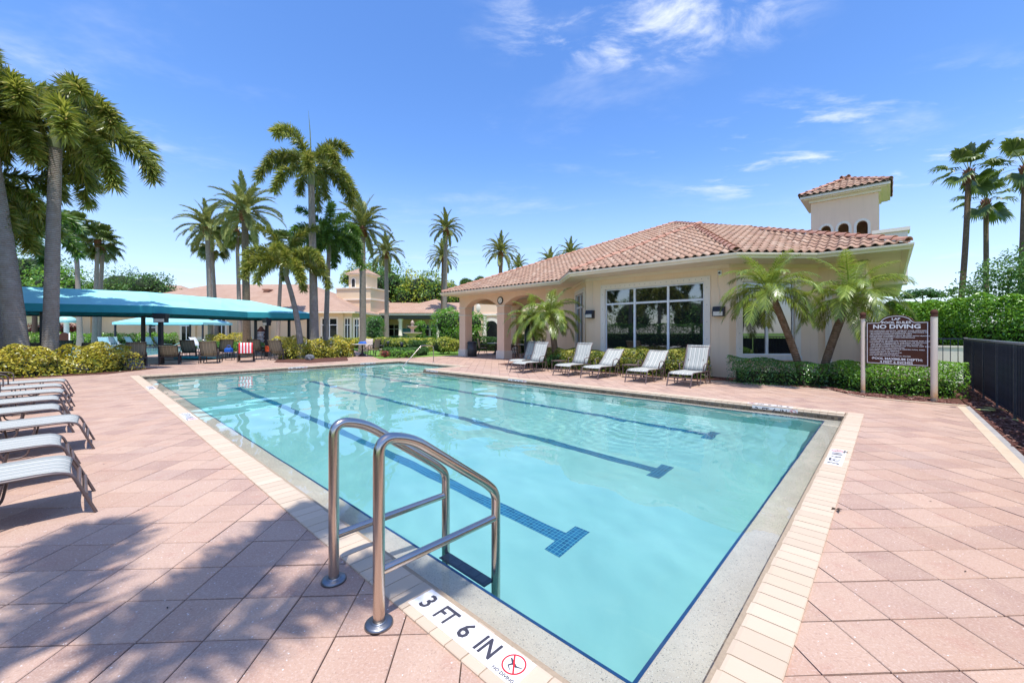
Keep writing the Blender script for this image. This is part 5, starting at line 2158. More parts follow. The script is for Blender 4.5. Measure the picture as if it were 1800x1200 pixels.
palm('date_palm', 'tall slim date palm just left of the clubhouse eave', 'date', b_, c_, .26, .2, DATE, .86, bark='bark_date_grey', boots=True, seed=12)
b_, c_ = pb(777, 779, 452, 55)
palm('date_palm', 'lower date palm half hidden behind the slim tall one', 'date', b_, c_, .24, .2, DATE, .98, bark='bark_date', boots=True, seed=13)
b_, c_ = pb(880, 880, 443, 50)
palm('date_palm', 'date palm crown standing above the left part of the clubhouse roof', 'date', b_, c_, .26, .22, DATE, 1.0, bark='bark_date', boots=True, seed=14)
for px, py, y, lab in ((911, 470, 60, 'small palm tuft peeking over the roof right of the full date palm'), (967, 462, 52, 'pale palm tuft peeking over the middle of the roof slope'), (1003, 447, 50, 'highest palm tuft peeking over the clubhouse roof slope')):
    b_, c_ = pb(px, px, py, y)
    palm('date_palm', lab, 'date', b_, c_, .24, .2, [(0, 4), (1, 8), (2, 8), (3, 6)], .85, bark='bark_date', seed=int(px))
b_, c_ = pb(829, 832, 500, 36)
palm('foxtail_palm', 'green foxtail palm tip beyond the portico roof edge', 'young', b_, c_, .14, .1, [(1, 4), (2, 4), (3, 4)], .62, shaft=.5, seed=15)
# fan palms
for (pb_, pc, py, y, lab, sc) in ((381, 372, 428, 44, 'small fan palm crown tucked behind the lattice trunk palm', 1.2), (422, 416, 402, 42, 'fan palm crown half hidden behind the tall brown date palm', 1.25),
                                  (166, 172, 422, 40, 'taller of the twin fan palms behind the turquoise canopy', 1.15), (173, 181, 432, 41, 'lower orange topped twin fan palm behind the turquoise canopy', 1.0),
                                  (141, 132, 395, 38, 'fan palm with orange upper trunk left of the twin fan palms', .9), (488, 497, 430, 44, 'fan palm behind the short curved palm crown', 1.1)):
    b_, c_ = pb(pb_, pc, py, y)
    palm('fan_palm', lab, 'fan', b_, c_, .21, .15, FAN, sc, bark='bark_date_grey', boots=True, seed=int(pc))
for (pb_, pc, py, y, lab, sc, bd) in ((1679, 1703, 300, 20, 'leftmost tall fan palm with an S-bent trunk above the ficus hedge', 1.15, .15), (1734, 1733, 352, 23, 'shorter fan palm between its two taller neighbours at the right', 1.15, 0), (1789, 1803, 292, 18.5, 'fan palm cut by the right edge of the view', 1.15, .05)):
    b_, c_ = pb(pb_, pc, py, y)
    palm('fan_palm', lab, 'fan', b_, c_, .12, .105, [(0, 1), (1, 3), (2, 3), (3, 3), (4, 2), (5, 1)], sc * .78, bark='bark_date', boots=True, seed=int(pc), bend=bd)
# pygmy date palms
b_, c_ = pb(1414, 1352, 508, 11.2, 10.9)
palm('pygmy_date_palm', 'left one of two small palms leaning apart before the end window', 'robellini', b_, c_, .095, .085, ROB, .9, bark='bark_date', boots=False, seed=21, group='pygmy date palms against the clubhouse')
b_, c_ = pb(1440, 1494, 520, 11.0, 10.6)
palm('pygmy_date_palm', 'small palm with a rough trunk leaning right behind the rules sign', 'robellini', b_, c_, .10, .095, ROB, .94, bark='bark_date', seed=22, group='pygmy date palms against the clubhouse', az0=.5)
b_, c_ = pb(978, 968, 552, 16.4)
palm('pygmy_date_palm', 'small palm in front of the wall between portico and angled window', 'robellini', b_, c_, .13, .12, ROB, .98, bark='bark_date', seed=23, group='pygmy date palms against the clubhouse')
b_, c_ = pb(946, 935, 560, 17.4)
palm('pygmy_date_palm', 'thin stemmed small palm beside the black pole and portico arch', 'robellini', b_, c_, .10, .09, ROB, .85, bark='bark_date', seed=24, group='pygmy date palms against the clubhouse')
# the palm behind us whose shade falls on the deck
palm('foxtail_palm', 'foxtail palm behind the camera shading the near deck', 'foxtail', (-2.2, -2.6), (-1.6, -.85, 7.4), .2, .14, [(1, 3), (2, 5), (3, 4)], .98, shaft=.8, seed=30, az0=.35, skip=lambda a, t_: 2.25 < a < 3.9 or a < .45 or a > 6.0)

# ---------------------------------------------------------------- hedges and shrubs
def gp2(px, py): return tuple(G(px, py).xy)


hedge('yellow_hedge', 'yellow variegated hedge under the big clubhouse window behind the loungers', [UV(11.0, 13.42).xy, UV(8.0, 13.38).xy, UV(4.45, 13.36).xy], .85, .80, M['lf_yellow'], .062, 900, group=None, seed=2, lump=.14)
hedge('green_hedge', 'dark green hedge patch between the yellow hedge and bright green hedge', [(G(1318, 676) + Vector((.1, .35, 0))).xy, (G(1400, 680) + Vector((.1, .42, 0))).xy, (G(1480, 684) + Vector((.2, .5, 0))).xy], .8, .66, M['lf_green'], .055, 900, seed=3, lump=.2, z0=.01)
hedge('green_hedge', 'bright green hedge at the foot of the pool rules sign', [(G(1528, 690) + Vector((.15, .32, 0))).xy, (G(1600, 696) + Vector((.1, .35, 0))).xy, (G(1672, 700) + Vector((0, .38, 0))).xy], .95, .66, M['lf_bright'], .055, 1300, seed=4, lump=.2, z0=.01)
hedge('ficus_hedge', 'tall clipped ficus hedge behind the black fence', [(21, 4), (18.2, 9), (16.3, 13), (15.9, 16.5), UV(-1.9, 27).xy], 1.5, 2.62, M['lf_bright'], .115, 400, seed=5, lump=.05, square=5, twigs=False)
for k, (px, py, y, rx, lab) in enumerate(((965, 0, 16.2, .55, 'green shrub at the foot of the small portico palm'), (934, 0, 16.6, .35, 'small green shrub at the base of the black pole'))):
    a = AT(px + 12, y)
    bush('green_shrub', lab, a.x, a.y, [(0, 0, .28, rx, .4, .33)], M['lf_green'], 1500, .07, seed=40 + k, cat='shrub')
# left bed
hedge('golden_shrub_bed', 'mass of yellow-green shrubs around the three grey palm trunks', [(-17.8, 12.4), (-15.9, 13.6), (-15.2, 14.9)], 1.9, .92, M['lf_gold'], .10, 420, 'shrubs', seed=6, lump=.3, square=2.3)
hedge('golden_shrub_bed', 'round yellow shrub bed below the tallest palm at the pool corner', [(G(508, 631) + Vector((0, .6, 0))).xy, (G(552, 630) + Vector((0, .6, 0))).xy, (G(590, 628) + Vector((0, .7, 0))).xy], 1.5, .92, M['lf_gold'], .11, 380, 'shrubs', seed=7, lump=.3, square=2.3)
sheet('left_bed', [ccw([(-19.5, 11.2), (-16, 11.9), (-14.0, 14.0), (-14.2, 16.2), (-19, 16.2)])], .02, M['mulch'], .06, kind='structure')
sheet('middle_bed', [ccw([gp2(482, 637), gp2(545, 638), gp2(612, 634), gp2(608, 622), gp2(500, 622)])], .02, M['mulch'], .06, kind='structure')
# lawn and its hedges
sheet('lawn', [ccw([gp2(668, 631), gp2(800, 624.5), (-1.5, 40), (-15, 46), (-20, 46), gp2(615, 613)])], .015, M['grass'], .08, kind='structure')
hedge('box_hedge', 'low clipped dark box hedge curving at the deck edge near the handrail', [(G(684, 627) + Vector((0, .5, 0))).xy, (G(712, 628) + Vector((0, .4, 0))).xy, (G(736, 625) + Vector((0, .5, 0))).xy], 1.1, .52, M['lf_dark'], .08, 420, seed=8, lump=.06, square=5)
a = G(707, 629)
bush('flowering_shrub', 'small pale green shrub with red flowers before the low box hedge', a.x, a.y, [(-.3, 0, .22, .45, .3, .28), (.4, .05, .2, .4, .3, .25)], M['lf_bright'], 1200, .08, seed=43, cat='shrub')
a = G(677, 628.5)
bush('flowering_shrub', 'tiny red and white flowering shrub left of the low box hedge', a.x, a.y, [(0, 0, .2, .35, .3, .25)], M['lf_red'], 500, .07, seed=44, cat='shrub')
a = G(773, 624)
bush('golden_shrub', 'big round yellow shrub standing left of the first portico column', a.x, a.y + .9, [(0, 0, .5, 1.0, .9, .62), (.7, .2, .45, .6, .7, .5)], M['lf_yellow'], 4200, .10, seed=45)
hedge('green_hedge', 'long pale yellow hedge behind the lawn', [AT(600, 36).xy, AT(680, 35).xy, AT(752, 34).xy], 1.3, .95, M['lf_yellow'], .12, 200, seed=9, lump=.08, square=4, twigs=False)
hedge('box_hedge', 'short clipped dark hedge block behind the lawn left of the round yellow shrub', [AT(727, 31.5).xy, AT(754, 31).xy], .8, .78, M['lf_dark'], .09, 300, seed=10, lump=.03, square=7, twigs=False)
hedge('green_hedge', 'dark hedge running below the fountain and the far veranda', [AT(660, 44).xy, AT(760, 43).xy], 1.0, 1.0, M['lf_dark'], .14, 150, seed=11, lump=.04, square=6, twigs=False)
for k, (px, py, y, r_, mt, lab) in enumerate(((658, 573, 40, 1.05, 'lf_green', 'large round clipped green bush beside the bell tower'), (653, 587, 38, .42, 'lf_dark', 'small round clipped bush in front of the large one'), (739, 574, 43, .68, 'lf_bright', 'clipped topiary ball right of the stone fountain'),
                                             (786, 569, 31, 1.25, 'lf_bright', 'big glossy green bush left of the first portico column'), (832, 570, 31.5, 1.05, 'lf_bright', 'glossy green bush seen through the portico arch'))):
    a = AT(px, y); z = ZAT(py, y)
    bush('round_bush', lab, a.x, a.y, [(0, 0, z, r_, r_, r_ * (.95 if k != 3 else 1.05))] + ([(0, 0, z * .5, r_ * .85, r_ * .85, z * .5)] if z > 1.2 else []), M[mt], int(3800 * r_), .13, seed=50 + k, amp=.08 if k < 3 else .2)
hedge('green_hedge', 'dark hedge behind the portico tables', [AT(805, 32).xy, AT(870, 31).xy, AT(910, 30).xy], .9, 1.1, M['lf_dark'], .12, 200, seed=12, lump=.06, square=5, twigs=False)
hedge('green_hedge', 'sunlit hedge seen through the second portico arch', [AT(888, 29.5).xy, AT(944, 27).xy], .8, 1.28, M['lf_bright'], .11, 200, seed=13, lump=.05, square=5, twigs=False)
# far left planting
hedge('flowering_hedge', 'flowering green hedge along the far side of the second pool', [AT(60, 44).xy, AT(200, 43).xy, AT(300, 43).xy], 1.2, 1.25, M['lf_bright'], .16, 110, seed=14, lump=.15, twigs=False)
hedge('flowering_hedge', 'yellow and orange croton hedge before the tan hall wall', [AT(372, 40).xy, AT(432, 39).xy], 1.2, 1.15, M['lf_gold'], .14, 150, seed=15, lump=.2, twigs=False)
hedge('green_hedge', 'low green groundcover in front of the croton hedge', [AT(350, 36).xy, AT(400, 35).xy, AT(452, 33).xy], 1.2, .6, M['lf_green'], .12, 160, seed=16, lump=.15, twigs=False)
hedge('green_hedge', 'low bright hedge behind the red striped towel lounger', [AT(405, 30.5).xy, AT(468, 29.5).xy], .9, .62, M['lf_bright'], .12, 160, seed=17, lump=.15, twigs=False)
hedge('golden_hedge', 'golden hedge between potted urns at the end of the canopy', [AT(488, 33).xy, AT(545, 33).xy], 1.2, .85, M['lf_gold'], .13, 150, seed=18, lump=.2, twigs=False)
for k, (px, y) in enumerate(((62, 47), (118, 47), (150, 48))):
    a = AT(px, y)
    bush('red_shrub', ('red leaved shrub left of the mushroom water feature', 'red leaved shrub behind the mushroom water feature', 'red leaved shrub right of the mushroom water feature')[k], a.x, a.y, [(0, 0, 1.6, 1.1, .8, .8)], M['lf_red'], 700, .16, seed=60 + k)
for k, (px, py, y, r_, mt, lab) in enumerate(((60, 480, 46, 3.6, 'lf_tree', 'bushy green tree at the far left above the canopy'), (100, 500, 44, 2.6, 'lf_bright', 'light green tree behind the leftmost palm trunks'), (215, 505, 66, 4.2, 'lf_tree', 'dark round tree beyond the pale far roof'),
                                              (175, 520, 60, 3.0, 'lf_tree', 'thin twiggy tree behind the twin fan palms'), (262, 505, 60, 3.2, 'lf_tree', 'low olive tree above the far left roof'), (30, 520, 50, 3.5, 'lf_tree', 'dense tree behind the leaning palm trunk'))):
    a = AT(px, y); z = ZAT(py, y)
    bush('leafy_tree', lab, a.x, a.y, [(0, 0, z, r_, r_, r_ * .75), (r_ * .6, 0, z - r_ * .3, r_ * .7, r_ * .7, r_ * .55), (-r_ * .6, .3, z - r_ * .25, r_ * .7, r_ * .7, r_ * .5)], M[mt], 2600, .34, cat='tree', seed=70 + k, trunk=(.22, z * .7), amp=.3)
# trees behind the veranda wing
for k, (px, py, y, r_, mt, lab) in enumerate(((676, 497, 66, 4.2, 'lf_tree', 'dark leafy tree directly right of the bell tower'), (745, 510, 64, 4.0, 'lf_tree_yellow', 'yellowing leafy tree above the veranda roof'), (640, 488, 78, 3.6, 'lf_tree_yellow', 'golden tree crown behind the bell tower'), (776, 520, 70, 3.2, 'lf_tree_yellow', 'yellow tipped tree partly behind the slim date palm'), (706, 522, 72, 4.4, 'lf_tree', 'broad green tree between the two date palm trunks'))):
    a = AT(px, y); z = ZAT(py, y)
    bl = [(0, 0, z, r_, r_, r_ * .8)] + [(r_ * .75 * math.cos(q), r_ * .5 * math.sin(q), z - r_ * .25 + .8 * math.sin(3 * q + k), r_ * .6, r_ * .6, r_ * .5) for q in (0, 1.3, 2.5, 3.7, 5)]
    bush('leafy_tree', lab, a.x, a.y, bl, M[mt], 5200, .40, cat='tree', seed=80 + k, trunk=(.3, z * .65), amp=.3)
# right-hand tree behind the hedge and a small far one
a = AT(1772, 17)
bush('leafy_tree', 'loose green tree crown above the ficus hedge at the right edge', a.x, a.y, [(0, 0, 3.5, 1.5, 1.3, .95), (-1.2, .3, 2.9, 1.0, .9, .6), (1.3, 0, 4.1, 1.3, 1.2, .9), (.5, -.3, 2.7, 1.2, 1, .7), (2.6, .2, 3.4, 1.3, 1.2, 1.3)], M['lf_tree'], 9000, .13, cat='tree', seed=90, trunk=(.13, 2.3), amp=.45, shell=.6, core=False)
a = AT(1622, 40)
bush('leafy_tree', 'small flat dark tree far off behind the rules sign', a.x, a.y, [(0, 0, ZAT(515, 40), 1.5, 1.2, .45), (1.2, 0, ZAT(520, 40), 1.0, 1, .35), (-1, .2, ZAT(521, 40), 1.1, 1, .4)], M['lf_dark'], 1500, .2, cat='tree', seed=91, trunk=(.14, 4.3))
# fallen leaves
def leaf_litter():
    mb = MB()
    spots = [(1733, 721, 9, .26), (1783, 738, 4, .12), (1470, 898, 3, .035), (1487, 797, 2, .02)]
    for px, py, n, r_ in spots:
        c = G(px, py)
        for k in range(n):
            Mx = Matrix.Translation((c.x + rnd.uniform(-r_, r_), c.y + rnd.uniform(-r_, r_) * .6, .012 + rnd.uniform(0, .03 if r_ > .05 else .002))) @ Matrix.Rotation(rnd.uniform(0, 6.28), 4, 'Z') @ Matrix.Rotation(rnd.uniform(-.3, .3), 4, 'X')
            l = .11 if r_ > .05 else .035
            mb.add([(-l, 0, 0), (0, l * .3, .01), (l, 0, 0), (0, -l * .3, .008)], [(0, 1, 2, 3)], M=Mx, var=.62 + .3 * rnd.random() if r_ > .05 else .2)
    for k in range(46):
        px, py = rnd.uniform(0, 1800), 0
        y = rnd.uniform(1.8, 9); x = rnd.uniform(-1.2, 1.2) * y
        p = Vector((x, y))
        s, t_ = p.dot(A2) - U0, p.dot(B2) - V0
        if -.1 < s < 18 and -.1 < t_ < 8.4: continue
        if s < -1.2: continue
        l = rnd.uniform(.004, .012)
        Mx = Matrix.Translation((x, y, .004)) @ Matrix.Rotation(rnd.uniform(0, 6.28), 4, 'Z')
        mb.add([(-l, 0, 0), (0, l * .35, .003), (l, 0, 0), (0, -l * .35, .003)], [(0, 1, 2, 3)], M=Mx, var=.0)
    o = mb.build('leaf_litter', mat_leaf('litter', [(0, (.05, .03, .015)), (.4, (.10, .06, .03)), (.6, (.55, .48, .10)), (1, (.66, .60, .22))], .7, 0), None, usevar=True)
    tag(o, kind='stuff')


leaf_litter()

# ================================================================ furniture


def strip(mb, path, w, th=.010, mat=0, n=5):
    """a taut sling: path of (y, z); slightly sagging across"""
    P_ = [Vector((0, y, z)) for y, z in path]
    vs = []
    xs = [-w / 2 + w * i / n for i in range(n + 1)]
    for i, p in enumerate(P_):
        t_ = (P_[min(i + 1, len(P_) - 1)] - P_[max(i - 1, 0)]).normalized()
        nn = Vector((0, -t_.z, t_.y))
        for x in xs:
            sag = -.012 * (1 - (2 * x / w) ** 2)
            vs.append(Vector((x, p.y, p.z)) + nn * sag)
    m = n + 1
    top = len(P_) * m
    lo = []
    for i, p in enumerate(P_):
        t_ = (P_[min(i + 1, len(P_) - 1)] - P_[max(i - 1, 0)]).normalized()
        nn = Vector((0, -t_.z, t_.y))
        for k in range(m): lo.append(vs[i * m + k] - nn * th)
    fs = []
    for i in range(len(P_) - 1):
        for k in range(n):
            a = i * m + k
            fs.append((a, a + 1, a + m + 1, a + m)); fs.append((top + a, top + a + m, top + a + m + 1, top + a + 1))
        for k in (0, n):
            a = i * m + k
            fs.append((a, a + m, top + a + m, top + a) if k == 0 else (a, top + a, top + a + m, a + m))
    for i in (0, len(P_) - 1):
        for k in range(n):
            a = i * m + k
            fs.append((a, top + a, top + a + 1, a + 1))
    mb.add(vs + lo, fs, mat, True)


def lounger(angle, sling, frame, label, group, arms=True, name='chaise_lounge'):
    root = empty(name, (0, 0, 0), 0, label, 'lounger', group)
    zs = .365
    fl = (1.0, .62)
    for s_ in (-1, 1):
        x = .31 * s_
        mb = MB()
        mb.tube(arc([(x, -.115, 0), (x, .02, .345), (x, .13, zs), (x, .7, zs - .012), (x, 1.22, zs - .02)], .07, 5), .019, 8, flat=fl)
        mb.build('side_rail', frame, root)
        mb = MB()
        mb.tube(arc([(x, .36, zs - .02), (x, .42, .018), (x, .60, .018), (x, .66, zs - .02)], .07, 5), .016, 8, flat=fl)
        mb.build('loop_leg', frame, root)
        if arms:
            xo = x + .035 * s_
            mb = MB()
            mb.tube(arc([(x, .80, zs - .02), (xo, .80, .56), (xo, 1.10, .585), (xo, 1.28, .0)], .085, 6), .018, 8, flat=fl)
            mb.build('armrest', frame, root)
        mb = MB()
        mb.tube(arc([(x, .98, zs - .03), (x, 1.0, .018), (x, 1.12, .018), (x, 1.16, zs - .03)], .06, 4), .015, 8, flat=fl)
        mb.build('loop_leg', frame, root)
    for y, z, r_ in ((-.055, .155, .016), (-.022, .235, .014), (.9, zs - .02, .016), (1.2, zs - .02, .016)):
        mb = MB(); mb.tube([(-.31, y, z), (.31, y, z)], r_, 8); mb.build('crossbar', frame, root)
    mb = MB()
    strip(mb, [(.015, .325), (.03, .345), (.06, .365), (.10, .378), (.2, .382), (.45, .378), (.75, .372), (.99, .368)], .595)
    mb.build('seat_sling', sling, root)
    a = R(angle)
    bl = .80
    bp_ = []
    for t_ in (0, .2, .5, .8, .93, 1.0):
        cur = -.03 * math.sin(math.pi * t_) - (.05 * max(0, t_ - .85) / .15)
        bp_.append((1.0 + bl * t_ * math.cos(a) - cur * math.sin(a), .375 + bl * t_ * math.sin(a) + cur * math.cos(a)))
    mb = MB(); strip(mb, bp_, .595); mb.build('back_sling', sling, root)
    for s_ in (-1, 1):
        mb = MB(); mb.tube([(s_ * .31, y, z - .008) for y, z in bp_], .017, 8, flat=fl)
        mb.build('back_frame', frame, root)
    mb = MB(); mb.tube([(-.31, bp_[-2][0], bp_[-2][1] - .02), (.31, bp_[-2][0], bp_[-2][1] - .02)], .014, 8); mb.build('crossbar', frame, root)
    if angle > 20:
        mb = MB()
        for s_ in (-.2, .2):
            mb.tube([(s_, 1.0 + .35 * math.cos(a), .36 + .35 * math.sin(a)), (s_, 1.19, zs - .02)], .009, 6)
        mb.build('back_brace', frame, root)
    return root


GR = 'striped sling loungers along the clubhouse hedge'
A_ = ANG_B - math.pi / 2
L65 = lounger(66, M['sling'], M['bronze'], 'x', GR)
L40 = lounger(43, M['sling'], M['bronze'], 'x', GR)
Lfl = lounger(6, M['sling'], M['bronze'], 'x', 'flat striped loungers lined up at the left edge', arms=True)


def feet(p, q):
    a, b = G(*p), G(*q)
    return (a + b) / 2


right = [(L65, (894.4, 655.1), (920, 656.7), 'raised striped lounger farthest left, right beside the black pole'),
         (L65, (969.6, 659.6), (1000.4, 662.7), 'raised striped lounger second from the black pole, past the first side table'),
         (L40, (1018.4, 664), (1052, 667.3), 'half reclined striped lounger left of the second side table'),
         (L40, (1096, 671), (1136.7, 675), 'half reclined striped lounger right of the second side table'),
         (L65, (1170, 678), (1215.6, 682), 'nearest raised striped lounger at the right end of the row below the wall lamp')]
used = set()
for src, p, q, lab in right:
    c = feet(p, q) + Vector((B2.x, B2.y, 0)) * .115
    if id(src) in used: copy_tree(src, c, A_ + rnd.uniform(-.03, .03), lab)
    else:
        used.add(id(src)); src.location = c; src.rotation_euler = (0, 0, A_); src['label'] = lab
c = AT(905, 15.6)
copy_tree(L65, (c.x, c.y, 0), A_ + .1, 'striped lounger with brown arms half hidden behind the leftmost one of the row')
# the eight flat ones at the left
us = [4.66, 5.87, 7.2, 8.6, 9.8, 11.0, 12.2, 13.45]
labs = ['nearest flat striped lounger at the left edge of the view', 'flat striped lounger second from the camera on the left', 'third flat striped lounger on the left, its legs reaching farthest toward the pool', 'fourth flat striped lounger from the camera on the left',
        'fifth flat lounger from the camera in the left row', 'sixth flat lounger from the camera in the left row', 'second to last flat lounger before the yellow shrubs', 'last flat lounger of the left row right before the yellow shrubs']
for i, u in enumerate(us):
    v = (-.02, -.10, .02, -.17, -.2, -.18, -.22, -.2)[i]
    c = UV(u + .34, v)
    rz = A_ + math.pi + rnd.uniform(-.05, .05)
    # foot end at the pool side, body runs back from the water
    if i == 0:
        Lfl.location = c; Lfl.rotation_euler = (0, 0, rz); Lfl['label'] = labs[0]
    else:
        copy_tree(Lfl, c, rz, labs[i])


def side_table(label, loc, rz, frame=None):
    frame = frame or M['bronze']
    root = empty('side_table', loc, rz, label, 'side table', 'low metal side tables between loungers')
    mb = MB(); mb.box(-.22, .22, -.22, .22, .395, .42, bev=.008); mb.build('table_top', frame, root)
    for sx in (-1, 1):
        mb = MB(); mb.tube(arc([(sx * .2, -.2, 0), (sx * .2, -.2, .39), (sx * .2, .2, .39), (sx * .2, .2, 0)], .05, 4), .014, 8); mb.build('leg_frame', frame, root)
    return root


c = G(976, 655) + Vector((.2, .35, 0)); side_table('brown side table between the two leftmost raised loungers', (c.x, c.y, 0), A_)
c = G(1102, 664) + Vector((.18, .1, 0)); side_table('brown side table between the two half reclined loungers', (c.x, c.y, 0), A_)

# loungers under the canopy, backs to us
GD = 'olive loungers under the turquoise canopy'
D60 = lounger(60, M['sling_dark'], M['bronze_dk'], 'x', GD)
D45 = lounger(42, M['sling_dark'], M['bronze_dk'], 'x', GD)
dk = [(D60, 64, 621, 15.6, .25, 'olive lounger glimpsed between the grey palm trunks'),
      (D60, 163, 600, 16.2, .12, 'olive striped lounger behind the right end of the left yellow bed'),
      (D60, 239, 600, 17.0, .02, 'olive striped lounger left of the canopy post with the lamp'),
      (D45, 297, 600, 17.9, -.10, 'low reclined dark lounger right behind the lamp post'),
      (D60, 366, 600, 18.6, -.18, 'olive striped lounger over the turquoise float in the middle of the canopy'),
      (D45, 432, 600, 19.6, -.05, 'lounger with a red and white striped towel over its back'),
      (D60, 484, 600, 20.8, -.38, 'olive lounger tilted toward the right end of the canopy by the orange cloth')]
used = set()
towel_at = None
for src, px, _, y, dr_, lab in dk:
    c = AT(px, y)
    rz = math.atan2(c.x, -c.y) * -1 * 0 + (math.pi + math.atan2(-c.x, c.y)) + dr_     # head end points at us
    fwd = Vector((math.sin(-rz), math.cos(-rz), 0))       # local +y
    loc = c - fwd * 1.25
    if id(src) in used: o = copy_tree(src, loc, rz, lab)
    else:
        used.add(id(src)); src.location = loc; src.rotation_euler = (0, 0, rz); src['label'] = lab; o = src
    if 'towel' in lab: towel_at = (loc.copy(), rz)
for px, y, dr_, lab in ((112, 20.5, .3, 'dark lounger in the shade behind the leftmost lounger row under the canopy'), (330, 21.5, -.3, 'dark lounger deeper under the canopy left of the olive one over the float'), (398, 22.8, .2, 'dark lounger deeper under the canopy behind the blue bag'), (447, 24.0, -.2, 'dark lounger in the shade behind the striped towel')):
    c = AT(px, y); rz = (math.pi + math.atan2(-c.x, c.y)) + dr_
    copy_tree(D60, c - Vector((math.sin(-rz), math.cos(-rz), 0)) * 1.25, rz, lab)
# towel draped over the back of one lounger
loc, rz = towel_at
a = R(42)
tw = MB()
top = (1.0 + .80 * math.cos(a), .375 + .80 * math.sin(a))
path = [(top[0] - .42 * math.cos(a) - .01, top[1] - .42 * math.sin(a) + .03), (top[0] - .03, top[1] + .035), (top[0] + .03, top[1] + .03), (top[0] + .06, top[1] - .12), (top[0] + .055, top[1] - .46)]
n = 9
for k in range(n):
    x0_ = -.30 + .56 * k / n; x1_ = -.30 + .56 * (k + 1) / n
    vs = []
    for i, (y, z) in enumerate(path):
        w_ = .012 * math.sin(k * 2.1 + i)
        w2 = .012 * math.sin((k + 1) * 2.1 + i)
        vs += [(x0_, y + w_, z), (x1_, y + w2, z)]
    vs += [(v[0], v[1] - .006, v[2] - .006) for v in vs[:]]
    m_ = len(path) * 2
    fs = [(2 * i, 2 * i + 1, 2 * i + 3, 2 * i + 2) for i in range(len(path) - 1)] + [(m_ + 2 * i, m_ + 2 * i + 2, m_ + 2 * i + 3, m_ + 2 * i + 1) for i in range(len(path) - 1)]
    tw.add(vs, fs, k % 2, True)
o = tw.build('striped_towel', [M['towel_red'], M['towel_white']], None, loc, (0, 0, rz))
tag(o, 'red and white striped towel draped over a lounger back under the canopy', 'towel')
# orange cloth, blue bag, float
c = AT(469.5, 21.6); mb = MB()
mb.add([(-.11, 0, .42), (.12, .02, .40), (.14, .0, .66), (.02, -.02, .70), (-.12, .01, .74), (-.11, .06, .42), (.12, .07, .40), (.14, .06, .66), (.02, .05, .70), (-.12, .07, .74)], [(0, 1, 2, 3, 4), (9, 8, 7, 6, 5), (0, 5, 6, 1), (1, 6, 7, 2), (4, 3, 8, 9), (3, 2, 7, 8), (0, 4, 9, 5)])
tag(mb.build('orange_cloth', M['orange'], None, (c.x, c.y, 0)), 'bright orange cloth hanging by the right canopy post', 'cloth')
c = AT(402, 21.0); mb = MB(); mb.box(-.16, .16, -.1, .1, 0, .2, bev=.04); mb.tube(arc([(-.1, 0, .19), (-.08, 0, .34), (.08, 0, .34), (.1, 0, .19)], .06), .012, 6)
side_table('dark side table holding a blue bag under the canopy', (c.x, c.y, 0), .3, M['bronze_dk'])
tag(mb.build('blue_bag', M['blue_cloth'], None, (c.x, c.y, .421)), 'small blue bag on a dark side table left of the striped towel', 'bag')
c = G(352, 631); mb = MB()
for k in range(6): mb.tube([(-1.1 + .0, -.35 + k * .12, .09), (1.0, -.35 + k * .12, .09)], .06, 8)
tag(mb.build('pool_float', M['valance'], None, (c.x, c.y, 0)), 'flat turquoise ribbed pool float on the deck under the loungers', 'float')
for px, y, lab in ((208, 17.2, 'dark side table left of the lamp post'), (455, 21.4, 'dark side table near the orange cloth')):
    c = AT(px, y); side_table(lab, (c.x, c.y, 0), .2, M['bronze_dk'])


def dining_chair(fabric, frame, label, group):
    root = empty('patio_chair', (0, 0, 0), 0, label, 'chair', group)
    for s_ in (-1, 1):
        x = .25 * s_
        mb = MB(); mb.tube(arc([(x, -.28, 0), (x, -.20, .42), (x, -.24, .64), (x, .16, .66), (x, .22, .5)], .08), .015, 8); mb.build('front_leg', frame, root)
        mb = MB(); mb.tube(arc([(x, .34, 0), (x, .16, .42), (x, .27, 1.02)], .1), .015, 8); mb.build('rear_leg', frame, root)
    mb = MB(); strip(mb, [(-.27, .40), (-.24, .435), (-.18, .445), (.0, .43), (.14, .42)], .47); mb.build('seat_sling', fabric, root)
    mb = MB(); strip(mb, [(.15, .43), (.20, .60), (.235, .85), (.28, 1.0), (.31, 1.03), (.33, 1.02)], .47); mb.build('back_sling', fabric, root)
    return root


GC = 'patio chairs round the outdoor tables'
CH = dining_chair(M['sling_tan'], M['bronze_dk'], 'x', GC)
CC = dining_chair(M['sling_cream'], M['bronze_dk'], 'x', GC)


def round_table(label, c, r_=.6):
    root = empty('patio_table', (c.x, c.y, 0), 0, label, 'table', 'round patio tables')
    mb = MB(); mb.lathe([(.001, .74), (r_, .74), (r_ + .01, .725), (r_, .71), (.001, .71)], 28); mb.build('table_top', M['table'], root)
    mb = MB(); mb.lathe([(.05, .71), (.04, .4), (.07, .2), (.24, .03), (.26, 0)], 16)
    for k in range(4):
        a = k * math.pi / 2 + .4
        mb.tube([(.05 * math.cos(a), .05 * math.sin(a), .35), (.25 * math.cos(a), .25 * math.sin(a), .55), (.42 * math.cos(a), .42 * math.sin(a), .70)], .014, 6)
    mb.build('pedestal', M['bronze_dk'], root)


def put_chair(src, c, r_, ang, lab):
    """chair at angle ang round a table centre c, facing it"""
    p = c + Vector((math.cos(ang), math.sin(ang), 0)) * r_
    rz = ang - math.pi / 2
    if src.get('label') == 'x':
        src.location = p; src.rotation_euler = (0, 0, rz); src['label'] = lab
    else: copy_tree(src, p, rz, lab)


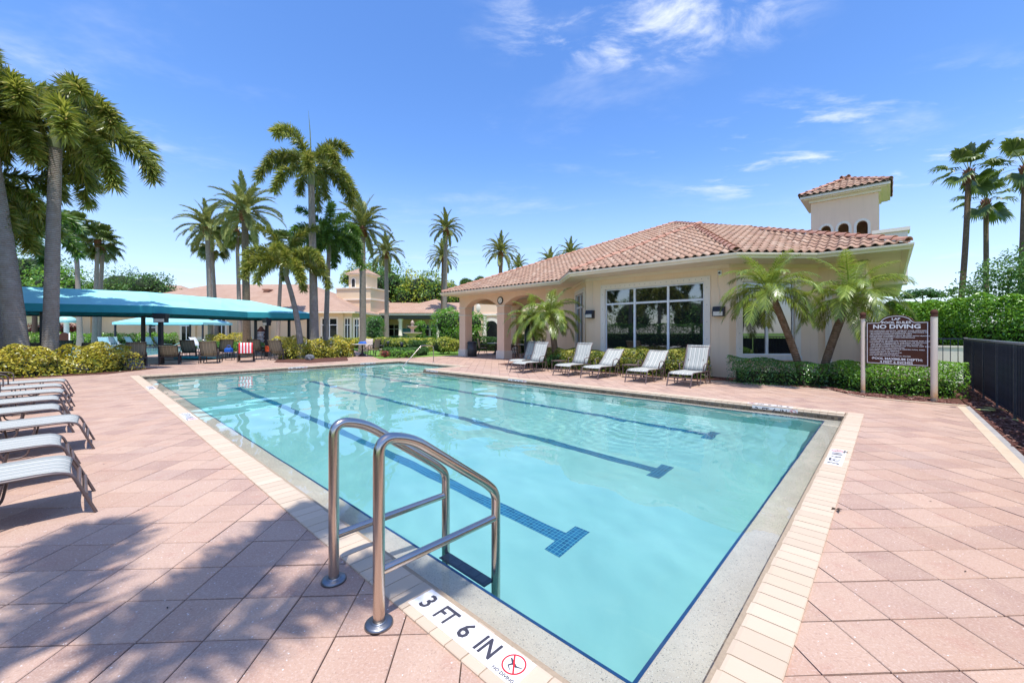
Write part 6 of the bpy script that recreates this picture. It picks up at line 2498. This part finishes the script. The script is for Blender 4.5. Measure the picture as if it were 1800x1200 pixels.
tc = AT(637, 24.2); round_table('round patio table with a blue folded cover on its top, left of the lawn', tc)
put_chair(CH, tc, .85, R(200), 'tan sling chair on the left of the table with the blue cover')
put_chair(CH, tc, .85, R(-20), 'tan sling chair on the right of the table with the blue cover')
put_chair(CC, tc, .9, R(90), 'cream backed chair behind the blue cover')
put_chair(CC, tc, 1.0, R(165), 'cream backed chair at the far left of the blue cover table')
put_chair(CC, tc, 1.0, R(15), 'cream backed chair at the far right of the blue cover table')
mb = MB(); mb.tube([(-.24, 0, .045), (-.1, .03, .06), (.1, -.02, .06), (.25, 0, .04)], [.03, .085, .09, .03], 10); mb.tube([(.0, 0, .1), (.16, .02, .13), (.2, .02, .11)], [.03, .05, .02], 8)
tag(mb.build('blue_cover', M['blue_cloth'], None, (tc.x, tc.y, .742)), 'crumpled bright blue cover lying on the patio table', 'cover')
tc = AT(584, 25.8); round_table('second patio table half hidden by the middle yellow shrubs', tc, .5)
put_chair(CH, tc, .8, R(180), 'brown sling chair back rising above the middle yellow shrubs')
put_chair(CC, tc, .8, R(20), 'cream chair back above the right end of the middle yellow shrubs')
tc = AT(872, 26.5); round_table('round table in the shade of the portico behind the middle column', tc)
for ang, lab in ((170, 'tan chair seen between the bin and the middle portico column'), (200, 'second tan chair overlapping it between the portico columns'), (-15, 'tan chair just right of the middle portico column')):
    put_chair(CH, tc, .95, R(ang), lab)
tc = AT(925, 23.6); round_table('portico table half hidden behind the black pole', tc, .5)
for ang, lab in ((165, 'tan portico chair left of the black pole'), (20, 'tan portico chair right of the black pole'), (200, 'low tan portico chair near the second arch')):
    put_chair(CH, tc, .85, R(ang), lab)

# black pole, bin, small lights, rocks
c = AT(926.5, 17.2); mb = MB(); mb.lathe([(.001, ZAT(566, 17.2)), (.05, ZAT(566, 17.2) - .005), (.115, ZAT(568, 17.2)), (.115, 0)], 18); mb.box(-.13, -.115, -.03, .03, .9, 1.0)
tag(mb.build('black_pole', M['black'], None, (c.x, c.y, 0)), 'thick round black pole standing left of the first raised lounger', 'pole')
c = AT(830, 24.2); r_ = empty('litter_bin', (c.x, c.y, 0), 0, 'dark cylindrical litter bin standing by the first portico column', 'bin')
mb = MB(); mb.lathe([(.001, 0), (.27, 0), (.28, .78), (.001, .78)], 24); mb.build('body', M['steel_dk'], r_)
mb = MB(); mb.lathe([(.30, .78), (.30, .84), (.2, .90), (.12, .90), (.12, .84)], 24); mb.build('lid', M['black'], r_)
for px, y, h, lab in ((706, 24.9, .55, 'black bollard light in the low box hedge'), (682, 30, .5, 'short black garden light at the left of the lawn')):
    c = AT(px, y); mb = MB(); mb.lathe([(.001, h + .3), (.09, h + .28), (.09, h), (.06, h - .02), (.06, 0)], 14)
    tag(mb.build('garden_light', M['black'], None, (c.x, c.y, 0)), lab, 'light', 'black garden lights')


def rock(px, py, w, h, lab, seed):
    c = G(px, py)
    rg = np.random.default_rng(seed)
    mb = MB()
    nlat, nlon = 7, 12
    vs = []
    for i in range(nlat + 1):
        ph = math.pi * i / nlat
        for j in range(nlon):
            th = 2 * math.pi * j / nlon
            d = np.array([math.sin(ph) * math.cos(th), math.sin(ph) * math.sin(th), math.cos(ph)])
            k = 1 + .28 * (vnoise(d[None] * 2.0, 3, seed)[0] - .5) + .08 * rg.normal()
            vs.append((d[0] * w * k, d[1] * w * .7 * k, max(-.02, h * .5 + d[2] * h * .6 * k)))
    fs = [(i * nlon + j, i * nlon + (j + 1) % nlon, (i + 1) * nlon + (j + 1) % nlon, (i + 1) * nlon + j) for i in range(nlat) for j in range(nlon)]
    mb.add(vs, fs)
    tag(mb.build('grey_rock', M['rock'], None, (c.x, c.y, .02)), lab, 'rock', 'grey rocks at the bed edges')


rock(136, 656.5, .26, .32, 'light grey rock at the right tip of the left yellow shrub bed', 3)
rock(544, 633, .22, .26, 'grey rock at the front of the middle yellow shrub bed', 4)
rock(122, 657, .12, .16, 'small dark rock beside the larger light one at the left bed', 5)

# ---------------------------------------------------------------- canopies


def post(par, p, z, w=.07, name='post'):
    mb = MB(); mb.box(p[0] - w, p[0] + w, p[1] - w, p[1] + w, 0, z, bev=.01)
    return mb.build(name, M['black'], par)


def lamp_box(par, p, z, rz, s=1.0):
    Mx = Matrix.Translation((p[0], p[1], z)) @ Matrix.Rotation(rz, 4, 'Z')
    mb = MB(); mb.box(-.26 * s, .26 * s, -.14 * s, .14 * s, .02 * s, .24 * s, M=Mx, bev=.02); mb.box(-.24 * s, .24 * s, -.11 * s, .12 * s, -.17 * s, .02 * s, M=Mx)
    o = mb.build('lamp_box', M['black'], par)
    mb = MB(); mb.box(-.20 * s, .20 * s, -.125 * s, -.111 * s, -.145 * s, .0, M=Mx); mb.build('lens', M['lamp_glass'], o)


def build_canopy():
    e = [(-28, 12.4), (-19.7, 16.25), (-15.97, 18.0), (-15.25, 23.3), (-12.55, 25.3)]
    rdg = [(-29.5, 15.2), (-21.9, 18.3), (-18.6, 20.6), (-17.1, 26.4)]
    bk = [(-31, 18.5), (-24, 21.2), (-21.0, 23.2), (-18.6, 29.6), (-15.6, 29.4)]
    root = empty('shade_canopy', (-17, 21, 0), 0, 'long turquoise fabric shade canopy on black posts beyond the left loungers', 'canopy')
    off = Vector((-17, 21, 0))
    ze, zt, zr = 2.29, 2.62, 3.50
    E_ = [Vector((p[0], p[1], zt)) - off for p in e]
    Rg = [Vector((p[0], p[1], zr)) - off for p in rdg]
    Bk = [Vector((p[0], p[1], zt)) - off for p in bk]
    pieces = [(E_[0], E_[1], Rg[1], Rg[0]), (E_[1], E_[2], Rg[2], Rg[1]), (E_[2], E_[3], Rg[3], Rg[2]), (E_[3], E_[4], Rg[3]),
              (Bk[1], Bk[0], Rg[0], Rg[1]), (Bk[2], Bk[1], Rg[1], Rg[2]), (Bk[3], Bk[2], Rg[2], Rg[3]), (Bk[4], Bk[3], Rg[3]), (E_[4], Bk[4], Rg[3])]
    split = []
    for pc in pieces:
        if len(pc) == 4:
            a, b, c_, d = pc
            k_ = max(1, int(round((b - a).length / 2.0)))
            for q in range(k_):
                u0, u1 = q / k_, (q + 1) / k_
                split.append((a.lerp(b, u0), a.lerp(b, u1), d.lerp(c_, u1), d.lerp(c_, u0)))
        else: split.append(pc)
    for pc in split:
        mb = MB()
        if len(pc) == 4:
            a, b, c_, d = pc
            n1, n2 = 10, 6
            vs = []
            for i in range(n1 + 1):
                for j in range(n2 + 1):
                    u, v = i / n1, j / n2
                    p = (a * (1 - u) + b * u) * (1 - v) + (d * (1 - u) + c_ * u) * v
                    p = p + Vector((0, 0, -.07 * math.sin(math.pi * u) ** .8 * math.sin(math.pi * min(1, v * 1.02)) ** .6 - .01 * rnd.random()))
                    vs.append(p)
            fs = [(i * (n2 + 1) + j, (i + 1) * (n2 + 1) + j, (i + 1) * (n2 + 1) + j + 1, i * (n2 + 1) + j + 1) for i in range(n1) for j in range(n2)]
            mb.add(vs, fs, smooth=True)
        else:
            mb.add(list(pc), [(0, 1, 2)])
        mb.build('canopy_panel', M['canopy'], root)
    loop = E_ + Bk[::-1]
    for i in range(len(loop) - 1):
        a, b = loop[i], loop[i + 1]
        d = (b - a).normalized(); nn = Vector((-d.y, d.x, 0)) * .008
        mb = MB()
        z0_, z1_ = ze, zt
        mb.add([(a.x, a.y, z0_), (b.x, b.y, z0_), (b.x, b.y, z1_), (a.x, a.y, z1_), (a.x + nn.x, a.y + nn.y, z0_), (b.x + nn.x, b.y + nn.y, z0_), (b.x + nn.x, b.y + nn.y, z1_), (a.x + nn.x, a.y + nn.y, z1_)],
               [(0, 1, 2, 3), (7, 6, 5, 4), (0, 4, 5, 1)])
        mb.build('valance', M['valance'], root)
        mb = MB(); mb.tube([a + Vector((0, 0, ze - zt + .02)) + nn * 5, b + Vector((0, 0, ze - zt + .02)) + nn * 5], .035, 8); mb.build('edge_rail', M['black'], root)
    for (x, y) in ((-15.95, 18.35), (-19.5, 16.8), (-14.5, 23.9), (-12.9, 25.6), (-18.4, 29), (-20.9, 22.9), (-23.8, 20.8), (-16.0, 29.0)):
        post(root, (x - off.x, y - off.y), ze + .02)
    p = AT(283, 18.2); lamp_box(root, (p.x - off.x, p.y - off.y), 2.05, .15)
    p = AT(469, 23.7); lamp_box(root, (p.x - off.x, p.y - off.y), 2.0, -.6)
    p = AT(240, 20.5)
    mb = MB(); mb.tube([(p.x - off.x, p.y - off.y, 2.2), (p.x - off.x + .9, p.y - off.y + .2, 2.34)], .03, 6); mb.build('brace', M['black'], root)


build_canopy()


def small_canopy():
    a = AT(197, 38); b = AT(357, 38)
    root = empty('shade_canopy', ((a.x + b.x) / 2, 40, 0), 0, 'smaller pale turquoise canopy beyond the second pool', 'canopy')
    w = (b.x - a.x) / 2
    mb = MB()
    z0_, z1_ = 2.38, 3.15
    mb.add([(-w, -2, z0_), (w, -2, z0_), (w, 2, z0_), (-w, 2, z0_), (-w + 2, 0, z1_), (w - 2, 0, z1_)], [(0, 1, 5, 4), (1, 2, 5), (2, 3, 4, 5), (3, 0, 4)])
    mb.build('canopy_panel', M['canopy_pale'], root)
    mb = MB()
    mb.box(-w, w, -2.01, -2.0, z0_ - .22, z0_); mb.box(-w, w, 2.0, 2.01, z0_ - .22, z0_); mb.box(-w, -w + .01, -2, 2, z0_ - .22, z0_); mb.box(w - .01, w, -2, 2, z0_ - .22, z0_)
    mb.build('valance', M['canopy'], root)
    for x in (-w + .15, 0, w - .15):
        for y in (-1.85, 1.85): post(root, (x, y), z0_, .06)


small_canopy()
# second pool
sheet('second_pool_floor', [[(p[0], p[1]) for p in POOL2]], -.62, M['pool'], kind='structure')
t = NT('second_water', .04, 0, .9); t.color((.30, .66, .70)); t.bump(t.noise(t.co('World'), 3, 3), .15, .02)
sheet('second_pool_water', [[(p[0], p[1]) for p in POOL2]], -.13, t.m, kind='structure')
cb = MB()
for i in range(len(POOL2)):
    a, b = Vector(POOL2[i]), Vector(POOL2[(i + 1) % len(POOL2)])
    d = (b - a).normalized(); nn = Vector((-d.y, d.x)) * .3
    cb.poly(ccw([tuple(a), tuple(b), tuple(b + nn * -1), tuple(a + nn * -1)]), -.15, .012 + .0015 * i)
tag(cb.build('second_pool_coping', M['coping'], usevar=True), 'beige coping round the second pool beyond the canopy', 'coping', kind='structure')
# handrail of the second pool
c = G(330, 612); mb = MB(); mb.tube(arc([(-1.9, -.4, -.2), (-.2, 0, .75), (1.3, .2, .78), (1.7, .2, 0)], .2), .03, 8)
tag(mb.build('far_handrail', M['steel'], None, (c.x, c.y, 0)), 'curved steel handrail at the second pool behind the loungers', 'handrail')

# mushroom fountain
c = AT(117, 41); r_ = empty('mushroom_fountain', (c.x, c.y, 0), 0, 'pale aqua mushroom shaped water feature left of the second pool', 'water feature')
mb = MB(); mb.lathe([(.001, 3.1), (.3, 3.05), (.6, 2.9), (.78, 2.68), (.82, 2.45), (.74, 2.42), (.001, 2.44)], 22); mb.build('cap', M['umbrella'], r_)
mb = MB(); mb.lathe([(.2, 2.44), (.19, 0)], 14); mb.build('stem', M['trim'], r_)
for px, y, lab in ((86, 35, 'small brown sign with arched top between the palm trunks'), (113, 36, 'small brown sign below the mushroom water feature')):
    c = AT(px, y); r_ = empty('small_sign', (c.x, c.y, 0), .1, lab, 'sign', 'small brown signs by the second pool')
    for x in (-.42, .42):
        mb = MB(); mb.lathe([(.05, 0), (.05, 1.35), (.001, 1.4)], 8); mb.build('post', M['trim'], r_, (x, 0, 0))
    mb = MB(); mb.poly([(-.38, .62), (.38, .62), (.38, 1.2), (.2, 1.38), (0, 1.43), (-.2, 1.38), (-.38, 1.2)], -.02, .02, M=Matrix.Rotation(math.pi / 2, 4, 'X')); mb.build('board', M['sign'], r_)
c = AT(459, 34); r_ = empty('small_sign', (c.x, c.y, 0), 0, 'brown notice board with scrolled top behind the striped towel', 'sign')
for x in (-.42, .42):
    mb = MB(); mb.lathe([(.06, 0), (.06, 1.75), (.001, 1.8)], 8); mb.build('post', M['trim'], r_, (x, 0, 0))
mb = MB(); mb.poly([(-.38, .5), (.38, .5), (.38, 1.6), (.22, 1.72), (.1, 1.9), (0, 1.95), (-.1, 1.9), (-.22, 1.72), (-.38, 1.6)], -.02, .02, M=Matrix.Rotation(math.pi / 2, 4, 'X')); mb.build('board', M['sign'], r_)
for k in range(8):
    mb = MB(); mb.box(-.3, .3 - .05 * (k % 3), -.026, -.021, 1.42 - k * .11, 1.45 - k * .11); mb.build('text_line', M['white'], r_)
# far loungers
LG = lounger(60, M['sling_grey'], M['bronze_dk'], 'x', 'grey loungers on the far side of the second pool')
LW = lounger(58, M['sling_white'], M['white'], 'x', 'white loungers on the far deck')
fg = [(LG, 218, 37, 3.2, 'grey lounger leftmost in the row past the second pool'), (LG, 250, 37, 3.1, 'grey lounger behind the lamp post beyond the second pool'), (LG, 278, 37, 3.3, 'grey lounger right of the lamp post beyond the second pool'), (LG, 297, 37.5, 3.2, 'last grey lounger beyond the second pool by the leaning trunk'),
      (LW, 190, 36, 3.7, 'white lounger left of the pale canopy post'), (LW, 205, 38, 3.7, 'white lounger right of the pale canopy post'), (LW, 16, 34, 1.2, 'white lounger at the far left edge behind the trunks'), (LW, 452, 31, 5.2, 'white lounger leftmost of three right of the rough trunk'), (LW, 463, 30, 5.2, 'white lounger second of three right of the rough trunk'), (LW, 503, 28, 5.4, 'white lounger by the orange cloth and tilted olive lounger'), (LW, 366, 34, 1.5, 'white lounger before the lattice trunk palm')]
for src, px, y, rz, lab in fg:
    c = AT(px, y)
    if src['label'] == 'x': src.location = (c.x, c.y, 0); src.rotation_euler = (0, 0, rz); src['label'] = lab
    else: copy_tree(src, (c.x, c.y, 0), rz, lab)
for px, y, lab in ((478, 31, 'terracotta urn left of the curved palm trunk'), (538, 30, 'pale urn right of the curved palm trunk')):
    c = AT(px, y); mb = MB(); mb.lathe([(.001, .7), (.28, .7), (.34, .72), (.36, .78), (.30, .78), (.27, .6), (.2, .2), (.22, .05), (.22, 0)], 18)
    tag(mb.build('plant_urn', M['clay_pot'], None, (c.x, c.y, 0)), lab, 'urn', 'clay urns by the golden hedge')
# stone fountain
c = AT(725, 40); r_ = empty('stone_fountain', (c.x, c.y, 0), 0, 'three tiered cast stone fountain on the lawn before the veranda', 'fountain')
for nm, pf in (('base', [(.5, 0), (.5, .25), (.3, .35), (.28, 1.0), (.38, 1.1)]), ('bowl', [(.3, 1.08), (.9, 1.32), (.95, 1.42), (.85, 1.42), (.25, 1.3), (.16, 1.5), (.16, 1.8)]), ('upper_bowl', [(.16, 1.78), (.46, 1.98), (.5, 2.06), (.4, 2.06), (.12, 1.98), (.1, 2.25)]), ('finial', [(.1, 2.2), (.2, 2.36), (.12, 2.5), (.001, 2.66)])):
    mb = MB(); mb.lathe(pf, 18); mb.build(nm, M['stone'], r_)

# ================================================================ distant buildings
t = NT('far_roof_tile', .8, 0, .2)
w = t.co('World')
wv = t.n('ShaderNodeTexWave', wave_type='BANDS', bands_direction='X'); wv.inputs['Scale'].default_value = 1.1; t.L(w, wv.inputs['Vector'])
wz = t.n('ShaderNodeTexWave', wave_type='BANDS', bands_direction='Z'); wz.inputs['Scale'].default_value = 1.9; t.L(w, wz.inputs['Vector'])
c_ = t.ramp(t.noise(w, .7, 6, .7), [(.3, (.40, .25, .17)), (.7, (.50, .34, .245))])
c_ = t.mix(t.math('MULTIPLY', wz.outputs['Fac'], .22), c_, (.28, .15, .11))
c_ = t.mix(t.math('MULTIPLY', wv.outputs['Fac'], .14), c_, (.30, .17, .12))
t.color(c_); t.bump(t.math('ADD', wv.outputs['Fac'], wz.outputs['Fac']), .6, .06)
M['roof_far'] = t.m


def hip(mb, x0, x1, y0, y1, ze, zr):
    h = (y1 - y0) / 2; m_ = min(h, (x1 - x0) / 2)
    mb.add([(x0, y0, ze), (x1, y0, ze), (x1, y1, ze), (x0, y1, ze), (x0 + m_, (y0 + y1) / 2, zr), (x1 - m_, (y0 + y1) / 2, zr)],
           [(0, 1, 5, 4), (1, 2, 5), (2, 3, 4, 5), (3, 0, 4), (3, 2, 1, 0)])


def far_window(par, x0, x1, z0, z1, y, mull=1, trim=.22, door=False):
    mb = MB(); mb.box(x0 - trim, x1 + trim, y - .06, y, z1, z1 + trim); mb.box(x0 - trim, x0, y - .06, y, z0, z1 - .001); mb.box(x1, x1 + trim, y - .06, y, z0, z1 - .001)
    w_ = mb.build('window', M['trim'], par)
    mb = MB(); mb.box(x0, x1, y - .03, y - .01, z0, z1); mb.build('pane', M['glass_far'], w_)
    mb = MB()
    for k in range(mull):
        x = x0 + (x1 - x0) * (k + 1) / (mull + 1); mb.box(x - .05, x + .05, y - .05, y - .031, z0, z1)
    if z1 - z0 > 1.6: mb.box(x0, x1, y - .055, y - .032, z0 + (z1 - z0) * .73, z0 + (z1 - z0) * .73 + .09)
    mb.build('frame', M['frame_white'], w_)


def hall():
    x1 = AT(634, 47.5).x; x0 = -51.5
    ox, oy = -35, 47
    root = empty('club_hall', (ox, oy, 0), 0, 'long sand coloured hall with a broad clay tile hip roof behind the turquoise canopy', 'building')
    X = lambda x: x - ox
    mb = MB(); mb.box(X(-50.6), X(x1 - .8), 0, 18, 0, 3.62); mb.build('wall', M['wall_far'], root)
    mb = MB(); hip(mb, X(x0), X(x1), -1.2, 19, 3.82, 8.05); mb.build('roof', M['roof_far'], root)
    mb = MB(); mb.box(X(x0), X(x1), -1.25, 19.05, 3.62, 3.80); mb.build('fascia', M['gutter'], root)
    for pa, pb_, za, zb, ml in ((567, 592, 3.0, .2, 1), (607, 615, 3.0, .2, 1), (624, 631, 2.9, .2, 1), (320, 336, 2.9, .1, 1), (384, 396, 3.0, .1, 1), (262, 274, 2.6, .2, 0)):
        xa, xb = AT(pa, 47).x, AT(pb_, 47).x
        far_window(root, X(xa), X(xb), zb, za, 0, ml)
    pm = MB()
    for px in (157, 172, 341, 470, 548, 600):
        x = AT(px, 47).x; pm.box(X(x) - .3, X(x) + .3, -.18, -.001, 0, 3.6)
    pm.build('pilaster', M['wall_far'], root)
    pm = MB()
    for (a, b) in ((210, 255), (345, 365), (400, 446), (560, 600)):
        pm.box(X(AT(a, 47).x), X(AT(b, 47).x), -.06, -.001, 0, .9)
    pm.build('plinth', M['trim'], root)
    mb = MB(); p = AT(472, 53)
    mb.box(X(p.x) - .3, X(p.x) + .3, 5.4, 6.2, 5.0, 6.9); mb.box(X(p.x) - .45, X(p.x) + .45, 5.3, 6.3, 6.9, 7.05); mb.build('roof_vent', M['cap'], root)
    # second roof in front, lower and to the left
    r2 = empty('left_wing', (-44, 50, 0), 0, 'low tiled roof wing peeking over the canopy at the far left', 'building')
    mb = MB(); a, b = AT(170, 60).x, AT(330, 60).x
    mb.box(a + 44 + .8, b + 44 - .8, 11, 20, 0, 6.2); mb.build('wall', M['wall_far'], r2)
    mb = MB(); hip(mb, a + 44, b + 44, 10, 21, 6.25, 9.0); mb.build('roof', M['roof_far'], r2)
    r3 = empty('pavilion', (AT(100, 58).x, 58, 0), 0, 'brownish wall of a low building far behind the mushroom water feature', 'building')
    mb = MB(); mb.box(-9, 4.6, 0, 8, 0, 4.3); mb.build('wall', M['wall_pink'], r3)
    mb = MB(); hip(mb, -10, 5.4, -1, 9, 4.35, 6.4); mb.build('roof', M['roof_far'], r3)
    r4 = empty('small_pavilion', (AT(88, 50).x, 50, 0), 0, 'low pyramid roof showing between the grey palm trunks', 'pavilion')
    mb = MB(); mb.box(-1.2, 1.2, 0, 2.4, 0, 2.1); mb.build('wall', M['wall_far'], r4)
    mb = MB(); hip(mb, -2.0, 2.0, -.6, 3, 2.12, 2.9); mb.build('roof', M['roof_far'], r4)


hall()


def bell_tower():
    y = 54
    c = AT(621, y)
    root = empty('bell_tower', (c.x, c.y, 0), R(-12), 'small pinkish bell tower with arched openings and a tiled cap', 'tower')
    w = 2.55
    mb = MB(); mb.box(-w, w, 0, 4.6, 0, 6.2); mb.build('base', M['wall_far'], root)
    mb = MB(); mb.box(-w - .12, w + .12, -.12, 4.72, 5.72, 5.9); mb.box(-w - .14, w + .14, -.14, 4.74, 7.25, 7.4); mb.build('cornice', M['trim'], root)
    mb = MB(); mb.box(-w, w, .0, .2, 6.201, 7.25); mb.box(-w, -w + .2, .2, 4.6, 6.201, 7.25); mb.box(w - .2, w, .2, 4.6, 6.201, 7.25); mb.build('parapet', M['wall_far'], root)
    tw_ = 1.35
    mb = MB(); mb.box(-tw_, tw_, 1.0, 3.7, 6.2, 9.35); mb.build('turret', M['wall_far'], root)
    for x in (-.62, .62):
        mb = MB()
        pts = [(x - .24, 7.6), (x + .24, 7.6)] + [(x + .24 * math.cos(math.pi * k / 8), 8.45 + .28 * math.sin(math.pi * k / 8)) for k in range(9)]
        po = [(x - .36, 7.5), (x + .36, 7.5)] + [(x + .36 * math.cos(math.pi * k / 8), 8.45 + .40 * math.sin(math.pi * k / 8)) for k in range(9)]
        mb.poly([(p[0], p[1]) for p in po], .0, .05, mat=0, M=Matrix.Translation((0, 1.0, 0)) @ Matrix.Rotation(math.pi / 2, 4, 'X'))
        o = mb.build('arch_window', M['trim'], root)
        mb = MB(); mb.poly([(p[0], p[1]) for p in pts], .051, .06, M=Matrix.Translation((0, 1.0, 0)) @ Matrix.Rotation(math.pi / 2, 4, 'X')); mb.build('opening', M['dark'], o)
    mb = MB(); mb.box(-tw_ - .25, tw_ + .25, .75, 3.95, 9.25, 9.4); mb.build('eave', M['trim'], root)
    mb = MB(); mb.add([(-1.75, .6, 9.4), (1.75, .6, 9.4), (1.75, 4.1, 9.4), (-1.75, 4.1, 9.4), (0, 2.35, 10.5)], [(0, 1, 4), (1, 2, 4), (2, 3, 4), (3, 0, 4), (3, 2, 1, 0)]); mb.build('roof', M['roof_far'], root)
    mb = MB(); x = 1.6
    mb.poly([(x - .45, 2.4), (x + .45, 2.4)] + [(x + .45 * math.cos(math.pi * k / 8), 3.6 + .5 * math.sin(math.pi * k / 8)) for k in range(9)], 0, .06, M=Matrix.Rotation(math.pi / 2, 4, 'X')); mb.build('arch_niche', M['trim'], root)


bell_tower()


def veranda():
    y = 55
    xa, xb = AT(655, y).x, AT(840, y).x
    root = empty('veranda_wing', ((xa + xb) / 2, y, 0), 0, 'low veranda wing with clay tile roof behind the fountain', 'building')
    w = (xb - xa) / 2
    mb = MB(); mb.box(-w, w, 4.5, 5, 0, 3.9); mb.build('wall', M['wall_pink'], root)
    mb = MB(); mb.box(-w, w, 0, 4.6, 3.35, 3.42); mb.box(-w, w, -.1, 0, 3.25, 3.7); mb.build('awning_beam', M['steel_dk'], root)
    mb = MB(); mb.box(-w - .2, w + .2, -.45, -.11, 3.72, 3.98); mb.build('fascia', M['trim'], root)
    mb = MB(); mb.add([(-w - .2, -.4, 4.0), (w, -.4, 4.0), (w, 6, 5.9), (-w - .2, 6, 5.9), (-w - .2, 12, 4), (w, 12, 4)], [(0, 1, 2, 3), (3, 2, 5, 4)])
    p = AT(755, 56).x - (xa + xb) / 2
    mb.add([(p - 6.5, -.6, 4.02), (p + 6.5, -.6, 4.02), (p + 6.5, 12, 4.02), (p - 6.5, 12, 4.02), (p, 5.6, 6.4)], [(0, 1, 4), (1, 2, 4), (2, 3, 4), (3, 0, 4)])
    mb.build('roof', M['roof_far'], root)
    for px in (703, 662, 770):
        x = AT(px, y).x - (xa + xb) / 2
        mb = MB(); mb.lathe([(.38, 0), (.38, .3), (.27, .4), (.25, 2.9), (.38, 3.1), (.38, 3.3)], 14); mb.build('column', M['trim'], root, (x, .3, 0))
    for px, wd in ((735, 1.6), (772, 1.2), (693, .8)):
        x = AT(px, 59.5).x - (xa + xb) / 2
        far_window(root, x - wd, x + wd, .1, 2.5, 4.49, 1, .15)
    mb = MB(); x = AT(711, 59.5).x - (xa + xb) / 2; mb.box(x - .7, x + .9, 4.42, 4.49, 1.0, 2.0); mb.build('blue_poster', plain('poster_blue', (.12, .36, .50), .5), root)


veranda()


def side_hall():
    y = 43
    xa, xb = AT(833, y).x, AT(985, y).x
    root = empty('side_hall', (xa, y, 0), 0, 'pale pink hall wall with an arched doorway seen through the portico', 'building')
    w = xb - xa
    X = lambda px: AT(px, y).x - xa
    mb = MB(); mb.box(0, w, 0, 8, 0, 4.9); mb.build('wall', M['wall_pink'], root)
    mb = MB()
    xd = X(864)
    mb.poly([(xd - .95, 0), (xd + .95, 0), (xd + .95, 2.2)] + [(xd + .95 * math.cos(math.pi * k / 10), 2.2 + .75 * math.sin(math.pi * k / 10)) for k in range(1, 10)] + [(xd - .95, 2.2)], 0, .08, M=Matrix.Rotation(math.pi / 2, 4, 'X'))
    mb.box(X(850), X(850) + .3, -.12, -.001, 0, 3.1); mb.box(X(848), X(882), -.14, -.001, 3.2, 3.4)
    o = mb.build('doorway', M['trim'], root)
    mb = MB(); mb.poly([(xd - .62, 0), (xd + .62, 0), (xd + .62, 2.1)] + [(xd + .62 * math.cos(math.pi * k / 10), 2.1 + .55 * math.sin(math.pi * k / 10)) for k in range(1, 10)] + [(xd - .62, 2.1)], .081, .1, M=Matrix.Rotation(math.pi / 2, 4, 'X')); mb.build('opening', M['glass_far'], o)
    mb = MB(); mb.lathe([(.001, .06), (.2, .06), (.3, .0)], 16, M=Matrix.Translation((X(841), -.01, ZAT(541, y))) @ Matrix.Rotation(math.pi / 2, 4, 'X') @ Matrix.Diagonal((.8, 1.4, 1, 1))); mb.build('medallion', M['trim'], root)
    mb = MB(); mb.box(-.15, w, -.15, 8, 4.901, 5.1); mb.build('cornice', M['trim'], root)


side_hall()
# what stands behind the photographer, seen only in the glass and water
hedge('ficus_hedge', 'long hedge behind the photographer mirrored in the clubhouse window', [tuple(UV(2, -5.2).xy), tuple(UV(12, -5.6).xy), tuple(UV(27, -5.4).xy)], 1.3, 2.1, M['lf_green'], .12, 150, seed=31, lump=.06, square=5, twigs=False)
for k, (x, y, h) in enumerate(((*UV(9, -7.5).xy, 5.5), (*UV(12, -9).xy, 6.4), (*UV(15, -7).xy, 4.6), (*UV(18.5, -8.5).xy, 6.8), (*UV(22, -7.5).xy, 5.2), (*UV(25, -9).xy, 7))):
    palm('foxtail_palm', ('nearest', 'second', 'third', 'fourth', 'fifth', 'farthest')[k] + ' of six palms behind the left loungers, mirrored in the clubhouse window', 'young' if k % 2 else 'foxtail', (x, y), (x + .3, y, h), .2, .13, [(1, 5), (2, 6), (3, 6), (4, 3)], 1.0, shaft=.8, seed=40 + k, az0=k, group='palms mirrored in the window')
for k, (u, v, r_, lab) in enumerate(((8, -34, 3.4, 'rounded tree mirrored at the right of the clubhouse window'), (14, -38, 4.0, 'broad tree mirrored in the middle of the clubhouse window'), (22, -36, 3.6, 'dense tree mirrored at the left of the clubhouse window'), (31, -34, 3.8, 'tree at the far left mirrored in the angled window'))):
    q = UV(u, v)
    bush('leafy_tree', lab, q.x, q.y, [(0, 0, 4.2, r_, r_, r_ * .8), (r_ * .8, 0, 3.4, r_ * .7, r_ * .7, r_ * .6), (-r_ * .8, 0, 3.5, r_ * .7, r_ * .7, r_ * .6)], M['lf_tree'], 1800, .38, cat='tree', seed=120 + k, trunk=(.25, 2.8))
